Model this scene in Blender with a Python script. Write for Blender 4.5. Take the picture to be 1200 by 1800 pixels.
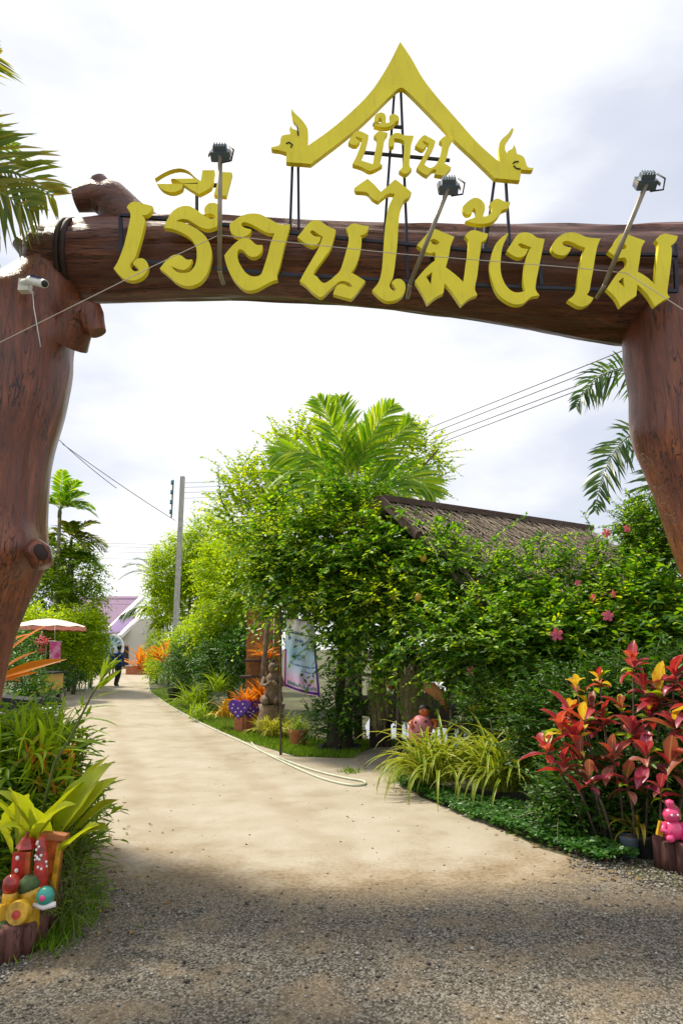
import bpy, bmesh, math, random
import numpy as np
from mathutils import Vector, Matrix, noise as mnoise
from mathutils.geometry import tessellate_polygon

for o in list(bpy.data.objects):
    bpy.data.objects.remove(o, do_unlink=True)
scene = bpy.context.scene
COL = scene.collection
R = math.radians
random.seed(7)
rng = np.random.default_rng(11)

# ------------------------------------------------------------------ camera
CAM_Z = 1.6
PITCH = math.atan(240.0 / 1200.0)
cam_d = bpy.data.cameras.new("camera")
cam = bpy.data.objects.new("camera", cam_d)
COL.objects.link(cam)
cam.location = (0, 0, CAM_Z)
cam.rotation_euler = (math.pi / 2 + PITCH, 0, 0)
cam_d.sensor_fit = 'VERTICAL'
cam_d.sensor_height = 36.0
cam_d.sensor_width = 24.0
cam_d.lens = 24.0
cam_d.clip_start = 0.05
cam_d.clip_end = 2000
scene.camera = cam

# ------------------------------------------------------------------ sky and sun
SUN_AZ = R(-54)      # measured from +Y (straight ahead) towards +X; negative = left
SUN_EL = R(57)
world = bpy.data.worlds.new("World")
scene.world = world
world.use_nodes = True
wn = world.node_tree.nodes
wl = world.node_tree.links
wn.clear()
wout = wn.new('ShaderNodeOutputWorld')
sky = wn.new('ShaderNodeTexSky')
sky.sky_type = 'NISHITA'
sky.sun_disc = False
sky.sun_elevation = SUN_EL
sky.sun_rotation = SUN_AZ
sky.air_density = 1.0
sky.dust_density = 2.0
bg_sky = wn.new('ShaderNodeBackground')
bg_sky.inputs[1].default_value = 0.12
wl.new(sky.outputs[0], bg_sky.inputs[0])
tc = wn.new('ShaderNodeTexCoord')
mp = wn.new('ShaderNodeMapping')
mp.inputs['Scale'].default_value = (1.0, 1.0, 2.6)
mp.inputs['Location'].default_value = (2.1, 0.3, 0.4)
wl.new(tc.outputs['Generated'], mp.inputs[0])
nz = wn.new('ShaderNodeTexNoise')
nz.inputs['Scale'].default_value = 1.7
nz.inputs['Detail'].default_value = 7
nz.inputs['Roughness'].default_value = 0.52
wl.new(mp.outputs[0], nz.inputs['Vector'])
cr = wn.new('ShaderNodeValToRGB')
cr.color_ramp.elements[0].position = 0.42
cr.color_ramp.elements[0].color = (0.70, 0.73, 0.82, 1)
cr.color_ramp.elements[1].position = 0.66
cr.color_ramp.elements[1].color = (1.06, 1.05, 1.04, 1)
wl.new(nz.outputs[0], cr.inputs[0])
bg_cl = wn.new('ShaderNodeBackground')
bg_cl.inputs[1].default_value = 1.0
wl.new(cr.outputs[0], bg_cl.inputs[0])
cm = wn.new('ShaderNodeValToRGB')
cm.color_ramp.elements[0].position = 0.30
cm.color_ramp.elements[0].color = (0.72, 0.72, 0.72, 1)
cm.color_ramp.elements[1].position = 0.50
cm.color_ramp.elements[1].color = (0.96, 0.96, 0.96, 1)
wl.new(nz.outputs[0], cm.inputs[0])
wmix = wn.new('ShaderNodeMixShader')
wl.new(cm.outputs[0], wmix.inputs[0])
wl.new(bg_sky.outputs[0], wmix.inputs[1])
wl.new(bg_cl.outputs[0], wmix.inputs[2])
wl.new(wmix.outputs[0], wout.inputs[0])

sun_d = bpy.data.lights.new("sun", 'SUN')
sun_d.energy = 4.6
sun_d.angle = R(6.0)
sun_d.color = (1.0, 0.91, 0.74)
sun = bpy.data.objects.new("sun", sun_d)
COL.objects.link(sun)
sdir = Vector((math.sin(SUN_AZ) * math.cos(SUN_EL), math.cos(SUN_AZ) * math.cos(SUN_EL), math.sin(SUN_EL)))
sun.rotation_euler = sdir.to_track_quat('Z', 'Y').to_euler()
sun.location = sdir * 40

scene.view_settings.view_transform = 'Standard'
scene.view_settings.look = 'None'
scene.view_settings.exposure = 0.25
scene.view_settings.gamma = 1.0
scene.view_settings.use_curve_mapping = False
scene.render.resolution_x = 682
scene.render.resolution_y = 1024

# ------------------------------------------------------------------ measuring helpers
CP, SP = math.cos(PITCH), math.sin(PITCH)
def P(u, v, Y):
    cx = (u - 600) / 1200.0; cy = (900 - v) / 1200.0
    fw = CP - cy * SP; up = SP + cy * CP
    t = Y / fw
    return Vector((cx * t, Y, CAM_Z + up * t))
def G(u, v, z=0.0):
    cx = (u - 600) / 1200.0; cy = (900 - v) / 1200.0
    fw = CP - cy * SP; up = SP + cy * CP
    t = (z - CAM_Z) / up
    return Vector((cx * t, fw * t, z))
def mpp(Y):           # metres for one photograph pixel at depth Y
    return Y / 1200.0

# ------------------------------------------------------------------ object helpers
def link(o, parent=None):
    COL.objects.link(o)
    if parent is not None:
        o.parent = parent
    return o
def tag(o, label=None, cat=None, group=None, kind=None):
    if label: o["label"] = label
    if cat: o["category"] = cat
    if group: o["group"] = group
    if kind: o["kind"] = kind
    return o
def thing(name, label, cat, loc=(0, 0, 0), group=None, rz=0.0):
    o = bpy.data.objects.new(name, None)
    o.empty_display_size = 0.1
    o.location = loc
    o.rotation_euler = (0, 0, rz)
    link(o)
    return tag(o, label, cat, group)
def wmat(o):
    if o.parent is None: return o.matrix_basis.copy()
    return wmat(o.parent) @ o.matrix_parent_inverse @ o.matrix_basis
def wpart(o, parent):
    """make o (built in world coordinates) a child of parent, staying in place"""
    o.parent = parent
    if parent is not None: o.matrix_parent_inverse = wmat(parent).inverted()
    return o

class MB:
    def __init__(s):
        s.v = []; s.f = []; s.mi = []
    def add(s, vs, fs, m=0):
        b = len(s.v)
        s.v.extend([tuple(x) for x in vs])
        for f in fs:
            s.f.append(tuple(i + b for i in f)); s.mi.append(m)
    def box(s, c, d, rot=None, m=0, taper=1.0):
        c = Vector(c); hx, hy, hz = d[0] / 2, d[1] / 2, d[2] / 2
        vs = []
        for z, k in ((-hz, 1.0), (hz, taper)):
            for x, y in ((-hx, -hy), (hx, -hy), (hx, hy), (-hx, hy)):
                p = Vector((x * k, y * k, z))
                if rot is not None: p = rot @ p
                vs.append(c + p)
        s.add(vs, [(3, 2, 1, 0), (4, 5, 6, 7), (0, 1, 5, 4), (1, 2, 6, 5), (2, 3, 7, 6), (3, 0, 4, 7)], m)
        return s
    def bar(s, a, b, w, h=None, m=0):
        a = Vector(a); b = Vector(b); d = b - a
        q = d.to_track_quat('Z', 'Y').to_matrix()
        return s.box((a + b) / 2, (w, h or w, d.length), q, m)
    def tube(s, pts, rad, n=8, m=0, cap=True, fn=None):
        pts = [Vector(p) for p in pts]
        if not hasattr(rad, '__len__'): rad = [rad] * len(pts)
        t0 = (pts[1] - pts[0]).normalized()
        ref = Vector((0, 0, 1)) if abs(t0.z) < 0.9 else Vector((1, 0, 0))
        nx = (ref - t0 * ref.dot(t0)).normalized()
        vs = []
        for i, p in enumerate(pts):
            if i == 0: t = (pts[1] - p)
            elif i == len(pts) - 1: t = p - pts[i - 1]
            else: t = pts[i + 1] - pts[i - 1]
            t = t.normalized()
            nx = (nx - t * nx.dot(t)).normalized()
            ny = t.cross(nx)
            for k in range(n):
                a = 2 * math.pi * k / n
                r = rad[i]
                if fn: r *= fn(i / (len(pts) - 1), a, p)
                vs.append(p + (nx * math.cos(a) + ny * math.sin(a)) * r)
        fs = []
        for i in range(len(pts) - 1):
            for k in range(n):
                k2 = (k + 1) % n
                fs.append((i * n + k, i * n + k2, (i + 1) * n + k2, (i + 1) * n + k))
        if cap:
            fs.append(tuple(range(n - 1, -1, -1)))
            fs.append(tuple((len(pts) - 1) * n + k for k in range(n)))
        s.add(vs, fs, m)
        return s
    def lathe(s, c, prof, n=16, m=0, sx=1.0, sy=1.0, rot=None):
        """prof: list of (r, z) from bottom to top"""
        c = Vector(c); vs = []
        for r, z in prof:
            for k in range(n):
                a = 2 * math.pi * k / n
                p = Vector((r * math.cos(a) * sx, r * math.sin(a) * sy, z))
                if rot is not None: p = rot @ p
                vs.append(c + p)
        fs = []
        for i in range(len(prof) - 1):
            for k in range(n):
                k2 = (k + 1) % n
                fs.append((i * n + k, i * n + k2, (i + 1) * n + k2, (i + 1) * n + k))
        fs.append(tuple(range(n - 1, -1, -1)))
        fs.append(tuple((len(prof) - 1) * n + k for k in range(n)))
        s.add(vs, fs, m)
        return s
    def ball(s, c, r, n=12, m=0, sx=1, sy=1, sz=1, rot=None):
        prof = [(max(1e-4, r * math.sin(math.pi * i / 8)), -r * sz * math.cos(math.pi * i / 8)) for i in range(9)]
        return s.lathe(c, prof, n, m, sx, sy, rot)
    def prism(s, poly, holes, off, m=0):
        """front polygon (list of Vector, plus holes) swept by the vector off, capped"""
        loops = [poly] + list(holes)
        flat = [Vector(p) for l in loops for p in l]
        tri = tessellate_polygon([[Vector(p) for p in l] for l in loops])
        n = len(flat)
        fs = [tuple(t) for t in tri] + [tuple(i + n for i in reversed(t)) for t in tri]
        b = 0
        for l in loops:
            k = len(l)
            for i in range(k):
                j = (i + 1) % k
                fs.append((b + i, b + j, b + j + n, b + i + n))
            b += k
        s.add(flat + [p + Vector(off) for p in flat], fs, m)
        return s
    def build(s, name, mats, parent=None, smooth=True, angle=None, recalc=False):
        me = bpy.data.meshes.new(name)
        me.from_pydata(s.v, [], s.f)
        if not isinstance(mats, (list, tuple)): mats = [mats]
        for m in mats: me.materials.append(m)
        if len(mats) > 1: me.polygons.foreach_set('material_index', s.mi)
        if recalc:
            bm = bmesh.new(); bm.from_mesh(me)
            bmesh.ops.recalc_face_normals(bm, faces=bm.faces); bm.to_mesh(me); bm.free()
        if smooth:
            me.polygons.foreach_set('use_smooth', [True] * len(me.polygons))
            if angle is not None: me.set_sharp_from_angle(angle=R(angle))
        me.update()
        o = bpy.data.objects.new(name, me)
        COL.objects.link(o)
        if parent is not None: wpart(o, parent)
        return o

def np_mesh(name, verts, faces4, mats, mat_idx=None, smooth=True):
    """verts (N,3), faces4 (M,k) all of one size"""
    me = bpy.data.meshes.new(name)
    verts = np.ascontiguousarray(verts, dtype=np.float32)
    faces4 = np.ascontiguousarray(faces4, dtype=np.int32)
    k = faces4.shape[1]
    me.vertices.add(len(verts)); me.vertices.foreach_set('co', verts.ravel())
    me.loops.add(faces4.size); me.loops.foreach_set('vertex_index', faces4.ravel())
    me.polygons.add(len(faces4))
    me.polygons.foreach_set('loop_start', np.arange(0, faces4.size, k, dtype=np.int32))
    me.polygons.foreach_set('loop_total', np.full(len(faces4), k, dtype=np.int32))
    if not isinstance(mats, (list, tuple)): mats = [mats]
    for m in mats: me.materials.append(m)
    if mat_idx is not None: me.polygons.foreach_set('material_index', np.ascontiguousarray(mat_idx, dtype=np.int32))
    if smooth: me.polygons.foreach_set('use_smooth', np.ones(len(faces4), dtype=bool))
    me.update(calc_edges=True)
    return me

# ------------------------------------------------------------------ materials
def newmat(name):
    m = bpy.data.materials.new(name); m.use_nodes = True
    nt = m.node_tree
    b = nt.nodes['Principled BSDF']
    return m, nt, b
def plain(name, col, rough=0.6, metal=0.0, var=0.12, scale=8.0, bump=0.0, spec=0.5, coat=0.0):
    m, nt, b = newmat(name)
    n = nt.nodes; l = nt.links
    t = n.new('ShaderNodeTexCoord')
    nz = n.new('ShaderNodeTexNoise'); nz.inputs['Scale'].default_value = scale; nz.inputs['Detail'].default_value = 5
    l.new(t.outputs['Object'], nz.inputs['Vector'])
    r = n.new('ShaderNodeValToRGB')
    r.color_ramp.elements[0].position = 0.3; r.color_ramp.elements[1].position = 0.7
    r.color_ramp.elements[0].color = tuple(max(0, c * (1 - var)) for c in col[:3]) + (1,)
    r.color_ramp.elements[1].color = tuple(min(1, c * (1 + var)) for c in col[:3]) + (1,)
    l.new(nz.outputs[0], r.inputs[0]); l.new(r.outputs[0], b.inputs['Base Color'])
    b.inputs['Roughness'].default_value = rough
    b.inputs['Metallic'].default_value = metal
    b.inputs['Specular IOR Level'].default_value = spec
    b.inputs['Coat Weight'].default_value = coat
    if bump:
        bp = n.new('ShaderNodeBump'); bp.inputs['Strength'].default_value = bump; bp.inputs['Distance'].default_value = 0.02
        l.new(nz.outputs[0], bp.inputs['Height']); l.new(bp.outputs[0], b.inputs['Normal'])
    return m
def leafmat(name, cols, trans=0.4, rough=0.42, spec=0.4, tboost=1.6, rib=None, blot=None):
    m, nt, b = newmat(name)
    n = nt.nodes; l = nt.links
    g = n.new('ShaderNodeNewGeometry')
    r = n.new('ShaderNodeValToRGB')
    els = r.color_ramp.elements
    while len(els) < len(cols): els.new(0.5)
    for i, c in enumerate(cols):
        els[i].position = i / max(1, len(cols) - 1); els[i].color = tuple(c) + (1,)
    l.new(g.outputs['Random Per Island'], r.inputs[0])
    class _O: pass
    if rib or blot:
        t = n.new('ShaderNodeTexCoord'); src = r.outputs[0]
        if blot:   # pigment blotches in leaf space
            nz = n.new('ShaderNodeTexNoise'); nz.inputs['Scale'].default_value = 16; nz.inputs['Detail'].default_value = 4
            oi = n.new('ShaderNodeObjectInfo'); va = n.new('ShaderNodeVectorMath'); va.operation = 'MULTIPLY_ADD'
            va.inputs[1].default_value = (1, 0.45, 1)
            cx_ = n.new('ShaderNodeCombineXYZ'); mm = n.new('ShaderNodeMath'); mm.operation = 'MULTIPLY'; mm.inputs[1].default_value = 40
            l.new(oi.outputs['Random'], mm.inputs[0]); l.new(mm.outputs[0], cx_.inputs[0]); l.new(mm.outputs[0], cx_.inputs[2])
            l.new(t.outputs['Object'], va.inputs[0]); l.new(cx_.outputs[0], va.inputs[2]); l.new(va.outputs[0], nz.inputs['Vector'])
            rr = n.new('ShaderNodeValToRGB'); rr.color_ramp.elements[0].position = 0.50; rr.color_ramp.elements[1].position = 0.66
            l.new(nz.outputs[0], rr.inputs[0])
            mk = n.new('ShaderNodeMix'); mk.data_type = 'RGBA'; l.new(rr.outputs[0], mk.inputs[0]); l.new(src, mk.inputs[6]); mk.inputs[7].default_value = tuple(blot) + (1,)
            src = mk.outputs[2]
        if rib:
            sx = n.new('ShaderNodeSeparateXYZ'); l.new(t.outputs['Object'], sx.inputs[0])
            ab = n.new('ShaderNodeMath'); ab.operation = 'ABSOLUTE'; l.new(sx.outputs[0], ab.inputs[0])
            mr = n.new('ShaderNodeMapRange'); l.new(ab.outputs[0], mr.inputs[0]); mr.inputs[1].default_value = 0.002; mr.inputs[2].default_value = 0.006; mr.inputs[3].default_value = 0.75; mr.inputs[4].default_value = 0.0
            # side veins
            wv = n.new('ShaderNodeMath'); wv.operation = 'MULTIPLY_ADD'; wv.inputs[1].default_value = -1.0; l.new(ab.outputs[0], wv.inputs[0]); l.new(sx.outputs[1], wv.inputs[2])
            sn = n.new('ShaderNodeMath'); sn.operation = 'SINE'; ms = n.new('ShaderNodeMath'); ms.operation = 'MULTIPLY'; ms.inputs[1].default_value = 330.0
            l.new(wv.outputs[0], ms.inputs[0]); l.new(ms.outputs[0], sn.inputs[0])
            mr2 = n.new('ShaderNodeMapRange'); l.new(sn.outputs[0], mr2.inputs[0]); mr2.inputs[1].default_value = 0.82; mr2.inputs[2].default_value = 1.0; mr2.inputs[3].default_value = 0; mr2.inputs[4].default_value = 0.28
            mxx = n.new('ShaderNodeMath'); mxx.operation = 'MAXIMUM'; l.new(mr.outputs[0], mxx.inputs[0]); l.new(mr2.outputs[0], mxx.inputs[1])
            mk = n.new('ShaderNodeMix'); mk.data_type = 'RGBA'; l.new(mxx.outputs[0], mk.inputs[0]); l.new(src, mk.inputs[6]); mk.inputs[7].default_value = tuple(rib) + (1,)
            src = mk.outputs[2]
        r = _O(); r.outputs = [src]
    l.new(r.outputs[0], b.inputs['Base Color'])
    b.inputs['Roughness'].default_value = rough
    b.inputs['Specular IOR Level'].default_value = spec
    tr = n.new('ShaderNodeBsdfTranslucent')
    mu = n.new('ShaderNodeMix'); mu.data_type = 'RGBA'; mu.blend_type = 'MULTIPLY'
    mu.inputs[0].default_value = 1.0
    l.new(r.outputs[0], mu.inputs[6]); mu.inputs[7].default_value = (tboost * 1.15, tboost, tboost * 0.45, 1)
    l.new(mu.outputs[2], tr.inputs[0])
    mx = n.new('ShaderNodeMixShader'); mx.inputs[0].default_value = trans
    out = n['Material Output']
    l.new(b.outputs[0], mx.inputs[1]); l.new(tr.outputs[0], mx.inputs[2]); l.new(mx.outputs[0], out.inputs[0])
    return m
def woodmat(name, c0, c1, c2, scl, rough=0.38, coat=0.3, bump=0.5):
    m, nt, b = newmat(name)
    n = nt.nodes; l = nt.links
    t = n.new('ShaderNodeTexCoord')
    def noise(k, scale, det, dist=0.0, ro=0.6):
        mp = n.new('ShaderNodeMapping'); mp.inputs['Scale'].default_value = tuple(x ** k if k != 1 else x for x in scl)
        l.new(t.outputs['Object'], mp.inputs[0])
        nz = n.new('ShaderNodeTexNoise'); nz.inputs['Scale'].default_value = scale; nz.inputs['Detail'].default_value = det
        nz.inputs['Roughness'].default_value = ro; nz.inputs['Distortion'].default_value = dist
        l.new(mp.outputs[0], nz.inputs['Vector']); return nz.outputs[0]
    def mth(op, *a):
        k = n.new('ShaderNodeMath'); k.operation = op
        for i, x in enumerate(a):
            if isinstance(x, (int, float)): k.inputs[i].default_value = x
            else: l.new(x, k.inputs[i])
        return k.outputs[0]
    grain = noise(1, 2.2, 10, 0.7, 0.68)
    fineg = noise(1.25, 5.5, 8, 0.3, 0.75)
    blot = noise(0.0001, 1.6, 6, 0.4, 0.6)
    f = mth('ADD', mth('MULTIPLY', grain, 0.42), mth('ADD', mth('MULTIPLY', fineg, 0.28), mth('MULTIPLY', blot, 0.30)))
    r = n.new('ShaderNodeValToRGB'); els = r.color_ramp.elements; els.new(0.5)
    for e, p, c in zip(els, (0.36, 0.5, 0.62), (c0, c1, c2)):
        e.position = p; e.color = tuple(c) + (1,)
    l.new(f, r.inputs[0])
    # long dark drying cracks
    ck = noise(1.1, 3.0, 3, 1.2, 0.5)
    band = mth('ABSOLUTE', mth('SUBTRACT', ck, 0.5))
    cr_ = n.new('ShaderNodeMapRange'); l.new(band, cr_.inputs[0]); cr_.inputs[1].default_value = 0.004; cr_.inputs[2].default_value = 0.022; cr_.inputs[3].default_value = 0.0; cr_.inputs[4].default_value = 1.0
    gate_ = n.new('ShaderNodeMapRange'); l.new(blot, gate_.inputs[0]); gate_.inputs[1].default_value = 0.42; gate_.inputs[2].default_value = 0.52; gate_.inputs[3].default_value = 1.0; gate_.inputs[4].default_value = 0.0
    crack = mth('MAXIMUM', cr_.outputs[0], gate_.outputs[0])
    mk = n.new('ShaderNodeMix'); mk.data_type = 'RGBA'; l.new(crack, mk.inputs[0]); mk.inputs[6].default_value = tuple(x * 0.35 for x in c0) + (1,); l.new(r.outputs[0], mk.inputs[7])
    # scuffed, dusty varnish
    sc = noise(0.6, 7.0, 8, 0.2, 0.75)
    sm_ = n.new('ShaderNodeMapRange'); l.new(sc, sm_.inputs[0]); sm_.inputs[1].default_value = 0.60; sm_.inputs[2].default_value = 0.74; sm_.inputs[3].default_value = 0.0; sm_.inputs[4].default_value = 0.22
    mk2 = n.new('ShaderNodeMix'); mk2.data_type = 'RGBA'; l.new(sm_.outputs[0], mk2.inputs[0]); l.new(mk.outputs[2], mk2.inputs[6]); mk2.inputs[7].default_value = (min(1, c2[0] * 1.5), min(1, c2[1] * 1.9), min(1, c2[2] * 2.1), 1)
    l.new(mk2.outputs[2], b.inputs['Base Color'])
    ro_ = n.new('ShaderNodeMapRange'); l.new(fineg, ro_.inputs[0]); ro_.inputs[1].default_value = 0.3; ro_.inputs[2].default_value = 0.7; ro_.inputs[3].default_value = max(0.15, rough - 0.12); ro_.inputs[4].default_value = min(1, rough + 0.25)
    l.new(ro_.outputs[0], b.inputs['Roughness'])
    b.inputs['Coat Weight'].default_value = coat * 0.8; b.inputs['Coat Roughness'].default_value = 0.3
    h = mth('ADD', mth('MULTIPLY', f, 0.9), mth('MULTIPLY', crack, 0.25))
    bp = n.new('ShaderNodeBump'); bp.inputs['Strength'].default_value = bump; bp.inputs['Distance'].default_value = 0.05
    l.new(h, bp.inputs['Height']); l.new(bp.outputs[0], b.inputs['Normal'])
    return m

M = {}
M['beam'] = woodmat('varnished_log', (0.030, 0.008, 0.005), (0.125, 0.034, 0.018), (0.29, 0.10, 0.055), (0.45, 6, 6), bump=1.0)
M['post'] = woodmat('varnished_trunk', (0.045, 0.010, 0.004), (0.17, 0.042, 0.015), (0.35, 0.105, 0.036), (4, 4, 0.5), rough=0.33, coat=0.45, bump=.8)
M['knot'] = plain('dark_knot', (0.03, 0.014, 0.011), 0.7, var=0.4)
def sign_paint():
    m, nt, b = newmat('sign_yellow'); n = nt.nodes; l = nt.links
    t = n.new('ShaderNodeTexCoord')
    def nz(sc, scl, det):
        mp = n.new('ShaderNodeMapping'); mp.inputs['Scale'].default_value = scl; l.new(t.outputs['Object'], mp.inputs[0])
        k = n.new('ShaderNodeTexNoise'); k.inputs['Scale'].default_value = sc; k.inputs['Detail'].default_value = det; l.new(mp.outputs[0], k.inputs['Vector']); return k.outputs[0]
    r = n.new('ShaderNodeValToRGB'); e = r.color_ramp.elements; e[0].position = .35; e[0].color = (.78, .655, .016, 1); e[1].position = .65; e[1].color = (.88, .76, .022, 1)
    l.new(nz(2.5, (1, 1, 1), 5), r.inputs[0])
    r2 = n.new('ShaderNodeValToRGB'); e = r2.color_ramp.elements; e[0].position = .54; e[0].color = (0, 0, 0, 1); e[1].position = .72; e[1].color = (.24, .24, .24, 1)
    l.new(nz(6, (5, 5, .7), 7), r2.inputs[0])
    mk = n.new('ShaderNodeMix'); mk.data_type = 'RGBA'; l.new(r2.outputs[0], mk.inputs[0]); l.new(r.outputs[0], mk.inputs[6]); mk.inputs[7].default_value = (.42, .33, .05, 1)
    l.new(mk.outputs[2], b.inputs['Base Color']); b.inputs['Roughness'].default_value = .5
    return m
M['yellow'] = sign_paint()
M['steel'] = plain('dark_steel', (0.015, 0.017, 0.035), 0.5, metal=0.3, var=0.2)
M['galv'] = plain('galvanised', (0.30, 0.26, 0.20), 0.45, metal=0.5, var=0.2)
M['lampbody'] = plain('lamp_grey', (0.12, 0.16, 0.20), 0.4, metal=0.4)
M['glass'] = plain('lamp_glass', (0.10, 0.08, 0.08), 0.15)
M['white'] = plain('white_paint', (0.78, 0.78, 0.76), 0.5, var=0.05)
M['cable'] = plain('pale_cable', (0.55, 0.50, 0.45), 0.6, var=0.05)
M['black'] = plain('black_rubber', (0.012, 0.012, 0.014), 0.55)
M['wire'] = plain('power_wire', (0.10, 0.10, 0.11), 0.6)
M['concrete'] = plain('pole_concrete', (0.42, 0.41, 0.38), 0.85, var=0.2, scale=5, bump=0.2)
M['terracotta'] = plain('terracotta', (0.42, 0.15, 0.06), 0.75, var=0.25, bump=0.2)
M['stone'] = plain('weathered_stone', (0.20, 0.14, 0.09), 0.85, var=0.4, scale=14, bump=0.5)
M['darkwood'] = woodmat('dark_wood', (0.02, 0.014, 0.01), (0.05, 0.035, 0.025), (0.10, 0.07, 0.045), (5, 5, 0.6), rough=0.7, coat=0)
M['planks'] = woodmat('grey_planks', (0.09, 0.075, 0.055), (0.18, 0.15, 0.11), (0.30, 0.25, 0.19), (0.6, 5, 5), rough=0.75, coat=0)
M['bark'] = plain('bark', (0.10, 0.075, 0.05), 0.9, var=0.5, scale=18, bump=0.6)
M['palmtrunk'] = plain('palm_trunk', (0.20, 0.17, 0.13), 0.85, var=0.35, scale=12, bump=0.4)
M['stem'] = plain('green_stem', (0.10, 0.12, 0.03), 0.6, var=0.3)
M['rachis'] = plain('palm_rachis', (0.16, 0.20, 0.04), 0.5, var=0.2)
M['purple'] = plain('purple_tile', (0.17, 0.085, 0.19), 0.7, var=0.12)
M['shadedpurple'] = plain('shaded_purple_tile', (0.09, 0.015, 0.22), 0.6, var=0.15)  # purple tile darkened in its colour for the shade on the lower roof
M['cream'] = plain('cream_wall', (0.62, 0.60, 0.52), 0.8, var=0.06)
M['teal'] = plain('teal_wall', (0.05, 0.20, 0.26), 0.7)
M['blue'] = plain('blue_cloth', (0.012, 0.045, 0.22), 0.85, var=0.2)
M['darkcloth'] = plain('dark_cloth', (0.015, 0.016, 0.02), 0.9)
M['skin'] = plain('skin', (0.32, 0.17, 0.10), 0.55)
M['hair'] = plain('black_hair', (0.008, 0.007, 0.006), 0.6)
M['pattern'] = plain('brown_cloth', (0.16, 0.08, 0.09), 0.9, var=0.5, scale=30)
M['red'] = plain('red_glaze', (0.38, 0.022, 0.016), 0.32, var=0.55, scale=22, bump=.25, coat=0.4)
M['orange'] = plain('orange_glaze', (0.48, 0.11, 0.02), 0.42, var=0.45, scale=22, bump=.25, coat=0.2)
M['clayyellow'] = plain('yellow_glaze', (0.56, 0.32, 0.015), 0.4, var=0.4, scale=22, bump=.25, coat=0.2)
M['clayteal'] = plain('teal_glaze', (0.03, 0.30, 0.24), 0.35, coat=0.3)
M['pink'] = plain('pink_glaze', (0.75, 0.06, 0.20), 0.3, var=0.12, coat=0.4)
M['palepink'] = plain('pale_pink_glaze', (0.60, 0.20, 0.22), 0.5, var=0.4, scale=14)
M['dotwhite'] = plain('white_dots', (0.8, 0.75, 0.75), 0.4)
M['stump'] = woodmat('red_stump', (0.04, 0.015, 0.012), (0.12, 0.045, 0.035), (0.20, 0.09, 0.07), (6, 6, 0.8), rough=0.7, coat=0)
M['mossrim'] = plain('mossy_rim', (0.06, 0.10, 0.035), 0.9, var=0.6, scale=12)
M['umbrella'] = plain('faded_umbrella', (0.80, 0.60, 0.55), 0.7, var=0.1)
M['umbrim'] = plain('umbrella_rim', (0.70, 0.25, 0.18), 0.7, var=0.15)
M['hose'] = plain('pale_hose', (0.52, 0.55, 0.42), 0.45, var=0.12)
M['heart'] = plain('purple_glaze', (0.09, 0.02, 0.34), 0.35)
M['moss'] = plain('hanging_moss', (0.25, 0.23, 0.11), 0.95, var=0.4, scale=20)
M['ridge'] = woodmat('ridge_board', (0.04, 0.022, 0.017), (0.10, 0.06, 0.046), (0.19, 0.125, 0.10), (0.6, 5, 5), rough=0.7, coat=0)

GREEN_VINE = leafmat('vine_leaf', [(0.022, 0.09, 0.004), (0.055, 0.19, 0.006), (0.15, 0.34, 0.010), (0.36, 0.54, 0.03)], 0.45, 0.40, 0.38)
GREEN_DARK = leafmat('shrub_leaf', [(0.014, 0.06, 0.006), (0.035, 0.12, 0.010), (0.08, 0.20, 0.012)], 0.35, 0.42, 0.35)
GREEN_LIME = leafmat('lime_leaf', [(0.10, 0.22, 0.004), (0.26, 0.42, 0.006), (0.46, 0.58, 0.012)], 0.5, 0.5, 0.22)
GREEN_FAR = leafmat('far_leaf', [(0.06, 0.15, 0.006), (0.16, 0.30, 0.008), (0.32, 0.44, 0.012)], 0.45, 0.5, 0.3)
GREEN_PALM = leafmat('palm_leaf', [(0.07, 0.20, 0.006), (0.20, 0.38, 0.010), (0.42, 0.54, 0.02)], 0.45, 0.42, 0.35)
GREEN_PALMD = leafmat('dark_palm_leaf', [(0.02, 0.07, 0.015), (0.05, 0.13, 0.02), (0.11, 0.20, 0.03)], 0.35, 0.35, 0.5)
PALM_GOLD = leafmat('gold_palm_leaf', [(0.06, 0.12, 0.015), (0.14, 0.20, 0.02), (0.32, 0.26, 0.03)], 0.5, 0.45, 0.3)
YELLOW_BLADE = leafmat('variegated_edge', [(0.34, 0.40, 0.03), (0.48, 0.48, 0.05), (0.30, 0.38, 0.03)], 0.35, 0.45, 0.35, 1.2)
GREEN_BLADE = leafmat('variegated_middle', [(0.06, 0.18, 0.010), (0.11, 0.25, 0.012)], 0.35, 0.4, 0.4)
LIME_BLADE = leafmat('lime_blade', [(0.30, 0.38, 0.02), (0.44, 0.46, 0.04), (0.2, 0.3, 0.02)], 0.4, 0.45, 0.3, 1.2)
ORANGE_LEAF = leafmat('orange_leaf', [(0.50, 0.12, 0.01), (0.62, 0.25, 0.015), (0.45, 0.07, 0.015)], 0.4, 0.42, 0.4, 1.3)
BROAD_LEAF = leafmat('broad_leaf', [(0.22, 0.34, 0.012), (0.36, 0.44, 0.015), (0.18, 0.30, 0.015)], 0.5, 0.36, 0.4, 1.4, rib=(.45, .5, .12), blot=(.30, .34, .02))
STRAP_LEAF = leafmat('strap_leaf', [(0.09, 0.22, 0.012), (0.24, 0.37, 0.015), (0.15, 0.28, 0.015)], 0.45, 0.38, 0.4, 1.4)
BRONZE_LEAF = leafmat('bronze_leaf', [(0.30, 0.14, 0.012), (0.42, 0.16, 0.015), (0.22, 0.20, 0.015)], 0.45, 0.42, 0.4, 1.4, rib=(.4, .22, .05))
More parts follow.
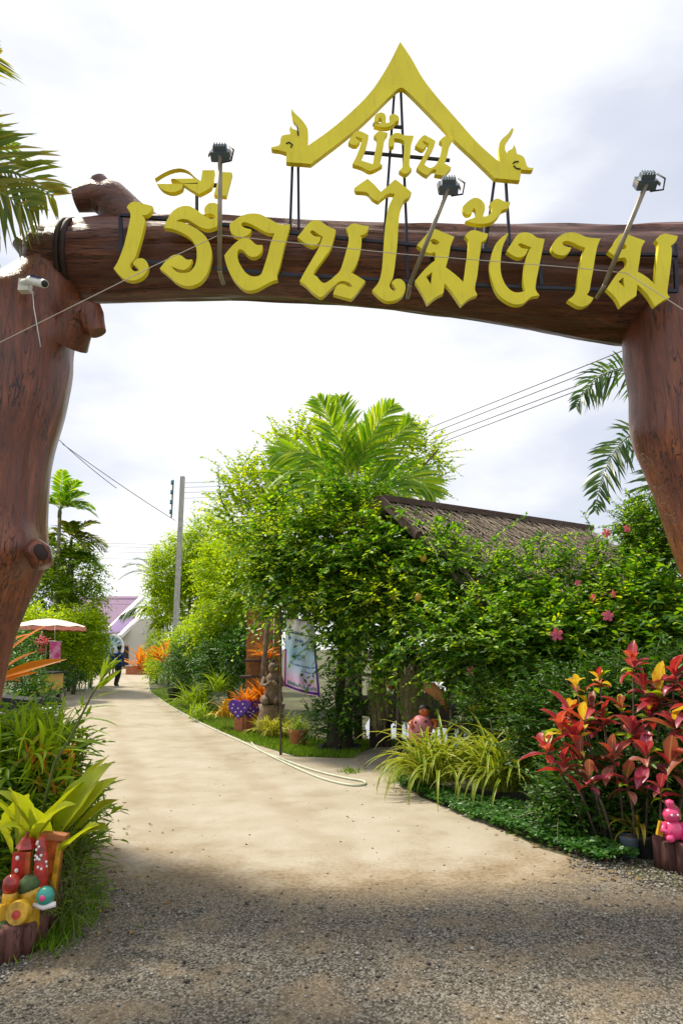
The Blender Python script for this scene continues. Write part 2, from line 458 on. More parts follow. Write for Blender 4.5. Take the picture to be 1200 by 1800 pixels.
CROTON = [leafmat('croton_red', [(0.52, 0.04, 0.06), (0.40, 0.03, 0.05)], 0.35, 0.34, 0.45, 1.2, rib=(.62, .16, .16), blot=(.22, .025, .04)),
          leafmat('croton_magenta', [(0.46, 0.05, 0.12), (0.34, 0.035, 0.08)], 0.35, 0.34, 0.45, 1.2, rib=(.6, .2, .24), blot=(.16, .03, .05)),
          leafmat('croton_coral', [(0.58, 0.10, 0.09), (0.50, 0.07, 0.08)], 0.35, 0.34, 0.45, 1.2, rib=(.7, .34, .12), blot=(.42, .05, .05)),
          leafmat('croton_yellow', [(0.70, 0.52, 0.03), (0.62, 0.52, 0.05)], 0.4, 0.36, 0.4, 1.2, rib=(.7, .6, .2), blot=(.55, .22, .04)),
          leafmat('croton_maroon', [(0.20, 0.04, 0.045), (0.14, 0.04, 0.035)], 0.3, 0.34, 0.45, 1.2, rib=(.36, .1, .1), blot=(.07, .06, .02)),
          leafmat('croton_brown', [(0.38, 0.14, 0.10), (0.32, 0.10, 0.08)], 0.35, 0.4, 0.4, 1.2, rib=(.5, .3, .18), blot=(.30, .06, .05))]
GRASS = leafmat('lawn_blade', [(0.07, 0.18, 0.01), (0.14, 0.28, 0.015), (0.22, 0.34, 0.02)], 0.35, 0.5, 0.3)
COVER = leafmat('cover_leaf', [(0.02, 0.09, 0.015), (0.05, 0.16, 0.02), (0.09, 0.21, 0.03)], 0.3, 0.4, 0.4)
PETAL = leafmat('pink_petal', [(0.75, 0.10, 0.24), (0.80, 0.20, 0.34)], 0.35, 0.5, 0.3, 1.1)

# ================================================================== GROUND
def ground_material():
    m, nt, b = newmat('soil'); n = nt.nodes; l = nt.links
    t = n.new('ShaderNodeTexCoord')
    nz = n.new('ShaderNodeTexNoise'); nz.inputs['Scale'].default_value = 0.8; nz.inputs['Detail'].default_value = 9
    l.new(t.outputs['Object'], nz.inputs['Vector'])
    r = n.new('ShaderNodeValToRGB'); e = r.color_ramp.elements
    e[0].position = 0.35; e[0].color = (0.05, 0.045, 0.025, 1); e[1].position = 0.65; e[1].color = (0.10, 0.11, 0.035, 1)
    l.new(nz.outputs[0], r.inputs[0]); l.new(r.outputs[0], b.inputs['Base Color'])
    b.inputs['Roughness'].default_value = 0.95
    return m
def path_material():
    m, nt, b = newmat('sandy_path'); n = nt.nodes; l = nt.links
    t = n.new('ShaderNodeTexCoord')
    def noise(scale, det=6, rough=0.55, dist=0.0):
        k = n.new('ShaderNodeTexNoise'); k.inputs['Scale'].default_value = scale; k.inputs['Detail'].default_value = det
        k.inputs['Roughness'].default_value = rough; k.inputs['Distortion'].default_value = dist
        l.new(t.outputs['Object'], k.inputs['Vector']); return k.outputs[0]
    def math_(op, a, bb=None, c=None):
        k = n.new('ShaderNodeMath'); k.operation = op
        for i, x in enumerate((a, bb, c)):
            if x is None: continue
            if isinstance(x, (int, float)): k.inputs[i].default_value = x
            else: l.new(x, k.inputs[i])
        return k.outputs[0]
    def ramp(f, stops):
        r = n.new('ShaderNodeValToRGB'); e = r.color_ramp.elements
        while len(e) < len(stops): e.new(0.5)
        for x, (p, c) in zip(e, stops):
            x.position = p; x.color = tuple(c) + (1,) if len(c) == 3 else c
        l.new(f, r.inputs[0]); return r.outputs[0]
    def mix(f, a, bb):
        k = n.new('ShaderNodeMix'); k.data_type = 'RGBA'
        l.new(f, k.inputs[0]); l.new(a, k.inputs[6]); l.new(bb, k.inputs[7]); return k.outputs[2]
    sx = n.new('ShaderNodeSeparateXYZ'); l.new(t.outputs['Object'], sx.inputs[0])
    x, y = sx.outputs[0], sx.outputs[1]
    lo, mid, hi, fine = noise(0.55, 5), noise(2.4, 7), noise(26, 6, 0.7), noise(120, 4, 0.7)
    edge = math_('MULTIPLY_ADD', math_('MULTIPLY', x, x), 0.15, 4.95)
    d = math_('SUBTRACT', y, edge)
    d = math_('ADD', d, math_('MULTIPLY_ADD', mid, 1.5, -0.75))
    d = math_('ADD', d, math_('MULTIPLY_ADD', hi, 0.7, -0.35))
    gm = n.new('ShaderNodeMapRange'); gm.interpolation_type = 'SMOOTHSTEP'
    l.new(d, gm.inputs[0]); gm.inputs[1].default_value = 0.35; gm.inputs[2].default_value = -0.45
    gm.inputs[3].default_value = 0; gm.inputs[4].default_value = 1
    dm = n.new('ShaderNodeMapRange'); dm.interpolation_type = 'SMOOTHSTEP'
    l.new(d, dm.inputs[0]); dm.inputs[1].default_value = 1.0; dm.inputs[2].default_value = -0.1
    dm.inputs[3].default_value = 0; dm.inputs[4].default_value = 0.9
    sand = ramp(math_('ADD', math_('MULTIPLY', mid, 0.5), math_('MULTIPLY', lo, 0.5)),
                [(0.34, (0.32, 0.272, 0.195)), (0.48, (0.395, 0.348, 0.272)), (0.64, (0.445, 0.402, 0.33))])
    spk = ramp(fine, [(0.34, (0.72, 0.70, 0.66)), (0.5, (1, 1, 1)), (0.68, (1.08, 1.08, 1.06))])
    mu = n.new('ShaderNodeMix'); mu.data_type = 'RGBA'; mu.blend_type = 'MULTIPLY'; mu.inputs[0].default_value = 0.8
    l.new(sand, mu.inputs[6]); l.new(spk, mu.inputs[7])
    dirt = ramp(hi, [(0.35, (0.17, 0.115, 0.06)), (0.6, (0.29, 0.215, 0.125))])
    vo = n.new('ShaderNodeTexVoronoi'); vo.inputs['Scale'].default_value = 95
    l.new(t.outputs['Object'], vo.inputs['Vector'])
    grav = ramp(vo.outputs['Color'], [(0.15, (0.05, 0.044, 0.036)), (0.5, (0.13, 0.116, 0.092)), (0.85, (0.31, 0.285, 0.24))])
    xc = math_('MULTIPLY_ADD', y, -0.36, 1.4)
    off = math_('ABSOLUTE', math_('SUBTRACT', x, xc))
    off = math_('ADD', math_('ABSOLUTE', math_('SUBTRACT', off, 0.72)), math_('MULTIPLY_ADD', mid, 0.5, -0.25))
    tr = n.new('ShaderNodeMapRange'); tr.interpolation_type = 'SMOOTHSTEP'; l.new(off, tr.inputs[0]); tr.inputs[1].default_value = 0.02; tr.inputs[2].default_value = 0.30; tr.inputs[3].default_value = 0.30; tr.inputs[4].default_value = 0.0
    trk = math_('MULTIPLY', tr.outputs[0], hi)
    sandt = mix(math_('MULTIPLY', trk, 1.5), mu.outputs[2], dirt)
    # hairline cracks and damp stains with a shape of their own
    st = n.new('ShaderNodeMapRange'); st.interpolation_type = 'SMOOTHSTEP'; l.new(noise(0.9, 8, 0.65, 0.8), st.inputs[0]); st.inputs[1].default_value = 0.56; st.inputs[2].default_value = 0.70; st.inputs[3].default_value = 0.0; st.inputs[4].default_value = 0.40
    sandt = mix(st.outputs[0], sandt, dirt)
    c1 = mix(dm.outputs[0], sandt, dirt)
    pat = ramp(mid, [(0.38, (0.5, 0.5, 0.5)), (0.52, (1, 1, 1))])
    gfac = math_('MULTIPLY', gm.outputs[0], math_('MULTIPLY_ADD', noise(1.3, 4), 0.5, 0.72))
    gf = n.new('ShaderNodeMath'); gf.operation = 'MULTIPLY'; gf.use_clamp = True
    l.new(gfac, gf.inputs[0]); l.new(pat, gf.inputs[1])
    c2 = mix(gf.outputs[0], c1, grav)
    l.new(c2, b.inputs['Base Color'])
    b.inputs['Roughness'].default_value = 0.92; b.inputs['Specular IOR Level'].default_value = 0.2
    h = math_('ADD', math_('MULTIPLY', fine, 0.25), math_('MULTIPLY', hi, 0.3))
    h = math_('ADD', h, math_('MULTIPLY', math_('MULTIPLY', vo.outputs['Distance'], gf.outputs[0]), -1.3))
    bp = n.new('ShaderNodeBump'); bp.inputs['Strength'].default_value = 0.55; bp.inputs['Distance'].default_value = 0.02
    l.new(h, bp.inputs['Height']); l.new(bp.outputs[0], b.inputs['Normal'])
    return m

g = MB(); g.add([(-600, -60, 0), (600, -60, 0), (600, 900, 0), (-600, 900, 0)], [(0, 1, 2, 3)])
tag(g.build('ground', ground_material(), smooth=False), kind='structure')
EDGE_R = [(268, 1172), (262, 1190), (264, 1213), (300, 1240), (360, 1272), (430, 1303), (520, 1330), (600, 1332), (660, 1314),
          (735, 1305), (750, 1330), (690, 1362), (740, 1402), (850, 1442), (950, 1492), (1100, 1535), (1300, 1590)]
EDGE_L = [(96, 1660), (135, 1560), (150, 1480), (140, 1400), (110, 1300), (70, 1240), (50, 1228), (110, 1207), (150, 1195), (185, 1182), (200, 1172)]
pp = [G(*e, 0.006) for e in EDGE_R] + [Vector((5, 3.6, .006)), Vector((6, -4, .006)), Vector((-6, -4, .006)), Vector((-2.2, 3.2, .006))] + [G(*e, 0.006) for e in EDGE_L]
def smooth_closed(pts, k=4):
    out = []; n = len(pts)
    for i in range(n):
        p0, p1, p2, p3 = pts[i - 1], pts[i], pts[(i + 1) % n], pts[(i + 2) % n]
        for j in range(k):
            t = j / k
            out.append(0.5 * ((2 * p1) + (p2 - p0) * t + (2 * p0 - 5 * p1 + 4 * p2 - p3) * t * t + (3 * p1 - p0 - 3 * p2 + p3) * t ** 3))
    return out
tri = tessellate_polygon([pp])
g = MB(); g.add(pp, [tuple(t) for t in tri])
tag(g.build('path', path_material(), smooth=False, recalc=True), kind='structure')

# pond under and behind the hut
m, nt, b = newmat('pond_water')
b.inputs['Base Color'].default_value = (0.25, 0.28, 0.28, 1); b.inputs['Roughness'].default_value = 0.06
b.inputs['Specular IOR Level'].default_value = 0.9; b.inputs['Metallic'].default_value = 0.35
wv = nt.nodes.new('ShaderNodeTexNoise'); wv.inputs['Scale'].default_value = 3
bp = nt.nodes.new('ShaderNodeBump'); bp.inputs['Strength'].default_value = 0.03
nt.links.new(wv.outputs[0], bp.inputs['Height']); nt.links.new(bp.outputs[0], b.inputs['Normal'])
M['water'] = m
g = MB(); g.add([(0.45, 12.35, 0.012), (2.2, 11.7, 0.012), (6, 11.9, 0.012), (14, 14, 0.012), (14, 34, 0.012), (4, 34, 0.012), (1.2, 22, 0.012), (0.5, 15, 0.012)], [tuple(range(8))])
tag(g.build('pond_water', M['water'], smooth=False), kind='structure')

# loose stones of the forecourt
M['stones'] = leafmat('loose_stones', [(0.05, 0.045, 0.04), (0.14, 0.125, 0.10), (0.24, 0.22, 0.18), (0.40, 0.38, 0.34)], 0.0, 0.85, 0.2)
def scatter_stones(name, pts, smin, smax):
    n = len(pts)
    base = np.array([(1, 0, 0), (0, 1, 0), (-1, 0, 0), (0, -1, 0), (0, 0, 1), (0, 0, -.6)], float)
    s = smin + (smax - smin) * rng.random(n) ** 2.5
    a = rng.random(n) * 6.28
    v = np.repeat(base[None], n, 0) * (0.7 + 0.6 * rng.random((n, 6, 1)))
    v[:, :, 2] *= 0.6
    c, si = np.cos(a)[:, None], np.sin(a)[:, None]
    x = v[:, :, 0] * c - v[:, :, 1] * si; y = v[:, :, 0] * si + v[:, :, 1] * c
    v = np.stack([x, y, v[:, :, 2]], -1) * s[:, None, None] + pts[:, None, :]
    f = np.array([(0, 1, 4), (1, 2, 4), (2, 3, 4), (3, 0, 4), (1, 0, 5), (2, 1, 5), (3, 2, 5), (0, 3, 5)])
    F = (f[None] + 6 * np.arange(n)[:, None, None]).reshape(-1, 3)
    me = np_mesh(name, v.reshape(-1, 3), F, M['stones'], smooth=False)
    o = bpy.data.objects.new(name, me); COL.objects.link(o); return o
N = 24000
yy = 2.6 + 3.4 * rng.random(N) ** 1.3; xx = (rng.random(N) - .5) * 7.2
keep = (yy < 4.6 + 0.15 * xx ** 2 + rng.normal(0, 0.35, N)) & (xx > -2.15 + (yy - 3.5) * 0.02)
clump = np.array([mnoise.noise(Vector((a * 1.1, b_ * 1.1, 3))) for a, b_ in zip(xx, yy)])
keep &= clump + rng.normal(0, 0.25, N) > -0.12
pts = np.stack([xx[keep], yy[keep], np.full(keep.sum(), 0.008)], -1)
tag(scatter_stones('gravel', pts, 0.003, 0.014), 'loose grey gravel scattered over the foreground forecourt', 'gravel', kind='stuff')
N = 420
yy = 4.5 + 9 * rng.random(N) ** 1.6; xx = -1.9 + (rng.random(N)) * 4.2
pts = np.stack([xx, yy, np.full(N, 0.008)], -1)
pts = pts[(xx < 2.0 - 0.12 * (yy - 5)) & (xx > -1.9)]
tag(scatter_stones('path_pebbles', pts, 0.004, 0.013), 'small dark pebbles and crumbs strewn on the sandy path', 'pebbles', kind='stuff')
N = 350
yy = 2.7 + 2.6 * rng.random(N); xx = (rng.random(N) - .5) * 6.5
keep = (xx > -2.1) & (yy < 4.9 + .15 * xx ** 2)
tag(scatter_stones('coarse_gravel', np.stack([xx[keep], yy[keep], np.full(keep.sum(), .012)], -1), .009, .022), 'coarser stones lying among the foreground gravel', 'gravel', kind='stuff')
# gravel fringe along the right-hand bed
pts = []
for i in range(1500):
    u = random.uniform(1000, 1215); v = 1505 + (u - 1000) * 0.22 + random.gauss(0, 12)
    pts.append(G(u, v, 0.01))
for i in range(900):
    u = random.uniform(-10, 130); v = 1690 - (u) * 1.25 + abs(random.gauss(0, 22)) + 6
    pts.append(G(u, v, 0.01))
tag(scatter_stones('edge_gravel', np.array([tuple(p) for p in pts]), 0.004, 0.016), 'pale gravel strips along the bed edges at both sides of the forecourt', 'gravel', kind='stuff')

M['litter'] = leafmat('dead_leaves', [(.10, .06, .03), (.22, .13, .05), (.30, .22, .07), (.16, .18, .05)], .15, .7, .2)
# ================================================================== GATE
def nz3(x, y, z): return mnoise.noise(Vector((x, y, z)))
gate = thing('timber_gate', 'varnished brown tree-trunk gateway spanning the entrance path', 'gateway', (0, 6.5, 0))
GY = 6.5
def trunk_from_px(rows, Y, n=40, sub=10, seed=0.0, bumps=(), sq=1.0):
    """rows: (centre u, v, half width px); returns MB tube"""
    pts = []; rad = []
    for i in range(len(rows) - 1):
        p0 = rows[max(0, i - 1)]; p1 = rows[i]; p2 = rows[i + 1]; p3 = rows[min(len(rows) - 1, i + 2)]
        for j in range(sub):
            t = j / sub
            q = [0.5 * (2 * b_ + (c - a) * t + (2 * a - 5 * b_ + 4 * c - d) * t * t + (3 * b_ - a - 3 * c + d) * t ** 3) for a, b_, c, d in zip(p0, p1, p2, p3)]
            p = P(q[0], q[1], Y); pts.append(p); rad.append(q[2] * (p - P(q[0] + 1, q[1], Y)).length)
    q = rows[-1]; p = P(q[0], q[1], Y); pts.append(p); rad.append(q[2] * (p - P(q[0] + 1, q[1], Y)).length)
    def fn(s, a, p):
        ca, sa = math.cos(a), math.sin(a)
        r = 1 + 0.05 * nz3(ca * 2 + seed, sa * 2, p.z * 0.6) + 0.035 * nz3(ca * 5 + seed, sa * 5, p.z * 0.9) + 0.02 * nz3(ca * 11 + seed, sa * 11, p.z * 1.6)
        return r
    m = MB(); m.tube(pts, rad, n, fn=fn)
    if bumps:
        for i, vv in enumerate(m.v):
            q = Vector(vv)
            for (bc, br, bh, axis) in bumps:
                d = (q - bc).length / br
                if d < 1:
                    k = (1 - d * d) ** 2
                    q = q + axis * bh * k
            m.v[i] = tuple(q)
    return m
# left post: leaning trunk with burrs
rowsL = [(-172, 1480, 128), (-136, 1340, 110), (-106, 1220, 102), (-80, 1110, 100), (-58, 1030, 106), (-42, 970, 114), (-30, 900, 104), (-20, 800, 106), (-2, 700, 112), (18, 620, 106), (48, 560, 88), (76, 515, 70), (92, 480, 54), (97, 455, 44)]
kn = P(60, 965, 6.22)
bm_ = trunk_from_px(rowsL, GY, seed=1.3, bumps=[(kn + Vector((0, .0, 0)), 0.34, 0.13, Vector((0.7, -0.7, 0))), (P(120, 590, 6.25), 0.3, 0.16, Vector((0.5, -0.8, 0.1))), (P(20, 530, 6.2), 0.35, 0.15, Vector((-0.4, -0.8, 0.3)))])
postL = bm_.build('post', M['post'], gate)
tag(postL, 'left trunk post with burrs and a hollow knot')
k = MB(); kc = P(71, 972, 5.93)
k.tube([kc + Vector((-0.06, 0.12, 0)), kc + Vector((0, 0.0, 0)), kc + Vector((0.025, -0.035, 0))], [0.13, 0.105, 0.085], 20, fn=lambda s, a, p: 1 + 0.15 * math.sin(a * 2 + .5) + .06 * math.sin(a * 5))
k.build('knot', M['post'], postL)
k = MB(); k.tube([kc + Vector((0.02, -0.03, 0)), kc + Vector((0.03, -0.042, 0.0))], [0.07, 0.06], 14, fn=lambda s, a, p: 1 + 0.2 * math.sin(a * 2 + .5)).build('hollow', M['knot'], postL)
def stub(pts, rad, nm='branch_stub', par=None, seed=0., mat='post'):
    n_ = []; r_ = []
    for i in range(len(pts) - 1):
        for j in range(5):
            t = j / 5; n_.append(pts[i].lerp(pts[i + 1], t)); r_.append(rad[i] * (1 - t) + rad[i + 1] * t)
    n_.append(pts[-1]); r_.append(rad[-1])
    m = MB(); m.tube(n_, r_, 18, fn=lambda s, a, p: 1 + 0.08 * nz3(math.cos(a) * 2 + seed, math.sin(a) * 2, s * 3) + .04 * nz3(math.cos(a) * 6, math.sin(a) * 6 + seed, s * 2))
    return m.build(nm, M[mat], par, angle=50)
stub([P(95, 520, GY), P(75, 470, GY - .05), P(50, 438, GY - .08), P(33, 426, GY - .08)], [0.30, 0.19, 0.11, 0.075], par=postL, seed=2)
stub([P(118, 600, GY - .1), P(140, 555, GY - .22), P(158, 552, GY - .25), P(172, 585, GY - .25)], [0.22, 0.17, 0.14, 0.085], par=postL, seed=4)
stub([P(30, 640, GY - .2), P(8, 540, GY - .25), P(-25, 505, GY - .2)], [0.32, 0.24, 0.16], par=postL, seed=7)
# right post
rowsR = [(1440, 1470, 136), (1404, 1330, 114), (1364, 1180, 98), (1328, 1060, 90), (1300, 990, 94), (1276, 930, 94), (1242, 850, 90), (1212, 790, 86), (1198, 750, 86), (1192, 690, 82), (1182, 620, 82), (1178, 560, 78), (1176, 520, 60)]
bm_ = trunk_from_px(rowsR, GY + .12, seed=5.1, bumps=[(P(1112, 765, 6.5), 0.22, 0.05, Vector((-1, -.2, 0))), (P(1190, 880, 6.15), 0.22, 0.07, Vector((-.7, -.7, 0)))])
postR = bm_.build('post', M['post'], gate)
tag(postR, 'right trunk post leaning outward to its foot')
# beam
top = [(60, 402), (85, 400), (120, 398), (200, 388), (300, 386), (400, 386), (500, 392), (600, 400), (700, 405), (800, 405), (900, 404), (1000, 404), (1100, 402), (1200, 400), (1340, 402)]
bot = [(60, 495), (85, 515), (120, 524), (200, 525), (300, 520), (400, 518), (500, 523), (600, 528), (700, 537), (800, 551), (900, 567), (1000, 586), (1100, 606), (1200, 618), (1340, 625)]
path_ = []; rad_ = []
for (u, vt), (_, vb) in zip(top, bot):
    yc = GY
    for _ in range(3):
        a = P(u, vt, yc + .05); b_ = P(u, vb, yc - .1); rr = (a.z - b_.z) / 2 * 0.87; yc = 6.14 + rr
    path_.append(Vector(((a.x + b_.x) / 2, yc, (a.z + b_.z) / 2))); rad_.append(rr)
fine_p = []; fine_r = []
for i in range(len(path_) - 1):
    for j in range(8):
        t = j / 8; fine_p.append(path_[i].lerp(path_[i + 1], t)); fine_r.append(rad_[i] * (1 - t) + rad_[i + 1] * t)
fine_p.append(path_[-1]); fine_r.append(rad_[-1])
fine_p = [fine_p[0] - Vector((0.02, 0, 0))] + fine_p; fine_r = [fine_r[0] * 0.8] + fine_r
def beamfn(s, a, p):
    ca, sa = math.cos(a), math.sin(a)
    r = 1 + 0.05 * nz3(ca * 3 + 2, sa * 3, p.x * 0.35) + 0.05 * nz3(ca * 7, sa * 7 + 5, p.x * 0.6) + 0.04 * nz3(ca * 15, sa * 15 + 5, p.x * 1.3) + 0.012 * nz3(ca * 30, sa * 30 + 5, p.x * 3)
    # two long weathered splits on the front
    for a0, wd, dp in ((R(58), 0.07, 0.10), (R(100), 0.06, 0.08), (R(30), 0.05, 0.06)):
        d = ((a - a0 - 0.05 * nz3(p.x * .8, a0, 1) + math.pi) % (2 * math.pi)) - math.pi
        r -= dp * math.exp(-(d / wd) ** 2) * (0.6 + 0.5 * nz3(p.x * 0.7, a0 * 3, 4))
    return r
bm_ = MB(); bm_.tube(fine_p, fine_r, 72, fn=beamfn)
beam = bm_.build('beam', M['beam'], gate, angle=70)
# rope-like collar near the left end and the forked limb on top
cpt = [i for i, p in enumerate(fine_p) if p.x > P(120, 460, GY).x][0]
k = MB(); c0 = fine_p[cpt]; rr = fine_r[cpt]
for dx in (-0.03, 0.03):
    k.tube([c0 + Vector((dx, math.cos(a) * rr * 1.02, math.sin(a) * rr * 1.02)) for a in np.linspace(0, 2 * math.pi, 25)], 0.032, 6)
k.build('collar', M['knot'], beam)
stub([P(280, 430, GY), P(225, 385, GY - .02), P(195, 352, GY - .05), P(168, 345, GY - .05), P(134, 352, GY - .05)], [0.25, 0.23, 0.2, 0.165, 0.125], nm='limb', par=beam, seed=9, mat='beam')
stub([P(195, 362, GY - .05), P(182, 338, GY - .07), P(172, 316, GY - .08)], [0.17, 0.135, 0.09], nm='limb', par=beam, seed=11, mat='beam')

# ================================================================== SIGN LETTERS
def cr_poly(pts, off, sc, k=5):
    """closed outline; points with a third value are corners; Catmull-Rom between"""
    n = len(pts); out = []
    q = [Vector((off[0] + p[0] / sc[0], off[1] + p[1] / sc[1], 0)) for p in pts]
    cor = [len(p) > 2 for p in pts]
    for i in range(n):
        p1, p2 = q[i], q[(i + 1) % n]
        p0 = q[i - 1] if not cor[i] else p1 * 2 - p2
        p3 = q[(i + 2) % n] if not cor[(i + 1) % n] else p2 * 2 - p1
        kk = k if (p2 - p1).length > 1.5 else 2
        for j in range(kk):
            t = j / kk
            out.append(0.5 * ((2 * p1) + (p2 - p0) * t + (2 * p0 - 5 * p1 + 4 * p2 - p3) * t * t + (3 * p1 - p0 - 3 * p2 + p3) * t ** 3))
    return out
def letter(pts, off, sc, Y, depth, parent, name='letter', holes=(), k=5):
    f = lambda L: [P(p.x, p.y, Y) for p in cr_poly(L, off, sc, k)]
    # tessellate in 2D (x, z)
    o2 = MB(); o2.prism(f(pts), [f(h) for h in holes], (0, depth, 0))
    return o2.build(name, M['yellow'], parent, smooth=True, angle=35, recalc=True)
SY = 5.93
sign = thing('lettering_sign', 'large yellow cut-out Thai letters mounted along the gate beam', 'sign', (0, SY, 4.8))
A1 = ((190, 280), (5, 5)); A2 = ((380, 370), (7.5, 7.5)); A3 = ((510, 370), (7.5, 7.5)); A4 = ((610, 300), (5, 5)); A5 = ((800, 340), (6, 6)); A6 = ((950, 390), (7.5, 7.5)); A7 = ((1040, 390), (7.5, 7.5)); A8 = ((600, 190), (6, 6))
L1 = [(165,420,1),(195,385),(240,370),(310,390),(390,410,1),(378,450),(345,485),(300,492,1),(325,530),(310,620),(275,750),(240,860),(200,920),(200,955),(235,985),(272,975,1),(255,948),(222,920),(235,890),(275,870),(320,878),(350,925),(335,995),(280,1045),(205,1065),(120,1035),(50,960,1),(95,880),(145,740),(185,570),(198,480)]
L2 = [(490,600,1),(520,530),(570,455),(640,415),(710,410),(770,440),(830,485),(890,520),(930,520),(940,500),(905,478),(850,485,1),(848,430),(880,390),(930,382),(975,405),(985,470),(985,540),(950,590),(880,612),(820,600),(750,560),(700,530),(640,525),(595,545,1),(660,555),(760,600),(850,670),(900,760),(908,860),(880,980),(820,1070),(740,1110),(670,1110),(600,1080),(530,1020),(455,960,1),(520,880),(580,840),(640,845),(690,880),(740,880,1),(715,940),(670,970),(620,965),(555,940,1),(600,985),(660,1000),(720,985),(765,930),(780,850),(770,760),(720,690),(640,640),(560,610)]
L3 = [(410,170,1),(480,125),(560,90),(640,80),(710,105),(770,160),(815,190,1),(830,95,1),(935,95,1),(915,215),(890,255),(800,305,1),(740,270),(670,225),(620,190),(570,170),(550,180,1),(600,205),(660,215,1),(645,260),(570,290),(490,270),(440,225)]
L3b = [(985,110,1),(1088,115,1),(1035,320,1),(930,315,1)]
L4 = [(185,170),(240,130),(310,80),(400,48),(480,38),(580,50),(700,110),(810,170),(880,190),(970,180,1),(935,330),(890,500),(840,720),(800,840),(810,910,1),(740,930),(640,980),(540,1035),(430,1055),(340,1020),(240,920),(170,800),(125,680),(108,590,1),(180,500),(260,420),(340,365),(410,360),(470,400),(530,450),(610,455,1),(600,530),(550,595),(480,612),(420,590),(360,530),(310,510),(280,550),(285,640),(320,720),(380,810),(450,860),(520,870),(590,840),(630,740),(680,580),(720,420),(770,300,1),(690,295),(600,255),(480,190),(390,155),(335,165),(345,210),(400,235),(465,250,1),(430,310),(360,345),(280,340),(210,305),(180,240)]
L5 = [(95,350,1),(160,270),(220,190),(280,140),(340,125),(420,155),(500,210),(600,255,1),(575,360),(530,500),(440,630),(340,770),(300,845,1),(350,870),(400,930),(450,955),(520,920),(590,860),(650,800),(690,700),(730,560),(765,420),(770,310),(735,240,1),(790,190),(850,170),(920,190),(1035,205,1),(1010,280),(960,320),(920,325,1),(940,370),(930,500),(890,660),(840,770),(800,815,1),(880,860),(990,930,1),(930,1010),(850,1120),(800,1165,1),(700,1140),(565,1100,1),(590,1030),(640,975),(710,972),(780,1005),(825,1000,1),(780,955),(700,928),(640,940),(600,970),(520,1040),(430,1130),(390,1140,1),(300,1080),(210,990),(125,930,1),(190,810),(290,640),(370,500),(430,345,1),(370,310),(300,262),(262,285),(320,335),(405,350,1),(385,410),(330,455),(270,465),(190,425)]
L6 = [(60,155,1),(120,110),(180,70,1),(240,125),(295,185,1),(350,140),(410,85),(430,82),(500,135),(565,190,1),(540,235),(495,265),(465,350),(450,480),(440,640),(425,780),(405,920),(375,990),(378,1030),(410,1055),(430,1045,1),(410,1010),(390,990),(412,960),(460,950),(500,980),(512,1030),(490,1090),(430,1135),(350,1145),(290,1115),(220,1050,1),(275,980),(305,860),(322,640),(335,480),(360,330),(400,240),(420,205,1),(370,200),(330,220),(270,270,1),(220,240),(170,190),(75,180,1)]
L7 = [(612,655,1),(680,580),(740,510),(780,515),(850,545),(940,580,1),(910,650),(890,760),(865,850,1),(920,890),(980,940),(1020,980,1),(1040,860),(1060,700),(1065,620),(1035,570,1),(1080,530),(1130,525),(1180,540),(1238,554,1),(1221,600),(1175,629,1),(1175,667),(1158,783),(1142,917),(1121,1033),(1142,1092,1),(1067,1125),(1000,1183,1),(950,1110),(900,1040),(855,990,1),(845,1075,1),(780,1110),(705,1170,1),(660,1080),(595,970,1),(660,890),(730,820),(770,790,1),(776,745),(765,715),(720,725),(660,690)]
H7 = [[(725,612,1),(765,600),(810,625,1),(795,648),(755,645)], [(690,930,1),(745,890,1),(735,1000,1)]]
L8 = [(75,140,1),(130,85),(200,45),(260,60),(305,110),(310,180),(285,235),(330,240),(375,200),(385,150),(360,110,1),(410,65),(450,55),(520,85),(580,90,1),(555,150),(490,180),(450,240),(390,295),(300,320),(200,315),(105,290,1),(160,268),(205,250),(215,210),(205,165),(188,160),(168,205),(120,220),(85,185)]
L9 = [(560,415,1),(520,500),(490,590),(475,720),(480,840),(520,950),(580,1020),(650,1045),(735,1030,1),(715,930),(725,800),(745,680),(770,610),(800,568,1),(740,545),(690,525),(660,540),(700,575),(765,588,1),(735,650),(670,675),(600,650),(540,605,1),(600,510),(660,430),(730,410),(800,425),(860,465),(940,480,1),(915,600),(880,780),(850,930),(845,1010),(885,1075,1),(800,1090),(720,1155),(640,1170),(550,1140),(450,1060),(390,930),(365,800),(370,700),(410,560),(480,470)]
L10 = [(140,330),(190,240),(260,180),(340,145),(440,140),(530,170),(620,205),(785,220,1),(745,320),(715,460),(690,620),(660,780),(640,900),(605,960,1),(640,980),(695,1000,1),(650,1070),(560,1115),(480,1105),(355,1030,1),(430,970),(475,880),(490,750),(520,560),(545,430),(585,340,1),(500,310),(420,270),(340,250),(285,270),(300,310),(350,330),(400,340,1),(370,400),(310,440),(240,435),(170,400)]
L11 = [(210,385,1),(280,290),(350,180),(400,155),(470,165),(560,200),(700,250,1),(650,340),(625,500),(600,655,1),(680,700),(760,760),(825,830,1),(840,650),(860,450),(875,300),(835,235,1),(890,180),(960,155),(1040,170),(1130,185,1),(1100,260),(1035,315,1),(1050,370),(1035,560),(1010,760),(990,930),(1025,995,1),(940,1035),(825,1115,1),(760,1000),(680,900),(595,825,1),(580,975,1),(490,1030),(375,1120,1),(310,1000),(195,880,1),(260,780),(340,670),(440,590,1),(458,520),(430,470),(350,475),(280,435)]
H11 = [[(365,320,1),(400,285),(450,315),(430,355),(390,355)], [(345,785,1),(410,730,1),(425,865,1)]]
for pts, A, hs in ((L1, A1, ()), (L2, A1, ()), (L3, A1, ()), (L3b, A1, ()), (L4, A2, ()), (L5, A3, ()), (L6, A4, ()), (L7, A4, H7), (L8, A5, ()), (L9, A5, ()), (L10, A6, ()), (L11, A7, H11)):
    letter(pts, A[0], A[1], SY, 0.06, sign, holes=hs)
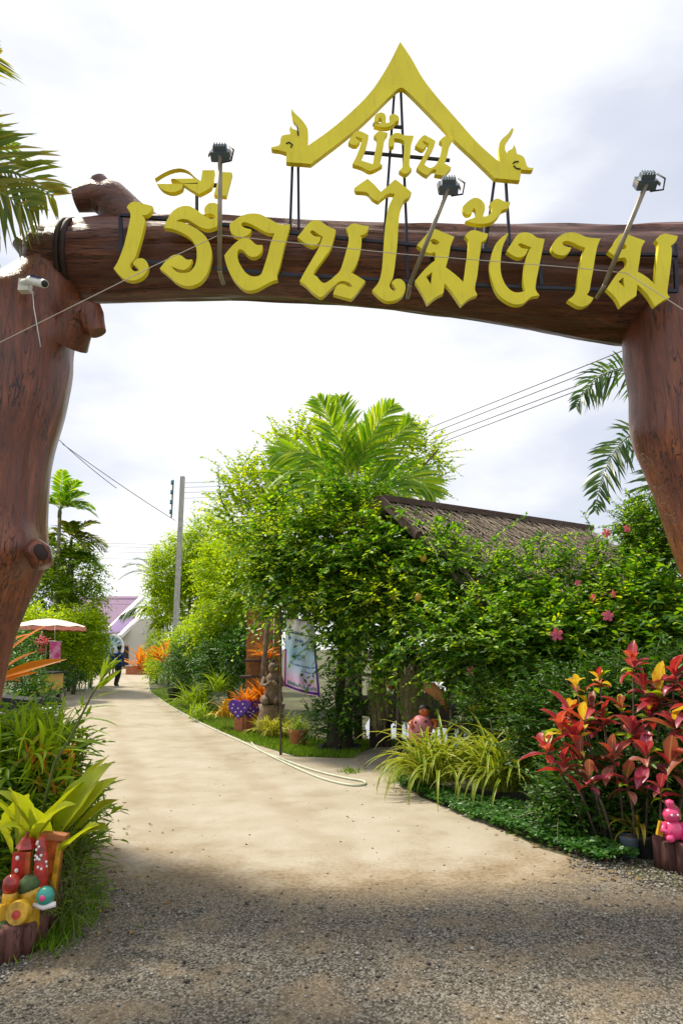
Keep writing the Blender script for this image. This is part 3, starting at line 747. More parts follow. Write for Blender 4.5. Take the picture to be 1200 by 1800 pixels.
# dark steel carrier frame behind the letters
def sbar(par, a, b_, w, nm='bar'):
    m = MB(); m.bar(a, b_, w); return m.build(nm, M['steel'], par, smooth=False)
tops = [(212, 378), (360, 391), (500, 408), (600, 419), (720, 430), (830, 440), (1000, 446), (1190, 448)]
bots = [(212, 455), (400, 474), (520, 484), (640, 490), (800, 500), (1000, 508), (1190, 512)]
YF = SY + 0.085
for L in (tops, bots):
    for a, b_ in zip(L[:-1], L[1:]): sbar(sign, P(*a, YF), P(*b_, YF), 0.03)
for (u, v0, v1) in ((212, 378, 455), (757, 410, 500), (947, 440, 502), (1185, 430, 512), (480, 408, 480)):
    sbar(sign, P(u, v0, YF + .03), P(u + 3, v1, YF + .03), 0.035)
sbar(sign, P(346, 385, YF), P(346, 335, SY + .1), 0.025); sbar(sign, P(346, 340, SY + .1), P(346, 335, SY + .09), 0.02)
sbar(sign, P(365, 326, SY + .1), P(395, 326, SY + .1), 0.03)
sbar(sign, P(836, 440, YF), P(836, 388, SY + .1), 0.025); sbar(sign, P(850, 440, YF), P(853, 388, SY + .1), 0.025)


gs = thing('gable_sign', 'yellow Thai gable outline with serpent finials and small letters above the beam', 'sign', (0, 6, 5.7))
GP = [(703,73,1),(680,118),(650,163),(610,203),(575,232),(541,256,1),(541.3,239),(540.7,227),(535.3,216.7),(526,206),(516.7,197.3),(513.3,190,1),(512,199.3),(515.3,211.3),(523.3,219.3),(525.3,227.3),(523.3,234,1),(521.3,228.7),(514,226),(512,220,1),(508.7,227.3),(510,235.3),(500.7,236.7),(494,240.7),(491.3,254),(483.3,257.3),(476.7,258.7,1),(478,262),(491.3,264),(503.3,268,1),(502.7,284.7,1),(546,288,1),(600,247),(640,213),(692,162),(703,154,1),(714,159),(760,205),(800,247),(830,275),(869,313,1),(913,317,1),(915,303,1),(914.6,297.7,1),(934,299),(937,295,1),(927,293.5),(923,283.5),(919,275),(907.5,270,1),(906,261),(902.5,254.5,1),(900,261),(893,265),(890.5,269.5,1),(887,262),(889,249.6),(896,238),(902,228),(899,225,1),(892,235),(879,248),(876,264),(878,283.6,1),(872,281,1),(838,250),(800,207),(770,173),(743,138),(723,103)]
gable = letter(GP, (0, 0), (1, 1), 5.98, 0.06, gs, name='gable', k=4)
# carved slits of the two serpent heads
for L in ([(503,252),(508,250),(514,254),(511,259)], [(901,287),(905,284),(911,284)], [(902,291),(907,296),(914,297)], [(521,220),(523,226),(524,238)]):
    m = MB(); m.tube([P(*a, 5.975) for a in L], .007, 6); m.build('slit', M['steel'], gable)

S1 = [(70,360,1),(110,290),(160,240),(220,250),(285,285,1),(265,370),(230,470),(190,545,1),(250,565),(330,590,1),(345,500),(365,400),(370,320),(340,290,1),(390,245),(430,248),(485,260,1),(455,310),(440,400),(420,500),(405,570),(430,600,1),(360,640),(290,660),(210,620),(115,590,1),(160,500),(200,390),(215,320,1),(150,300),(165,330),(195,345,1),(160,385),(115,385)]
S2 = [(345,120),(360,70),(410,45),(455,60),(470,110),(455,150),(500,150),(520,110),(505,80,1),(545,60),(600,85),(605,125),(570,140),(545,170),(480,198),(400,195),(340,180,1),(400,168),(425,140),(412,100),(395,108),(388,135),(360,140)]
S3 = [(495,360),(505,310),(550,270),(600,260),(660,285),(760,290,1),(740,350),(725,480),(715,600),(740,640,1),(700,680),(660,690),(605,660,1),(640,620),(655,500),(665,380),(650,340),(590,320),(552,322),(558,350),(550,390),(510,405)]
S4 = [(775,395,1),(820,330),(870,285),(920,305),(990,345,1),(960,420),(910,500),(865,590,1),(900,615),(940,630),(990,600),(1030,530),(1055,430),(1060,370),(1030,345,1),(1080,300),(1110,300),(1165,325,1),(1140,380),(1120,470),(1090,560),(1080,580,1),(1155,625,1),(1080,712,1),(980,695,1),(1000,655),(960,650),(900,708,1),(850,680),(790,632,1),(850,530),(900,430),(920,375,1),(860,345),(870,375),(895,395,1),(850,432)]
for pts in (S1, S2, S3, S4):
    letter(pts, A8[0], A8[1], 5.96, 0.06, gs)
YG = 6.06
for a, b_ in (((693, 158), (676, 400)), ((704, 158), (714, 400)), ((676, 400), (675, 440)), ((714, 400), (716, 490)), ((514, 286), (510, 400)), ((524, 286), (525, 402)), ((869, 312), (852, 440)), ((888, 314), (895, 430)),
              ((637, 268), (790, 282)), ((655, 219), (706, 224))):
    sbar(gs, P(*a, YG), P(*b_, YG), 0.026, 'strut')


# ================================================================== FLOODLIGHTS
def floodlight(foot, head, Yf, Yh, label):
    a = P(*foot, Yf); b_ = P(*head, Yh)
    t = thing('floodlight', label, 'floodlight', a, 'floodlights on angled poles in front of the letters')
    m = MB(); m.tube([a, a.lerp(b_, 0.5), b_], 0.021, 10); m.build('pole', M['galv'], t)
    m = MB(); m.tube([a + Vector((0, 0.20, -0.02)), a + Vector((0, .02, -0.01)), a], 0.02, 8); m.build('bracket', M['galv'], t)
    # lamp box turned back toward the letters
    rot = Matrix.Rotation(R(-35), 3, 'X')
    c = b_ + Vector((0.0, 0.03, 0.02))
    m = MB(); m.box(c, (0.17, 0.08, 0.11), rot); m.box(c + rot @ Vector((0, -0.06, 0)), (0.12, 0.045, 0.07), rot)
    for i in range(5): m.box(c + rot @ Vector((-0.048 + i * .024, -0.09, 0)), (0.006, 0.022, 0.06), rot)
    h = m.build('lamp_head', M['lampbody'], t, smooth=False)
    m = MB(); m.box(c + rot @ Vector((0, 0.044, 0)), (0.15, 0.006, 0.09), rot); m.build('lens', M['glass'], h, smooth=False)
    for s in (-1, 1):
        m = MB(); m.box(c + rot @ Vector((s * 0.094, -0.02, -0.03)), (0.010, 0.025, 0.11), rot); m.build('yoke', M['galv'], h, smooth=False)
    m = MB(); m.tube([c + Vector((0.08, -0.06, 0.05)), c + Vector((0.13, -0.09, -.02)), c + Vector((0.11, -0.08, -.12)), c + Vector((0.02, -0.03, -.10))], 0.008, 6)
    m.build('lead', M['black'], h)
    return t
floodlight((386, 475), (387, 272), 5.70, 5.35, 'leftmost floodlight, on an upright pole beside the first letters')
floodlight((720, 500), (788, 330), 5.70, 5.30, 'middle floodlight on a leaning pole below the gable')
floodlight((1062, 500), (1136, 322), 5.65, 5.25, 'rightmost floodlight on a leaning pole in front of the last letter')

# ================================================================== CCTV CAMERA
t = thing('security_camera', 'small white security camera fixed on the left trunk', 'camera', P(55, 500, 5.9))
m = MB(); m.box(P(45, 503, 5.93), (0.10, 0.08, 0.12)); m.build('junction_box', M['white'], t, smooth=False)
m = MB(); m.tube([P(40, 497, 5.9), P(60, 492, 5.85)], 0.03, 8); m.build('arm', M['white'], t)
q0, q1 = P(50, 492, 5.88), P(79, 499, 5.70)
m = MB(); m.tube([q0, q0.lerp(q1, .1), q0.lerp(q1, .92), q1], [0.028, 0.04, 0.04, 0.038], 16); bd = m.build('body', M['white'], t, angle=40)
m = MB(); m.tube([q1 + (q1 - q0) * .0, q1 + (q1 - q0) * .04], [0.032, 0.028], 14); m.build('lens', M['black'], bd)
m = MB(); u_ = Vector((0, 0, 0.055)); m.box(q0.lerp(q1, .55) + u_ * .8, (0.08, 0.23, 0.008), (q1 - q0).to_track_quat('Y', 'Z').to_matrix()); m.build('sunshade', M['blue'], bd, smooth=False)
m = MB(); m.tube([P(58, 512, 5.86), P(60, 540, 5.82), P(66, 575, 5.82), P(72, 610, 5.85)], 0.004, 6); m.build('cable', M['white'], t)

# strung cable crossing in front of the gate
def wire(name, pts, r, mat, label, cat='cable', group=None, sag=0.0):
    out = []
    for i in range(len(pts) - 1):
        for j in range(10):
            s = j / 10; p = pts[i].lerp(pts[i + 1], s); p.z -= sag * 4 * s * (1 - s); out.append(p)
    out.append(pts[-1])
    m = MB(); m.tube(out, r, 6); o = m.build(name, M[mat], None)
    return tag(o, label, cat, group)
wire('string_cable', [P(-40, 622, 5.6), P(265, 470, 5.62), P(385, 413, 5.62), P(700, 446, 5.7), P(1000, 470, 5.7), P(1100, 480, 5.75), P(1240, 570, 5.4)], 0.004, 'cable', 'thin white cord strung across the front of the letters', 'cord')

# ================================================================== FOLIAGE LIBRARY
def norm(a): return a / np.maximum(1e-9, np.linalg.norm(a, axis=-1, keepdims=True))
def leaf_mesh(name, pos, d, nrm, L, W, mat, six=True, curl=0.15, fold=0.3):
    """many small folded leaves as one mesh"""
    n = len(pos)
    d = norm(d); nrm = norm(nrm - d * np.sum(nrm * d, -1, keepdims=True)); s = np.cross(d, nrm)
    L = np.asarray(L).reshape(-1, 1) * np.ones((n, 1)); W = np.asarray(W).reshape(-1, 1) * np.ones((n, 1))
    if six:
        prof = [(0, 0, 0), (0.33, -0.5, 0), (0.72, -0.36, 0), (1, 0, 0), (0.72, 0.36, 0), (0.33, 0.5, 0)]
        v = [pos + d * L * a + s * W * b_ + nrm * (abs(b_) * W * fold - L * curl * a * a) for a, b_, _ in prof]
        F = np.array([(0, 1, 2, 3), (0, 3, 4, 5)]); k = 6
    else:
        prof = [(0, 0), (0.45, -0.5), (1, 0), (0.45, 0.5)]
        v = [pos + d * L * a + s * W * b_ + nrm * (abs(b_) * W * fold - L * curl * a * a) for a, b_ in prof]
        F = np.array([(0, 1, 2), (0, 2, 3)]); k = 4
    V = np.stack(v, 1).reshape(-1, 3)
    FF = (F[None] + k * np.arange(n)[:, None, None]).reshape(-1, F.shape[1])
    return np_mesh(name, V, FF, mat)
def ell(items):
    """(u, v, Y, ru, rv, ry[, weight]) photo-measured clumps -> centres and radii in metres"""
    c = np.array([tuple(P(i[0], i[1], i[2])) for i in items])
    r = np.array([(i[3] * mpp(i[2]), i[5], i[4] * mpp(i[2])) for i in items])
    w = np.array([i[6] if len(i) > 6 else 1.0 for i in items]) * (r[:, 0] * r[:, 2] + r[:, 1] * r[:, 2] * .5)
    return c, r, w / w.sum()
def sprays(items, n, slen, pitch, leafL, out=1.0, up=0.45, droop=0.5, inner=0.35, spread=0.45, seed=1, front=0.0):
    g_ = np.random.default_rng(seed)
    c, r, w = ell(items)
    idx = g_.choice(len(c), n, p=w)
    u = norm(g_.normal(size=(n, 3)))
    if front:  # prefer the sides one can see; the hidden back stays thinner
        flip = (u[:, 1] > 0) & (g_.random(n) < front); u[flip, 1] *= -1
    rho = inner + (0.92 - inner) * g_.random((n, 1)) ** 0.6
    o = c[idx] + u * r[idx] * rho
    d0 = norm(u * out + np.array([0, 0, up]) + g_.normal(size=(n, 3)) * spread)
    sl = slen[0] + (slen[1] - slen[0]) * g_.random(n) ** 1.5
    K = max(3, int(slen[1] / pitch))
    s = (np.arange(K) + 0.5) * pitch
    S = s[None, :, None]
    pos = o[:, None] + d0[:, None] * S - np.array([0, 0, 1.0]) * (droop * S ** 2)
    tan = norm(d0[:, None] - np.array([0, 0, 2.0]) * droop * S)
    ok = s[None] < sl[:, None]
    side = norm(np.cross(tan, np.array([0.05, 0.02, 1.0])))
    sg = np.where((np.arange(K) % 2) == 0, 1.0, -1.0)[None, :, None]
    ld = tan * 0.55 + side * sg * 0.8 + g_.normal(size=pos.shape) * 0.28
    ln = np.array([0, 0, 0.9]) + g_.normal(size=pos.shape) * 0.4 + d0[:, None] * 0.25
    L = leafL[0] + (leafL[1] - leafL[0]) * g_.random((n, K))
    L = L * (1.0 - 0.35 * (S[..., 0] / sl[:, None]).clip(0, 1))
    stems = (o, d0, sl, droop)
    pos = pos[ok]; pos[:, 2] = np.maximum(pos[:, 2], 0.03)
    return pos, ld[ok], ln[ok], L[ok], stems
def stem_mesh(name, stems, rad, mat, maxn=None, seg=5):
    o, d0, sl, droop = stems
    if maxn: o, d0, sl = o[:maxn], d0[:maxn], sl[:maxn]
    n = len(o)
    t = np.linspace(0, 1, seg + 1)
    S = (sl[:, None] * t[None])[..., None]
    p = o[:, None] + d0[:, None] * S - np.array([0, 0, 1.0]) * droop * S ** 2
    tan = norm(d0[:, None] - np.array([0, 0, 2.0]) * droop * S)
    a = norm(np.cross(tan, np.array([0.1, 0.2, 1.0]))); b_ = np.cross(tan, a)
    rr = (rad * (1.0 - 0.7 * t))[None, :, None]
    ring = [p + (a * math.cos(q) + b_ * math.sin(q)) * rr for q in (0, 2.094, 4.189)]
    V = np.stack(ring, 2).reshape(-1, 3)
    F = []
    for i in range(seg):
        for k in range(3):
            k2 = (k + 1) % 3
            F.append((i * 3 + k, i * 3 + k2, (i + 1) * 3 + k2, (i + 1) * 3 + k))
    F = np.array(F)
    FF = (F[None] + 3 * (seg + 1) * np.arange(n)[:, None, None]).reshape(-1, 4)
    return np_mesh(name, V, FF, mat)
def mesh_obj(name, me, parent=None, kind=None):
    o = bpy.data.objects.new(name, me); COL.objects.link(o)
    if parent is not None: wpart(o, parent)
    if kind: o["kind"] = kind
    return o
def crown(parent, items, n, slen=(0.25, 0.7), pitch=0.035, leafL=(0.06, 0.1), wratio=0.5, mat=None, seed=1, six=True, stems=True, name='crown', **kw):
    pos, d, nr, L, st = sprays(items, n, slen, pitch, leafL, seed=seed, **kw)
    o = mesh_obj(name, leaf_mesh(name, pos, d, nr, L, L * wratio, mat, six), parent)
    if stems:
        mesh_obj('twigs', stem_mesh('twigs', st, 0.006, M['stem']), parent, 'stuff')
    return o
def trunk(parent, base, tops, r0, mat='bark', name='trunk'):
    base = Vector(base)
    m = MB(); tops = [Vector(t) for t in tops]
    fork = base.lerp(sum(tops, Vector()) / len(tops), 0.45)
    m.tube([base, base.lerp(fork, 0.5) + Vector((r0 * .5, 0, 0)), fork], [r0 * 1.2, r0, r0 * 0.8], 10)
    o = m.build(name, M[mat], parent)
    for i, tp in enumerate(tops):
        m = MB(); mid = fork.lerp(tp, 0.5) + Vector((random.uniform(-.1, .1), random.uniform(-.1, .1), 0.1 * (tp - fork).length))
        m.tube([fork - (fork - base).normalized() * r0, mid, tp], [r0 * .75, r0 * .5, r0 * .18], 7); m.build('limb', M[mat], o)
    return o

# ------------------------------------------------------------------ palms
def frond(parent, p0, p1, p2, n, ll, w, mat, hang=0.3, vee=0.35, r=0.012, jitter=0.12, t0=0.14, sweep=0.55, name='frond', seed=0, plume=0.0, face=None):
    """frond along the quadratic curve p0-p1-p2 with n leaflets a side"""
    g_ = random.Random(seed * 77 + int(abs(p2[0]) * 1000))
    p0, p1, p2 = Vector(p0), Vector(p1), Vector(p2)
    B = lambda t: p0 * (1 - t) ** 2 + p1 * 2 * t * (1 - t) + p2 * t * t
    T = lambda t: ((p1 - p0) * (1 - t) + (p2 - p1) * t).normalized()
    m = MB()
    m.tube([B(i / 8) for i in range(9)], [r * (1 - 0.8 * i / 8) for i in range(9)], 5, m=1)
    Z = Vector((0, 0, 1))
    for i in range(n):
        t = t0 + (1 - t0) * (i + 0.5) / n
        p = B(t); tt = T(t)
        S = tt.cross(Z)
        if S.length < 0.15: S = tt.cross(Vector((0.3, 1, 0)))
        if face is not None: S = tt.cross(Vector(face))
        S.normalize()
        L = ll * (0.45 + 0.75 * math.sin(math.pi * min(1, t * 0.82 + 0.12))) * g_.uniform(0.85, 1.1)
        if t > 0.85: L *= 1 - 0.5 * (t - 0.85) / 0.15
        for sd in (-1, 1):
            S0 = S; S = (Matrix.Rotation(g_.uniform(-plume, plume), 3, tt) @ S0) if plume else S0
            U = S.cross(tt)
            d = (S * sd + tt * (sweep + 0.5 * t) + U * vee + Vector((g_.uniform(-1, 1), g_.uniform(-1, 1), g_.uniform(-1, 1))) * jitter).normalized()
            wn_ = d.cross(U).normalized() * (w / 2)
            q1 = p + d * L * 0.35; q1.z -= hang * L * 0.10
            q2 = p + d * L * 0.7; q2.z -= hang * L * 0.45
            q3 = p + d * L; q3.z -= hang * L * 1.0
            ww = g_.uniform(0.8, 1.15)
            vs = [p - wn_ * .3, p + wn_ * .3, q1 - wn_ * ww, q1 + wn_ * ww, q2 - wn_ * .75 * ww, q2 + wn_ * .75 * ww, q3]
            m.add(vs, [(0, 1, 3, 2), (2, 3, 5, 4), (4, 5, 6)], 0); S = S0
    return m.build(name, [mat, M['rachis']], parent)
def palm(label, base, crown_pt, fronds, ll, w, mat, n=26, r=0.07, group=None, trunkmat='palmtrunk', name='palm_tree', hang=0.3, vee=0.35, sheath=True, sweep=0.55):
    base = Vector(base); c = Vector(crown_pt)
    t = thing(name, label, 'palm tree', base, group)
    m = MB(); k = 14
    pts = [base.lerp(c, i / k) for i in range(k + 1)]
    m.tube(pts, [r * (1.15 if i % 2 else 1.0) * (1.3 - 0.45 * i / k) for i in range(k + 1)], 10); m.build('trunk', M[trunkmat], t)
    if sheath:
        m = MB(); m.tube([c - Vector((0, 0, r * 5)), c - Vector((0, 0, r * 2)), c + Vector((0, 0, r * 2))], [r * 1.0, r * 1.15, r * 0.5], 10); m.build('crownshaft', M['stem'], t)
    for i, (az, el, L, dr) in enumerate(fronds):
        a = R(az); e = R(el)
        d = Vector((math.sin(a) * math.cos(e), -math.cos(a) * math.cos(e), math.sin(e)))
        flat = Vector((math.sin(a), -math.cos(a), 0))
        p1 = c + d * L * 0.55
        p2 = c + d * L * 0.75 + flat * L * 0.25 - Vector((0, 0, dr * L))
        frond(t, c, p1, p2, n, ll, w, mat, hang, vee, r=max(0.008, r * 0.18), seed=i, sweep=sweep)
    return t

# ------------------------------------------------------------------ single leaves as objects
def blade_mesh(name, L, W, bend, mats, seg=7, cup=0.25, stripes=False, wavy=0.0, tipw=0.0, power=0.6, peak=0.35):
    """leaf along +Y, arching over towards -Z; bend = total turning angle"""
    m = MB(); p = Vector((0, 0, 0)); ang = 0.0
    cols = 4 if stripes else 2
    rows = []
    for i in range(seg + 1):
        t = i / seg
        if i: p = p + Vector((0, math.cos(ang), math.sin(ang))) * (L / seg)
        ang = -bend * (t ** 1.3)
        if t < peak: w = W * (0.25 + 0.75 * (t / peak) ** power)
        else: w = W * max(tipw, (1 - ((t - peak) / (1 - peak)) ** 1.9))
        nrm = Vector((0, -math.sin(ang), math.cos(ang)))
        row = []
        for j in range(cols + 1):
            f = (j / cols - .5) * 2
            q = p + Vector((f * w / 2, 0, 0)) + nrm * (abs(f) ** 1.3 * w * 0.5 * cup + wavy * W * math.sin(t * 14 + f * 2) * abs(f))
            row.append(q)
        rows.append(row)
    vs = [q for r_ in rows for q in r_]; c = cols + 1
    for i in range(seg):
        for j in range(cols):
            mi = 0
            if stripes: mi = 0 if j in (0, 3) else 1
            b0 = i * c + j
            m.add([], [], 0)
            m.f.append((b0, b0 + 1, b0 + c + 1, b0 + c)); m.mi.append(mi)
    m.v = [tuple(q) for q in vs]
    me = bpy.data.meshes.new(name); me.from_pydata(m.v, [], m.f)
    for x in (mats if isinstance(mats, (list, tuple)) else [mats]): me.materials.append(x)
    me.polygons.foreach_set('material_index', m.mi)
    me.polygons.foreach_set('use_smooth', [True] * len(m.f)); me.update()
    return me
def put_leaf(me, parent, loc, az, el, roll=0.0, sc=1.0, name='leaf'):
    """az: heading (degrees, 0 = towards camera, 90 = right), el: elevation of the leaf base"""
    o = bpy.data.objects.new(name, me); COL.objects.link(o)
    a = R(az); e = R(el)
    Mx = Matrix.Rotation(a + math.pi, 4, 'Z') @ Matrix.Rotation(e, 4, 'X') @ Matrix.Rotation(roll, 4, 'Y')
    o.parent = parent
    o.matrix_local = Matrix.Translation(Vector(loc)) @ Mx @ Matrix.Scale(sc, 4)
    return o
def tussock(label, base, meshes, n, sc=(0.7, 1.1), el=(35, 85), rad=0.08, name='spider_plant', cat='plant', group=None, seed=0, azr=(0, 360)):
    t = thing(name, label, cat, base, group); g_ = random.Random(seed)
    for i in range(n):
        az = g_.uniform(*azr); a = R(az); rr = rad * math.sqrt(g_.random())
        b_ = g_.uniform(0, 6.28)
        put_leaf(g_.choice(meshes), t, (math.cos(b_) * rr, math.sin(b_) * rr, 0.0), az, g_.uniform(*el), g_.uniform(-.3, .3), g_.uniform(*sc))
    return t

# ================================================================== PLANTING, far to near
# --- far left: trees and slim palms behind the stall
t = thing('tree', 'broad green tree behind the slim palms at far left', 'tree', G(70, 1195))
c = P(100, 1060, 27)
trunk(t, (P(80, 1200, 27).x, 27, 0), [P(70, 1050, 27), P(130, 1040, 27), P(110, 1000, 27)], 0.16)
crown(t, [(70, 1050, 26, 55, 60, 1.6), (130, 1010, 27, 42, 50, 1.5), (150, 1060, 27.5, 26, 40, 1.0), (95, 985, 27, 45, 40, 1.4), (60, 980, 27, 40, 50, 1.2)], 1500, (0.4, 1.0), 0.075, (0.14, 0.24), 0.5, GREEN_FAR, 21, six=False, stems=False, up=.3)
t = thing('shrub', 'bright green rounded shrub under the slim palms at far left', 'shrub', (P(140, 1180, 25).x, 25, 0))
trunk(t, (P(130, 1200, 25).x, 25, 0), [P(110, 1130, 25), P(160, 1120, 25)], 0.07)
crown(t, [(130, 1110, 25, 42, 38, 1.2), (158, 1125, 25, 26, 50, 1.0), (90, 1130, 24, 40, 45, 1.0), (50, 1110, 22.5, 45, 40, 1.0)], 2000, (0.3, 0.7), 0.06, (0.12, 0.19), 0.48, GREEN_LIME, 22, six=False, stems=False, up=.5)
t = thing('hedge_shrub', 'dark leafy shrub beside the green plastic chair at the left path edge', 'shrub', (P(155, 1190, 29).x, 29, 0))
trunk(t, (P(160, 1190, 29).x, 29, 0), [P(150, 1160, 29), P(172, 1160, 29)], 0.05)
crown(t, [(150, 1165, 28, 34, 26, 1.0), (168, 1150, 30, 16, 38, 1.0), (120, 1180, 27, 36, 24, .8)], 1300, (0.25, 0.6), 0.06, (0.11, 0.17), 0.45, GREEN_DARK, 23, six=False, stems=False, up=.5)
def fr_set(n, el0, el1, L, dr, seed, az0=0):
    g_ = random.Random(seed)
    return [(az0 + i * 360 / n + g_.uniform(-15, 15), g_.uniform(el0, el1), L * g_.uniform(.85, 1.1), dr * g_.uniform(.6, 1.3)) for i in range(n)]
palm('tallest slim betel palm behind the faded umbrella', (P(96, 1200, 26).x, 26, 0), P(106, 895, 26), [(90, 55, 1.35, .15), (-80, 60, 1.2, .2), (20, 80, 1.5, -.2), (130, 50, 1.2, .3), (60, 35, 1.3, .5), (-40, 40, 1.2, .4), (180, 50, 1.2, .3), (75, 70, 1.5, 0), (100, 25, 1.5, .5), (115, 40, 1.5, .4)], 0.5, 0.10, GREEN_PALM, 18, 0.07, 'slim betel palms')
palm('middle slim betel palm with yellowing drooping fronds', (P(107, 1200, 26.5).x, 26.5, 0), P(126, 948, 26.5), [(85, 40, 1.25, .55), (100, 10, 1.2, .6), (-80, 35, 1.2, .5), (-100, 60, 1.2, .3), (10, 60, 1.2, .2), (50, 25, 1.3, .7), (95, 60, 1.5, .2), (80, 20, 1.5, .6), (120, 30, 1.5, .5)], 0.5, 0.10, PALM_GOLD, 18, 0.06, 'slim betel palms')
palm('shortest slim betel palm with dark stem', (P(122, 1200, 27).x, 27, 0), P(128, 990, 27), [(80, 45, 1.3, .4), (95, 15, 1.4, .5), (-80, 30, 1.2, .4), (30, 60, 1.1, .3), (-20, 50, 1.1, .3), (140, 40, 1.2, .3), (100, 65, 1.5, .1), (60, 30, 1.5, .5)], 0.5, 0.10, GREEN_PALM, 18, 0.055, 'slim betel palms')

# --- right-hand row along the path, far to near
def row_tree(label, base_u, Y, items, n, mat, seed, tops, name='tree', cat='tree', r=0.06, **kw):
    t = thing(name, label, cat, (P(base_u, 1200, Y).x, Y, 0))
    trunk(t, (P(base_u, 1200, Y).x, Y, 0), [P(a, b_, Y) for a, b_ in tops], r)
    crown(t, items, n, mat=mat, seed=seed, **kw)
    return t
row_tree('lime green tree around the concrete utility pole', 330, 28, [(335, 985, 27, 62, 52, 1.6), (300, 1010, 28, 40, 52, 1.5), (372, 950, 27, 45, 48, 1.4), (330, 1060, 27, 48, 40, 1.3), (285, 1060, 29, 22, 40, 1.2), (360, 1010, 27, 45, 50, 1.4)], 3600, GREEN_LIME, 31, [(300, 1010), (340, 960), (370, 980)], slen=(0.3, 0.8), pitch=0.055, leafL=(0.11, 0.18), wratio=0.5, six=False, stems=False, r=.1)
row_tree('bushy green tree with hanging creepers left of the orange stand', 405, 19, [(400, 1000, 19, 55, 55, 1.3), (420, 1050, 18, 55, 50, 1.2), (390, 1090, 19, 45, 55, 1.1), (440, 980, 18, 45, 45, 1.1), (370, 1120, 20, 36, 45, 1.0), (345, 1130, 21, 40, 36, 1.0)], 4200, GREEN_LIME, 32, [(390, 1000), (430, 980), (400, 1060)], slen=(0.25, 0.65), pitch=0.045, leafL=(0.085, 0.14), wratio=0.48, six=False, stems=False, droop=.8, r=.08)
row_tree('dark undergrowth shrub in the middle of the right verge', 360, 20, [(350, 1160, 20, 48, 36, 1.0), (395, 1160, 18, 48, 45, 1.0), (320, 1180, 22, 34, 24, .8), (430, 1150, 17, 36, 50, 0.9)], 2800, GREEN_DARK, 33, [(340, 1150), (380, 1150)], 'shrub', 'shrub', r=.04, slen=(0.25, 0.6), pitch=0.045, leafL=(0.09, 0.15), wratio=0.32, six=False, stems=False)
row_tree('small yellow-green shrub at the far bend of the path', 275, 33, [(278, 1135, 33, 16, 26, 1.0), (272, 1175, 33, 12, 18, .8), (292, 1160, 31, 22, 26, 1.0)], 900, GREEN_LIME, 34, [(275, 1150), (282, 1130)], 'shrub', 'shrub', r=.05, slen=(0.25, 0.6), pitch=0.06, leafL=(0.11, 0.17), wratio=0.4, six=False, stems=False)
# big banana-like palm leaf reaching over the path, and the grey-green palm above it
t = thing('palm_plant', 'arching palm leaf plant overhanging the far path bend', 'palm', (P(300, 1195, 30).x, 30, 0))
frond(t, P(300, 1120, 30), P(280, 1035, 30), P(212, 1082, 29.5), 22, 0.75, 0.14, GREEN_PALMD, hang=0.7, vee=0.05, r=.04, t0=.3)
frond(t, P(300, 1120, 30), P(300, 1060, 30), P(272, 1100, 29), 20, 0.6, 0.10, PALM_GOLD, hang=0.7, vee=0.05, r=.03, t0=.3)
m = MB(); m.tube([(P(300, 1195, 30).x, 30, 0), P(300, 1120, 30)], [0.12, 0.07], 8); m.build('trunk', M['palmtrunk'], t)
palm('grey-green feathery palm left of the utility pole', (P(285, 1200, 34).x, 34, 0), P(272, 1010, 34), [(-88, 45, 2.0, .35), (-70, 25, 1.8, .5), (-100, 60, 1.8, .2), (60, 50, 1.7, .3), (170, 40, 1.6, .4)], 0.55, 0.06, GREEN_PALMD, 20, 0.07)

# --- tall central tree (sparse small leaves) and areca palm
t = thing('tree', 'tall sparse small-leaved tree around the areca palm in the centre', 'tree', (P(585, 1200, 14.5).x, 14.5, 0))
tops = [(430, 830), (500, 760), (560, 720), (640, 740), (720, 760), (770, 790), (470, 850), (740, 830), (600, 780)]
trunk(t, (P(600, 1200, 14.5).x, 14.5, 0), [P(a, b_, 14.5) for a, b_ in tops], 0.10)
crown(t, [(430, 850, 14, 38, 38, .6), (480, 860, 14, 45, 50, .7), (520, 790, 14.6, 45, 50, .7), (555, 775, 15, 42, 30, .6), (655, 785, 15, 46, 32, .7), (715, 785, 15, 46, 30, .7), (745, 800, 15, 34, 26, .6), (740, 850, 15, 40, 26, .6), (600, 850, 15, 90, 55, .8, .7), (420, 910, 13.5, 40, 46, .7), (500, 920, 13, 70, 50, .8)], 1000, (0.35, 0.95), 0.05, (0.085, 0.14), 0.58, GREEN_LIME, 41, six=True, stems=True, up=.5, droop=.25, inner=.2)
t = thing('palm_tree', 'feathery areca palm rising above the central trees', 'palm tree', (P(612, 1200, 12.6).x, 12.6, 0))
pc = P(620, 862, 12.6)
m = MB(); m.tube([(pc.x - .1, 12.6, 0), (pc.x - .05, 12.6, 1.5), (pc.x, 12.6, pc.z - .5), pc], [.085, .07, .065, .05], 12); m.build('trunk', M['palmtrunk'], t)
m = MB(); m.tube([pc - Vector((0, 0, .55)), pc - Vector((0, 0, .2)), pc + Vector((0, 0, .1))], [.07, .08, .03], 10); m.build('crownshaft', M['stem'], t)
for i, (cu, cv, tu, tv, dy) in enumerate(((602, 775, 558, 700, -.3), (612, 765, 596, 698, .3), (640, 765, 690, 712, -.2), (665, 785, 725, 742, .2), (560, 770, 478, 800, -.3), (550, 795, 470, 845, .2), (585, 810, 530, 880, -.8), (715, 800, 765, 872, -.2), (690, 830, 715, 900, -.7), (640, 825, 650, 915, -1.0), (600, 825, 590, 905, -1.0), (620, 790, 625, 760, 1.6))):
    frond(t, pc, P(cu, cv, 12.6 + dy * .5), P(tu, tv, 12.6 + dy), 34, .58, .058, GREEN_PALM, hang=.22, vee=.25, r=.014, sweep=1.0, seed=i, plume=.5, face=(.15, -1, .35))
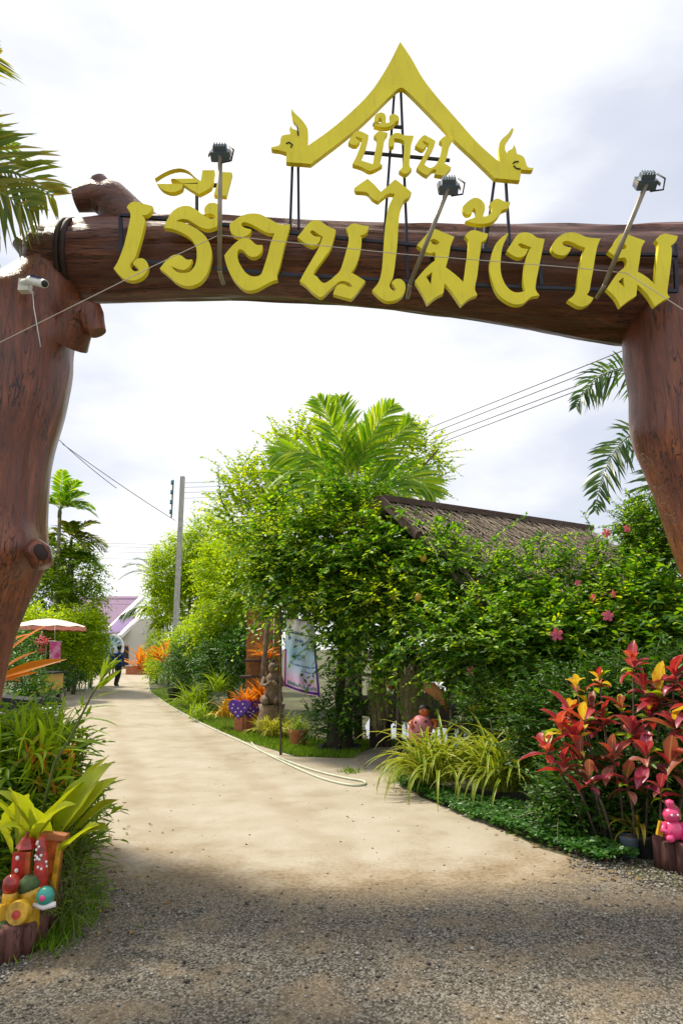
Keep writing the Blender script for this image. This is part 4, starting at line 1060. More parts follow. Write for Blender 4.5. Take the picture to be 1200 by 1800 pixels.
palm('low young areca palm below the tall one', (P(455, 1200, 15.2).x, 15.2, 0), P(485, 960, 12.9), [(-85, 62, 1.15, .45), (-95, 40, 1.0, .5), (10, 85, 1.1, -.1), (-15, 80, 1.15, -.05), (90, 50, 1.0, .4), (-60, 15, .9, .5)], 0.36, 0.045, GREEN_PALM, 24, 0.045, vee=.4, hang=.25)

# --- flowering climber swallowing the hut
vine = thing('climbing_vine', 'glossy green climber smothering the thatched hut front', 'climber', (2.4, 10.2, 0))
m = MB()
for (a, Ya), (b_, Yb), r_ in ((((600, 1290), 11.6), ((585, 1000), 11.4), .05), (((700, 1270), 11), ((690, 1000), 10.8), .05), (((830, 1330), 9.8), ((790, 1050), 9.8), .05), (((930, 1330), 9.2), ((960, 1080), 9.2), .05)):
    p0 = P(a[0], a[1], Ya); p0.z = 0; m.tube([p0, p0.lerp(P(*b_, Yb), .5) + Vector((.06, .05, 0)), P(*b_, Yb)], [r_, r_ * .8, r_ * .4], 7)
m.build('stem', M['bark'], vine)
crown(vine, [(560, 960, 11.6, 70, 46, .6), (500, 1000, 11.8, 60, 50, .6), (620, 900, 11.8, 60, 40, .5), (580, 1040, 11.3, 80, 50, .6), (640, 1090, 11.0, 70, 46, .55), (690, 1000, 10.9, 66, 60, .6), (660, 1140, 10.8, 66, 36, .5), (590, 1060, 11.4, 40, 22, .25), (735, 1120, 10.6, 60, 50, .5), (770, 1000, 10.5, 46, 50, .5), (510, 1055, 11.6, 40, 36, .4)], 1550, (0.25, 0.95), 0.05, (0.08, 0.155), 0.55, GREEN_VINE, 51, up=.3, droop=.55, front=.6, name='leaves')
crown(vine, [(540, 950, 11.6, 90, 50, .6), (490, 1010, 11.7, 60, 50, .5), (600, 1060, 11.0, 90, 40, .5), (650, 960, 11.2, 70, 60, .5), (720, 1060, 10.4, 80, 60, .5)], 620, (0.25, 0.8), 0.05, (0.06, 0.12), 0.5, GREEN_LIME, 55, up=.4, droop=.4, inner=.55, front=.7, name='young_leaves')
crown(vine, [(640, 1090, 10.9, 110, 60, .5), (740, 1110, 10.4, 80, 60, .5), (540, 1000, 11.4, 90, 50, .5)], 130, (0.2, 0.5), 0.09, (0.15, 0.22), 0.5, GREEN_DARK, 56, up=.3, droop=.6, inner=.6, front=.7, name='large_leaves')
crown(vine, [(560, 900, 11.8, 90, 30, .5), (500, 960, 11.8, 60, 36, .5), (640, 880, 11.6, 70, 26, .4), (700, 980, 10.8, 70, 40, .5), (600, 1010, 11.2, 90, 40, .5)], 170, (0.6, 1.4), 0.036, (0.08, 0.135), 0.55, GREEN_VINE, 53, up=.75, droop=.45, inner=.6, name='shoots')
vine2 = thing('flowering_shrub', 'dense dark green hibiscus shrub with pink flowers below the thatch', 'shrub', (2.9, 9.2, 0))
m = MB()
for u, v, Y in ((800, 1050, 9.6), (880, 1060, 9.2), (960, 1060, 8.8), (1050, 1040, 8.6)):
    p = P(u, v, Y); q = Vector((p.x, p.y + .1, 0)); m.tube([q, q.lerp(p, .5) + Vector((.08, .02, 0)), p], [.035, .03, .012], 6)
m.build('stem', M['bark'], vine2)
crown(vine2, [(780, 1095, 9.8, 60, 50, .6), (840, 1095, 9.6, 66, 48, .6), (900, 1095, 9.3, 66, 46, .6), (960, 1110, 9.0, 66, 50, .6), (1030, 1105, 8.8, 66, 56, .6), (820, 1160, 9.6, 70, 56, .5), (900, 1140, 9.1, 76, 66, .6), (980, 1140, 8.7, 70, 60, .6), (1060, 1130, 8.5, 66, 60, .6), (1130, 1100, 8.3, 60, 80, .6), (1100, 1040, 8.6, 46, 50, .5), (750, 1010, 10.2, 50, 30, .4), (820, 1035, 9.8, 56, 30, .4), (910, 1045, 9.4, 56, 26, .4), (990, 1050, 9.0, 50, 26, .4), (1090, 1190, 8.2, 70, 50, .5), (1180, 1150, 8.0, 60, 70, .5)], 2900, (0.2, 0.6), 0.042, (0.07, 0.145), 0.55, GREEN_VINE, 52, up=.25, droop=.5, front=.7, name='leaves')
crown(vine2, [(800, 1060, 9.9, 70, 30, .4), (880, 1060, 9.6, 70, 30, .4), (960, 1075, 9.1, 70, 30, .4), (1040, 1060, 8.8, 60, 40, .4), (900, 1120, 8.8, 120, 60, .5), (1000, 1150, 8.4, 100, 60, .5)], 200, (0.4, 1.0), 0.034, (0.06, 0.10), 0.55, GREEN_VINE, 54, up=.7, droop=.6, inner=.6, front=.8, name='shoots')
# arching sprays that stand clear of the thatch
pos = []; dd = []; nn = []; LL = []; m = MB()
g_ = random.Random(5)
for (pts, Y) in (([(700, 1000), (780, 1010), (850, 960), (925, 905)], 9.7), ([(820, 1030), (900, 970), (960, 945), (1025, 940)], 9.4), ([(860, 1040), (930, 1000), (1000, 985), (1040, 985)], 9.2), ([(640, 960), (700, 935), (760, 920), (800, 945), (830, 960)], 10.3), ([(660, 1170), (760, 1110), (860, 1060), (930, 1020)], 9.2), ([(470, 880), (560, 845), (660, 850), (720, 870)], 11.2), ([(640, 870), (700, 840), (760, 820), (800, 825)], 11.6), ([(690, 1000), (740, 950), (770, 930), (790, 905)], 10.2), ([(1060, 1020), (1045, 960), (1035, 925), (1025, 900)], 8.9), ([(1050, 1000), (1066, 960), (1066, 940)], 8.9), ([(500, 1110), (560, 1120), (620, 1110), (680, 1080)], 10.6), ([(430, 960), (390, 880), (384, 815)], 13.5), ([(520, 1000), (600, 960), (680, 955), (740, 985)], 10.6), ([(740, 1200), (840, 1150), (940, 1110)], 9.0)):
    P3 = [P(a, b_, Y - 0.12 * i) for i, (a, b_) in enumerate(pts)]
    path2 = []
    for i in range(len(P3) - 1):
        p0 = P3[max(0, i - 1)]; p1 = P3[i]; p2 = P3[i + 1]; p3 = P3[min(len(P3) - 1, i + 2)]
        for j in range(14):
            s = j / 14; path2.append(0.5 * ((2 * p1) + (p2 - p0) * s + (2 * p0 - 5 * p1 + 4 * p2 - p3) * s * s + (3 * p1 - p0 - 3 * p2 + p3) * s ** 3))
    path2.append(P3[-1])
    m = MB(); m.tube(path2, [0.008 * (1 - .7 * i / len(path2)) for i in range(len(path2))], 5); m.build('spray_stem', M['stem'], vine)
    for i in range(len(path2) - 1):
        tn = (path2[i + 1] - path2[i]); ln = tn.length; tn.normalize()
        sd = tn.cross(Vector((0, 0, 1))).normalized()
        for k in range(max(1, int(ln / 0.011))):
            s = g_.choice((-1, 1)); rv = Vector((g_.gauss(0, 1), g_.gauss(0, 1), g_.gauss(0, 1)))
            pos.append(path2[i].lerp(path2[i + 1], g_.random()) + rv * .012); dd.append(tn * .5 + sd * s * .7 + Vector((0, 0, .35)) + rv * .3); nn.append(Vector((0, -.3, 1)) + rv * .35); LL.append(g_.uniform(.06, .10) * (1 - .4 * i / len(path2)))
mesh_obj('arching_spray', leaf_mesh('arching_spray', np.array([tuple(x) for x in pos]), np.array([tuple(x) for x in dd]), np.array([tuple(x) for x in nn]), np.array(LL), np.array(LL) * .52, GREEN_VINE), vine)
crown(vine2, [(860, 1110, 9.2, 100, 60, .5), (980, 1130, 8.6, 100, 60, .5), (1090, 1110, 8.3, 80, 70, .5)], 330, (0.2, 0.5), 0.05, (0.06, 0.11), 0.5, GREEN_LIME, 57, up=.4, inner=.6, front=.8, name='young_leaves')
crown(vine2, [(860, 1140, 9.2, 100, 60, .5), (1000, 1150, 8.6, 120, 70, .5)], 150, (0.2, 0.5), 0.09, (0.14, 0.2), 0.5, GREEN_DARK, 58, up=.3, inner=.6, front=.8, name='large_leaves')
crown(vine2, [(770, 985, 10.0, 50, 26, .3), (850, 1005, 9.7, 60, 26, .3), (940, 1005, 9.3, 60, 26, .3), (1020, 1000, 8.9, 50, 30, .3)], 210, (0.25, 0.7), 0.036, (0.06, 0.11), 0.55, GREEN_VINE, 59, up=.6, droop=.5, inner=.3, front=.8, name='shoots')
# hibiscus flowers
fm = MB()
for k in range(5):
    a = k * 2 * math.pi / 5
    d = Vector((math.cos(a), 0, math.sin(a))); s = Vector((-math.sin(a), 0, math.cos(a)))
    fm.add([Vector((0, 0, 0)), d * .03 - s * .02 + Vector((0, -.018, 0)), d * .055 - s * .018 + Vector((0, -.014, 0)), d * .062 + Vector((0, -.008, 0)), d * .055 + s * .018 + Vector((0, -.018, 0)), d * .03 + s * .02 + Vector((0, -.022, 0))], [(0, 1, 2, 3), (0, 3, 4, 5)])
f0 = fm.build('flower', PETAL, None); fme = f0.data; bpy.data.objects.remove(f0)
for i, (u, v, Y, s) in enumerate(((978, 1115, 7.9, 1.25), (1067, 1083, 7.75, 1.1), (827, 1179, 8.8, 1.05), (1064, 937, 8.6, 1.0), (1040, 1050, 8.1, .8), (1015, 1025, 8.3, .7), (1076, 1044, 8.0, .8), (1100, 930, 8.5, .9), (1012, 1190, 7.8, .6), (1100, 1250, 7.6, .6))):
    o = bpy.data.objects.new('flower', fme); COL.objects.link(o); wpart(o, vine2)
    o.matrix_parent_inverse = Matrix.Translation(-Vector(vine2.location))
    o.location = P(u, v, Y); o.scale = (s, s, s); o.rotation_euler = (random.uniform(-.5, .5), random.uniform(0, 3), random.uniform(-.6, .6))
# yellow fruits in the climber
fr_ = MB(); fr_.lathe((0, 0, 0), [(.005, -.055), (.03, -.05), (.05, -.02), (.052, .01), (.035, .045), (.008, .055)], 12)
f0 = fr_.build('fruit', plain('fruit_skin', (.45, .28, .03), .4, var=.3), None); fme = f0.data; bpy.data.objects.remove(f0)
for (u, v, Y) in ((735, 1050, 9.4), (744, 982, 9.75), (694, 1050, 10.1)):
    o = bpy.data.objects.new('fruit', fme); COL.objects.link(o); o.parent = vine; o.matrix_parent_inverse = Matrix.Translation(-Vector(vine.location)); o.location = P(u, v, Y)

# --- tree of small leaves against the right post, palm behind it
t = thing('tree', 'fine-leaved shrub tree against the right gate post', 'tree', (P(1150, 1200, 8.8).x, 8.8, 0))
trunk(t, (P(1160, 1200, 8.8).x, 8.8, 0), [P(1130, 960, 8.8), P(1170, 920, 8.8)], .05)
crown(t, [(1135, 985, 8.8, 42, 60, .45), (1160, 930, 8.8, 36, 50, .4), (1120, 930, 8.8, 26, 40, .3), (1180, 1000, 8.7, 40, 60, .4)], 900, (0.2, 0.5), 0.033, (0.05, 0.085), 0.5, GREEN_VINE, 61, stems=True)
t = thing('palm_tree', 'dark feathery palm arching from behind the right gate post', 'palm tree', (P(1260, 1200, 9.8).x, 9.8, 0))
pc = P(1245, 770, 9.8)
m = MB(); m.tube([(pc.x, 9.8, 0), (pc.x, 9.8, 2), pc], [.12, .1, .08], 10); m.build('trunk', M['palmtrunk'], t)
frond(t, pc, P(1085, 560, 9.3), P(1012, 715, 9.2), 64, 0.40, 0.042, GREEN_PALMD, hang=.35, vee=.2, r=.018, seed=1, plume=1.2, face=(.1, -1, .2))
frond(t, pc, P(1075, 690, 9.3), P(1045, 898, 9.1), 64, 0.40, 0.042, GREEN_PALMD, hang=.2, vee=.2, r=.018, seed=2, plume=1.2, face=(.1, -1, .2))
frond(t, pc, P(1150, 780, 9.2), P(1105, 985, 9.0), 64, 0.40, 0.042, GREEN_PALMD, hang=.2, vee=.2, r=.018, seed=3, plume=1.2, face=(.1, -1, .2))
frond(t, pc, P(1300, 560, 9.8), P(1420, 650, 9.6), 40, 0.5, 0.03, GREEN_PALMD, seed=4)
frond(t, pc, P(1330, 760, 9.4), P(1380, 950, 9.2), 40, 0.5, 0.03, GREEN_PALMD, seed=5)
frond(t, pc, P(1240, 560, 10.5), P(1240, 560, 11.6), 40, 0.5, 0.03, GREEN_PALMD, seed=6)
# --- near palm at top left, its trunk outside the frame
t = thing('palm_tree', 'near palm fronds with yellow-green leaflets hanging in at the upper left', 'palm tree', (-4.6, 6.0, 0))
pc = P(-330, 215, 6.0)
m = MB(); m.tube([(pc.x - .1, 6.0, 0), (pc.x, 6.0, 3), pc], [.16, .13, .1], 12); m.build('trunk', M['palmtrunk'], t)
frond(t, pc, P(-150, 190, 5.8), P(95, 345, 5.6), 54, 0.75, 0.045, PALM_GOLD, hang=.2, vee=.1, r=.02, sweep=.9, seed=1, plume=.4, face=(0, -1, -.3))
frond(t, pc, P(-170, 230, 5.7), P(55, 370, 5.4), 50, 0.75, 0.045, PALM_GOLD, hang=.28, vee=.0, r=.02, sweep=.8, seed=7, plume=.4, face=(0, -1, -.3))
frond(t, pc, P(-150, 60, 6.0), P(-5, 98, 6.0), 40, 0.6, 0.035, PALM_GOLD, hang=.1, vee=.1, r=.02, sweep=.9, seed=2)
frond(t, pc, P(-120, 180, 5.9), P(30, 260, 5.9), 44, 0.55, 0.04, GREEN_PALM, hang=.15, vee=.1, r=.02, sweep=.9, seed=3)
frond(t, pc, P(-350, 60, 5.6), P(-400, 220, 4.8), 36, 0.6, 0.03, GREEN_PALM, seed=4)
frond(t, pc, P(-500, 100, 6.2), P(-640, 260, 6.4), 36, 0.6, 0.03, GREEN_PALM, seed=5)
frond(t, pc, P(-300, 50, 6.8), P(-260, 150, 7.8), 36, 0.6, 0.03, GREEN_PALM, seed=6)

# --- screens of shrubs far behind the hut and around the stall
t = thing('hedge', 'dark hedge beyond the pond behind the thatched hut', 'hedge', (5.2, 20, 0))
trunk(t, (5.0, 20, 0), [P(900, 1120, 20), P(1000, 1110, 20), P(1120, 1110, 20)], .08)
crown(t, [(840, 1140, 20, 70, 60, 1), (930, 1120, 20, 80, 80, 1), (1030, 1120, 20, 80, 80, 1), (1130, 1120, 20, 80, 80, 1), (1220, 1120, 20, 80, 80, 1), (1000, 1190, 19.5, 200, 30, .8), (1150, 1190, 19.5, 120, 30, .8)], 2600, (0.3, 0.8), 0.06, (0.13, 0.22), 0.5, GREEN_DARK, 97, six=False, stems=False, up=.4)
t = thing('shrub', 'dark leafy shrub around the vending cart at the stall', 'shrub', (P(40, 1230, 17).x, 17, 0))
trunk(t, (P(40, 1230, 17).x, 17, 0), [P(30, 1170, 17), P(60, 1180, 17)], .04)
crown(t, [(40, 1190, 17, 36, 36, .6), (70, 1225, 16.5, 24, 28, .5), (20, 1150, 18, 40, 40, .7), (45, 1240, 16, 40, 24, .5), (110, 1190, 22.6, 20, 22, .6), (60, 1150, 23, 40, 30, .6)], 1500, (0.2, 0.5), 0.045, (0.08, 0.14), 0.45, GREEN_DARK, 98, six=False, stems=False, up=.5)

# --- right bed
t = thing('shrub', 'dark shadowy shrub behind the red crotons', 'shrub', (P(1060, 1400, 7.3).x, 7.3, 0))
trunk(t, (P(1060, 1450, 7.3).x, 7.3, 0), [P(980, 1300, 7.3), P(1100, 1250, 7.3)], .03)
crown(t, [(900, 1270, 9.0, 60, 60, .4), (970, 1280, 7.6, 76, 80, .4), (1040, 1260, 7.2, 76, 90, .4), (1120, 1260, 7.0, 76, 100, .4), (1190, 1260, 6.9, 60, 110, .4), (1000, 1380, 6.9, 56, 60, .3), (1060, 1400, 6.3, 76, 60, .3), (1140, 1400, 6.1, 70, 60, .3), (1210, 1390, 5.9, 60, 70, .3), (990, 1420, 6.5, 60, 40, .3), (870, 1240, 8.6, 60, 40, .4)], 3600, (0.15, 0.45), 0.035, (0.055, 0.11), 0.40, GREEN_DARK, 71, up=.5, front=.6)
t = thing('feathery_shrub', 'fine feathery green plant left of the lowest croton rosettes', 'shrub', (P(880, 1380, 7.8).x, 7.8, 0))
trunk(t, (P(880, 1400, 7.8).x, 7.8, 0), [P(860, 1260, 7.8), P(900, 1260, 7.8)], .015)
crown(t, [(890, 1250, 8.4, 60, 40, .3), (950, 1280, 7.8, 46, 46, .3)], 420, (0.12, 0.35), 0.02, (0.05, 0.08), 0.14, STRAP_LEAF, 72, six=False, up=.6, stems=False)
cover = []
g_ = random.Random(9)
n_ = 0; pos = []; dd = []; nn = []; LL = []
while n_ < 8500:
    u = g_.uniform(700, 1120); lo = 1408 + (u - 820) * 0.13; hi_ = 1440 + (u - 820) * 0.36
    if u < 820: lo = 1372 + (u - 700) * .3; hi_ = 1383 + (u - 700) * .475
    if u > 1060: hi_ = 1526 - (u - 1060) * .1
    v = lo + (hi_ - lo) * g_.random() ** .8
    p = G(u, v); h = .03 + .09 * abs(nz3(p.x * 3, p.y * 3, 1)) + .05 * g_.random(); p.z = h
    a = g_.uniform(0, 6.28)
    pos.append(tuple(p)); dd.append((math.cos(a), math.sin(a), g_.uniform(-.2, .5))); nn.append((g_.gauss(0, .3), -.3 + g_.gauss(0, .3), 1)); LL.append(g_.uniform(.025, .05)); n_ += 1
o = mesh_obj('ground_cover', leaf_mesh('ground_cover', np.array(pos), np.array(dd), np.array(nn), np.array(LL), np.array(LL) * .75, COVER)); tag(o, 'low round-leaved creeping plants spilling onto the gravel at right', 'ground cover', kind='stuff')

# crotons: every big leaf is an object
cro = thing('croton_bush', 'red, coral and yellow leaved croton bush at the right edge', 'croton', (P(1090, 1480, 6.2).x, 6.2, 0))
CM = [[blade_mesh('croton_leaf', L, W, bd, mt, seg=6, cup=.5, wavy=.04, power=.8, peak=.45) for (L, W, bd) in ((.22, .10, .8), (.19, .085, 1.3), (.25, .105, .5))] for mt in CROTON]
CM.append([blade_mesh('croton_leaf', L, W, bd, STRAP_LEAF, seg=6, cup=.5, wavy=.04, power=.8, peak=.45) for (L, W, bd) in ((.2, .09, .8), (.18, .08, 1.3))])
g_ = random.Random(31)
stems_m = MB()
ros = [(985, 1275, 6.05, (2, 2, 3, 0), 13, 1.05), (1012, 1205, 6.25, (3, 3, 3, 2), 7, .75), (1052, 1190, 6.2, (2, 3, 3, 0), 10, .8), (1112, 1165, 6.1, (0, 0, 2, 1), 12, .95), (1090, 1240, 6.0, (3, 3, 1, 5), 9, .8), (1110, 1285, 5.9, (0, 1, 2, 2), 13, 1.05), (1160, 1220, 5.9, (0, 1, 1, 4), 13, 1.1), (1185, 1185, 5.8, (0, 0, 1, 1), 11, 1.0), (1185, 1270, 5.7, (1, 0, 5, 4), 12, 1.05), (1020, 1330, 5.9, (2, 5, 4, 2), 10, .9), (1000, 1250, 6.2, (0, 2, 1, 1), 11, 1.0), (960, 1310, 6.0, (0, 1, 0, 2), 10, .95), (1060, 1260, 6.1, (1, 4, 5, 0), 11, .9), (1075, 1325, 5.8, (5, 4, 2, 1), 11, .9), (1135, 1325, 5.7, (4, 5, 1, 4), 11, 1.0), (1175, 1340, 5.6, (5, 5, 4, 3), 9, 1.0), (1040, 1240, 6.15, (4, 1, 4, 5), 9, .9), (1140, 1250, 5.95, (1, 4, 0, 1), 11, .9), (1215, 1230, 5.6, (0, 1, 1, 0), 12, 1.1), (1210, 1310, 5.5, (1, 4, 5, 2), 12, 1.0), (1010, 1300, 5.95, (2, 0, 3, 1), 10, .9), (1035, 1365, 5.75, (5, 4, 2, 1), 9, .85), (1100, 1370, 5.65, (4, 5, 1, 4), 9, .9), (990, 1340, 5.9, (2, 0, 5, 1), 9, .85), (1160, 1385, 5.5, (4, 5, 4, 1), 9, .85), (1130, 1205, 6.0, (0, 2, 1, 3), 10, .9), (1025, 1265, 6.0, (2, 3, 0, 2), 9, .9)]
for (u, v, Y, pal, n, sc) in ros:
    c = P(u, v, Y)
    bs = Vector((P(1090, 1480, 6.2).x + (c.x - P(1090, 1480, 6.2).x) * .45, Y + .1, 0.0))
    stems_m.tube([bs, bs.lerp(c, .55) + Vector((.03, .03, .02)), c], [.012, .010, .007], 6)
    for i in range(n):
        hgt = g_.uniform(-.10, .03); el = 70 - 95 * (i / n) + g_.uniform(-18, 18)
        az = i * 137.5 + g_.uniform(-20, 20)
        put_leaf(g_.choice(CM[g_.choice(pal + ((3,) if i < 1 else (6,) if i % 2 else (0,)))]), cro, c - Vector(cro.location) + Vector((0, 0, -0.10 * i / n)), az, el, g_.uniform(-.4, .4), sc * g_.uniform(.6, 1.1))
stems_m.build('stem', M['bark'], cro)

# variegated spider plants in front of the hut
SPB = [blade_mesh('spider_blade', .95, .036, b_, [YELLOW_BLADE, GREEN_BLADE], seg=10, cup=.5, stripes=True, peak=.3) for b_ in (1.7, 2.3, 2.8)] + [blade_mesh('spider_blade', .8, .034, 1.6, [YELLOW_BLADE, GREEN_BLADE], seg=7, cup=.5, stripes=True, peak=.3)]
tussock('big yellow-striped grassy clump nearer the path, left of the pair', (P(768, 1395, 8.25).x, 8.25, 0.12), SPB, 298, (.5, 1.15), (38, 90), .26, group='yellow-striped clumps', seed=3)
tussock('big yellow-striped grassy clump right of the pair, beside the crotons', (P(880, 1400, 7.85).x, 7.85, 0.12), SPB, 298, (.55, 1.22), (38, 90), .26, group='yellow-striped clumps', seed=4)
tussock('small pale-edged grassy tuft at the foot of the striped clumps', (P(697, 1368, 8.9).x, 8.9, 0), SPB, 60, (.2, .4), (30, 85), .08, name='grass_tuft', seed=5)
LP = [blade_mesh('lime_blade', .5, .024, b_, [YELLOW_BLADE, LIME_BLADE], seg=7, cup=.5, stripes=True, peak=.3) for b_ in (1.2, 1.9, 2.5)]
tussock('bright lime spider plant on the verge before the stone statue', (P(482, 1290, 13.0).x, 13.0, 0.05), LP, 170, (.8, 1.25), (35, 88), .22, name='spider_plant', seed=6)
tussock('lime spider plant trailing beside the terracotta pot', (P(525, 1285, 12.6).x, 12.6, 0.08), LP, 60, (.6, .95), (35, 88), .12, name='spider_plant', seed=16)
OB = [blade_mesh('orange_blade', .55, .06, b_, ORANGE_LEAF, seg=6, cup=.5, peak=.35) for b_ in (.5, .9, 1.3)]
YB = [blade_mesh('yellow_blade', .5, .05, b_, [plain('gold_blade', (.55, .36, .02), .45, var=.25)], seg=6, cup=.4, peak=.35) for b_ in (1.0, 1.7, 2.3)]
tussock('fiery orange bromeliad above the purple hearts', (P(432, 1225, 14.0).x, 14.0, .42), OB, 60, (.7, 1.05), (25, 85), .12, name='bromeliad', seed=7)
tussock('orange bromeliad leaning beside the stone statue', (P(462, 1215, 14.2).x, 14.2, .55), OB, 46, (.7, 1.1), (35, 88), .1, name='bromeliad', seed=8)
tussock('golden drooping plant left of the purple hearts', (P(397, 1270, 14.2).x, 14.2, .25), YB, 60, (.7, 1.1), (30, 85), .12, name='croton_plant', seed=9)
tussock('orange bromeliad beside the utility pole on the far verge', (P(296, 1160, 24).x, 24, 1.0), OB, 50, (1.6, 2.2), (25, 85), .15, name='bromeliad', seed=10)
tussock('orange bromeliad bed at the far end of the path', (P(256, 1175, 44).x, 44, .3), OB, 50, (2.6, 3.6), (30, 85), .5, name='bromeliad', seed=11)
SG = [blade_mesh('strap_blade', .8, .035, b_, STRAP_LEAF, seg=7, cup=.4, peak=.3) for b_ in (.8, 1.4, 2.0)]
tussock('green strap-leaved plant spilling on the verge near the utility pole', (P(350, 1240, 18.5).x, 18.5, .1), SG, 110, (.8, 1.4), (35, 88), .3, name='strap_plant', seed=12)
tussock('pale strap-leaved plant in the undergrowth left of the orange stand', (P(388, 1200, 16.5).x, 16.5, .6), SG, 70, (.7, 1.1), (20, 85), .15, name='strap_plant', seed=13)
tussock('low strap-leaved plant on the verge before the golden plant', (P(350, 1265, 16).x, 16, .05), SG, 70, (.5, .8), (30, 85), .25, name='strap_plant', seed=14)
tussock('leafy fern in the dark stump planter by the deck post', (P(590, 1290, 11.6).x, 11.6, .25), SG, 70, (.4, .75), (10, 85), .12, name='fern', seed=15)

# lawn strip along the hose
g_ = random.Random(4); pos = []; dd = []; nn = []; LL = []
line = [(262, 1216), (300, 1241), (360, 1273), (430, 1304), (520, 1331), (620, 1334)]
for i in range(17000):
    s = g_.random() * (len(line) - 1); k = int(s); f = s - k
    u = line[k][0] * (1 - f) + line[k + 1][0] * f; v = line[k][1] * (1 - f) + line[k + 1][1] * f
    off = g_.random() ** 1.2
    p = G(u + off * 46, v - off * (12 + 18 * s / 5)); p.z = 0
    if v - off > 1345: continue
    pos.append(tuple(p)); dd.append((g_.gauss(0, .4), g_.gauss(0, .4), 1)); nn.append((g_.gauss(0, 1), g_.gauss(0, 1), .1)); LL.append(g_.uniform(.04, .11))
o = mesh_obj('lawn_grass', leaf_mesh('lawn_grass', np.array(pos), np.array(dd), np.array(nn), np.array(LL), .011, GRASS, six=False)); tag(o, 'short bright lawn strip beside the hose', 'grass', kind='stuff')
pos = []; dd = []; LL = []
for i in range(1500):
    u = g_.uniform(615, 760); v = 1303 + abs(g_.gauss(0, 4)); p = G(u, v); pos.append(tuple(p)); dd.append((g_.gauss(0, .4), g_.gauss(0, .4), 1)); LL.append(g_.uniform(.03, .09))
for i in range(160):
    p = G(616 + g_.gauss(0, 9), 1357 + g_.gauss(0, 2.5)); pos.append(tuple(p)); dd.append((g_.gauss(0, .7), g_.gauss(0, .7), 1)); LL.append(g_.uniform(.03, .07))
o = mesh_obj('weeds', leaf_mesh('weeds', np.array(pos), np.array(dd), rng.normal(size=(len(pos), 3)), np.array(LL), .012, GRASS, six=False)); tag(o, 'sparse weeds on the path and along the deck foot', 'weeds', kind='stuff')

# --- left foreground plants
lx = lambda u, Y: P(u, 1400, Y).x
BL = [blade_mesh('broad_blade', .55, .17, b_, BROAD_LEAF, seg=8, cup=.35, wavy=.03, peak=.5, power=.8) for b_ in (.4, .9)]
t = thing('broad_leaf_plant', 'large yellow-green broad leaves standing above the clay figures', 'plant', (lx(70, 4.7), 4.7, 0))
g_ = random.Random(3)
def leaf_to(par, me_list, L0, base, tip, roll=0., bendfix=0.15, sc=1.0):
    """leaf object from base to tip (world); L0 = native length of the mesh"""
    b_ = Vector(base); d = Vector(tip) - b_
    az = math.degrees(math.atan2(d.x, -d.y)); el = math.degrees(math.asin(max(-1, min(1, d.z / d.length)))) + math.degrees(bendfix)
    return put_leaf(me_list, par, b_ - Vector(par.location), az, el, roll, d.length / L0 * sc)
for (bu, bv, tu, tv, Y, ro, w) in ((85, 1500, 182, 1362, 4.35, 1.2, 0), (70, 1495, 120, 1360, 4.45, .8, 1), (30, 1490, 60, 1372, 4.35, -.9, 1), (55, 1500, 100, 1400, 4.2, .6, 1), (20, 1500, -20, 1430, 4.2, -.5, 0), (100, 1510, 165, 1455, 4.2, .4, 0), (10, 1480, 45, 1400, 4.6, .2, 0), (95, 1500, 172, 1345, 4.6, .9, 0), (88, 1500, 190, 1385, 4.5, 1.0, 0), (70, 1510, 35, 1385, 4.4, -1.0, 1), (110, 1490, 195, 1415, 4.7, .6, 0), (100, 1490, 130, 1375, 4.7, .5, 0), (40, 1500, -5, 1380, 4.5, -.6, 1), (60, 1480, 20, 1440, 4.2, -.4, 1), (120, 1500, 180, 1440, 4.5, .2, 1), (90, 1500, 150, 1400, 4.4, 1.3, 0), (75, 1520, 60, 1420, 4.3, -.2, 0)):
    leaf_to(t, BL[w], .52, P(bu, bv, Y + .1), P(tu, tv, Y - .15), ro)
m = MB()
for u in (60, 85, 100): m.tube([Vector((lx(u, 4.7), 4.75, 0)), P(u + 5, 1505, 4.65)], [.02, .014], 6)
m.build('stem', M['stem'], t)
SL = [blade_mesh('sword_blade', .6, .055, b_, STRAP_LEAF, seg=7, cup=.45, peak=.4) for b_ in (.3, .8, 1.4)]
BZ = [blade_mesh('bronze_blade', .5, .05, b_, BRONZE_LEAF, seg=7, cup=.45, peak=.4) for b_ in (.4, 1.0, 1.6)]
t = thing('sword_leaf_plant', 'upright green sword leaves before the foot of the left gate post', 'plant', (lx(50, 5.3), 5.3, 0))
for i in range(85):
    u = g_.uniform(-20, 105); v = g_.uniform(1330, 1400); Y = g_.uniform(5.0, 5.5)
    tu = u + g_.uniform(-30, 55); tv = 1228 + g_.uniform(0, 80) + abs(u - 60) * .25
    leaf_to(t, SL[g_.choice((0, 0, 1))], .58, P(u, v, Y), P(tu, tv, Y - g_.uniform(0, .2)), g_.uniform(-.9, .9))
for i in range(70):
    u = g_.uniform(-20, 120); v = g_.uniform(1390, 1500); Y = g_.uniform(4.8, 5.3); a = g_.uniform(0, 360)
    put_leaf(g_.choice(SL), t, P(u, v, Y) - Vector(t.location), a, g_.uniform(-10, 70), g_.uniform(-.6, .6), g_.uniform(.4, .8))
m = MB()
for u in (10, 45, 80): m.tube([Vector((lx(u, 5.3), 5.3, 0)), P(u, 1390, 5.25)], [.025, .015], 6)
m.build('stem', M['stem'], t)
t = thing('bronze_leaf_plant', 'bronze and orange leaved plant beside the bamboo shoot', 'plant', (lx(90, 5.0), 5.0, 0))
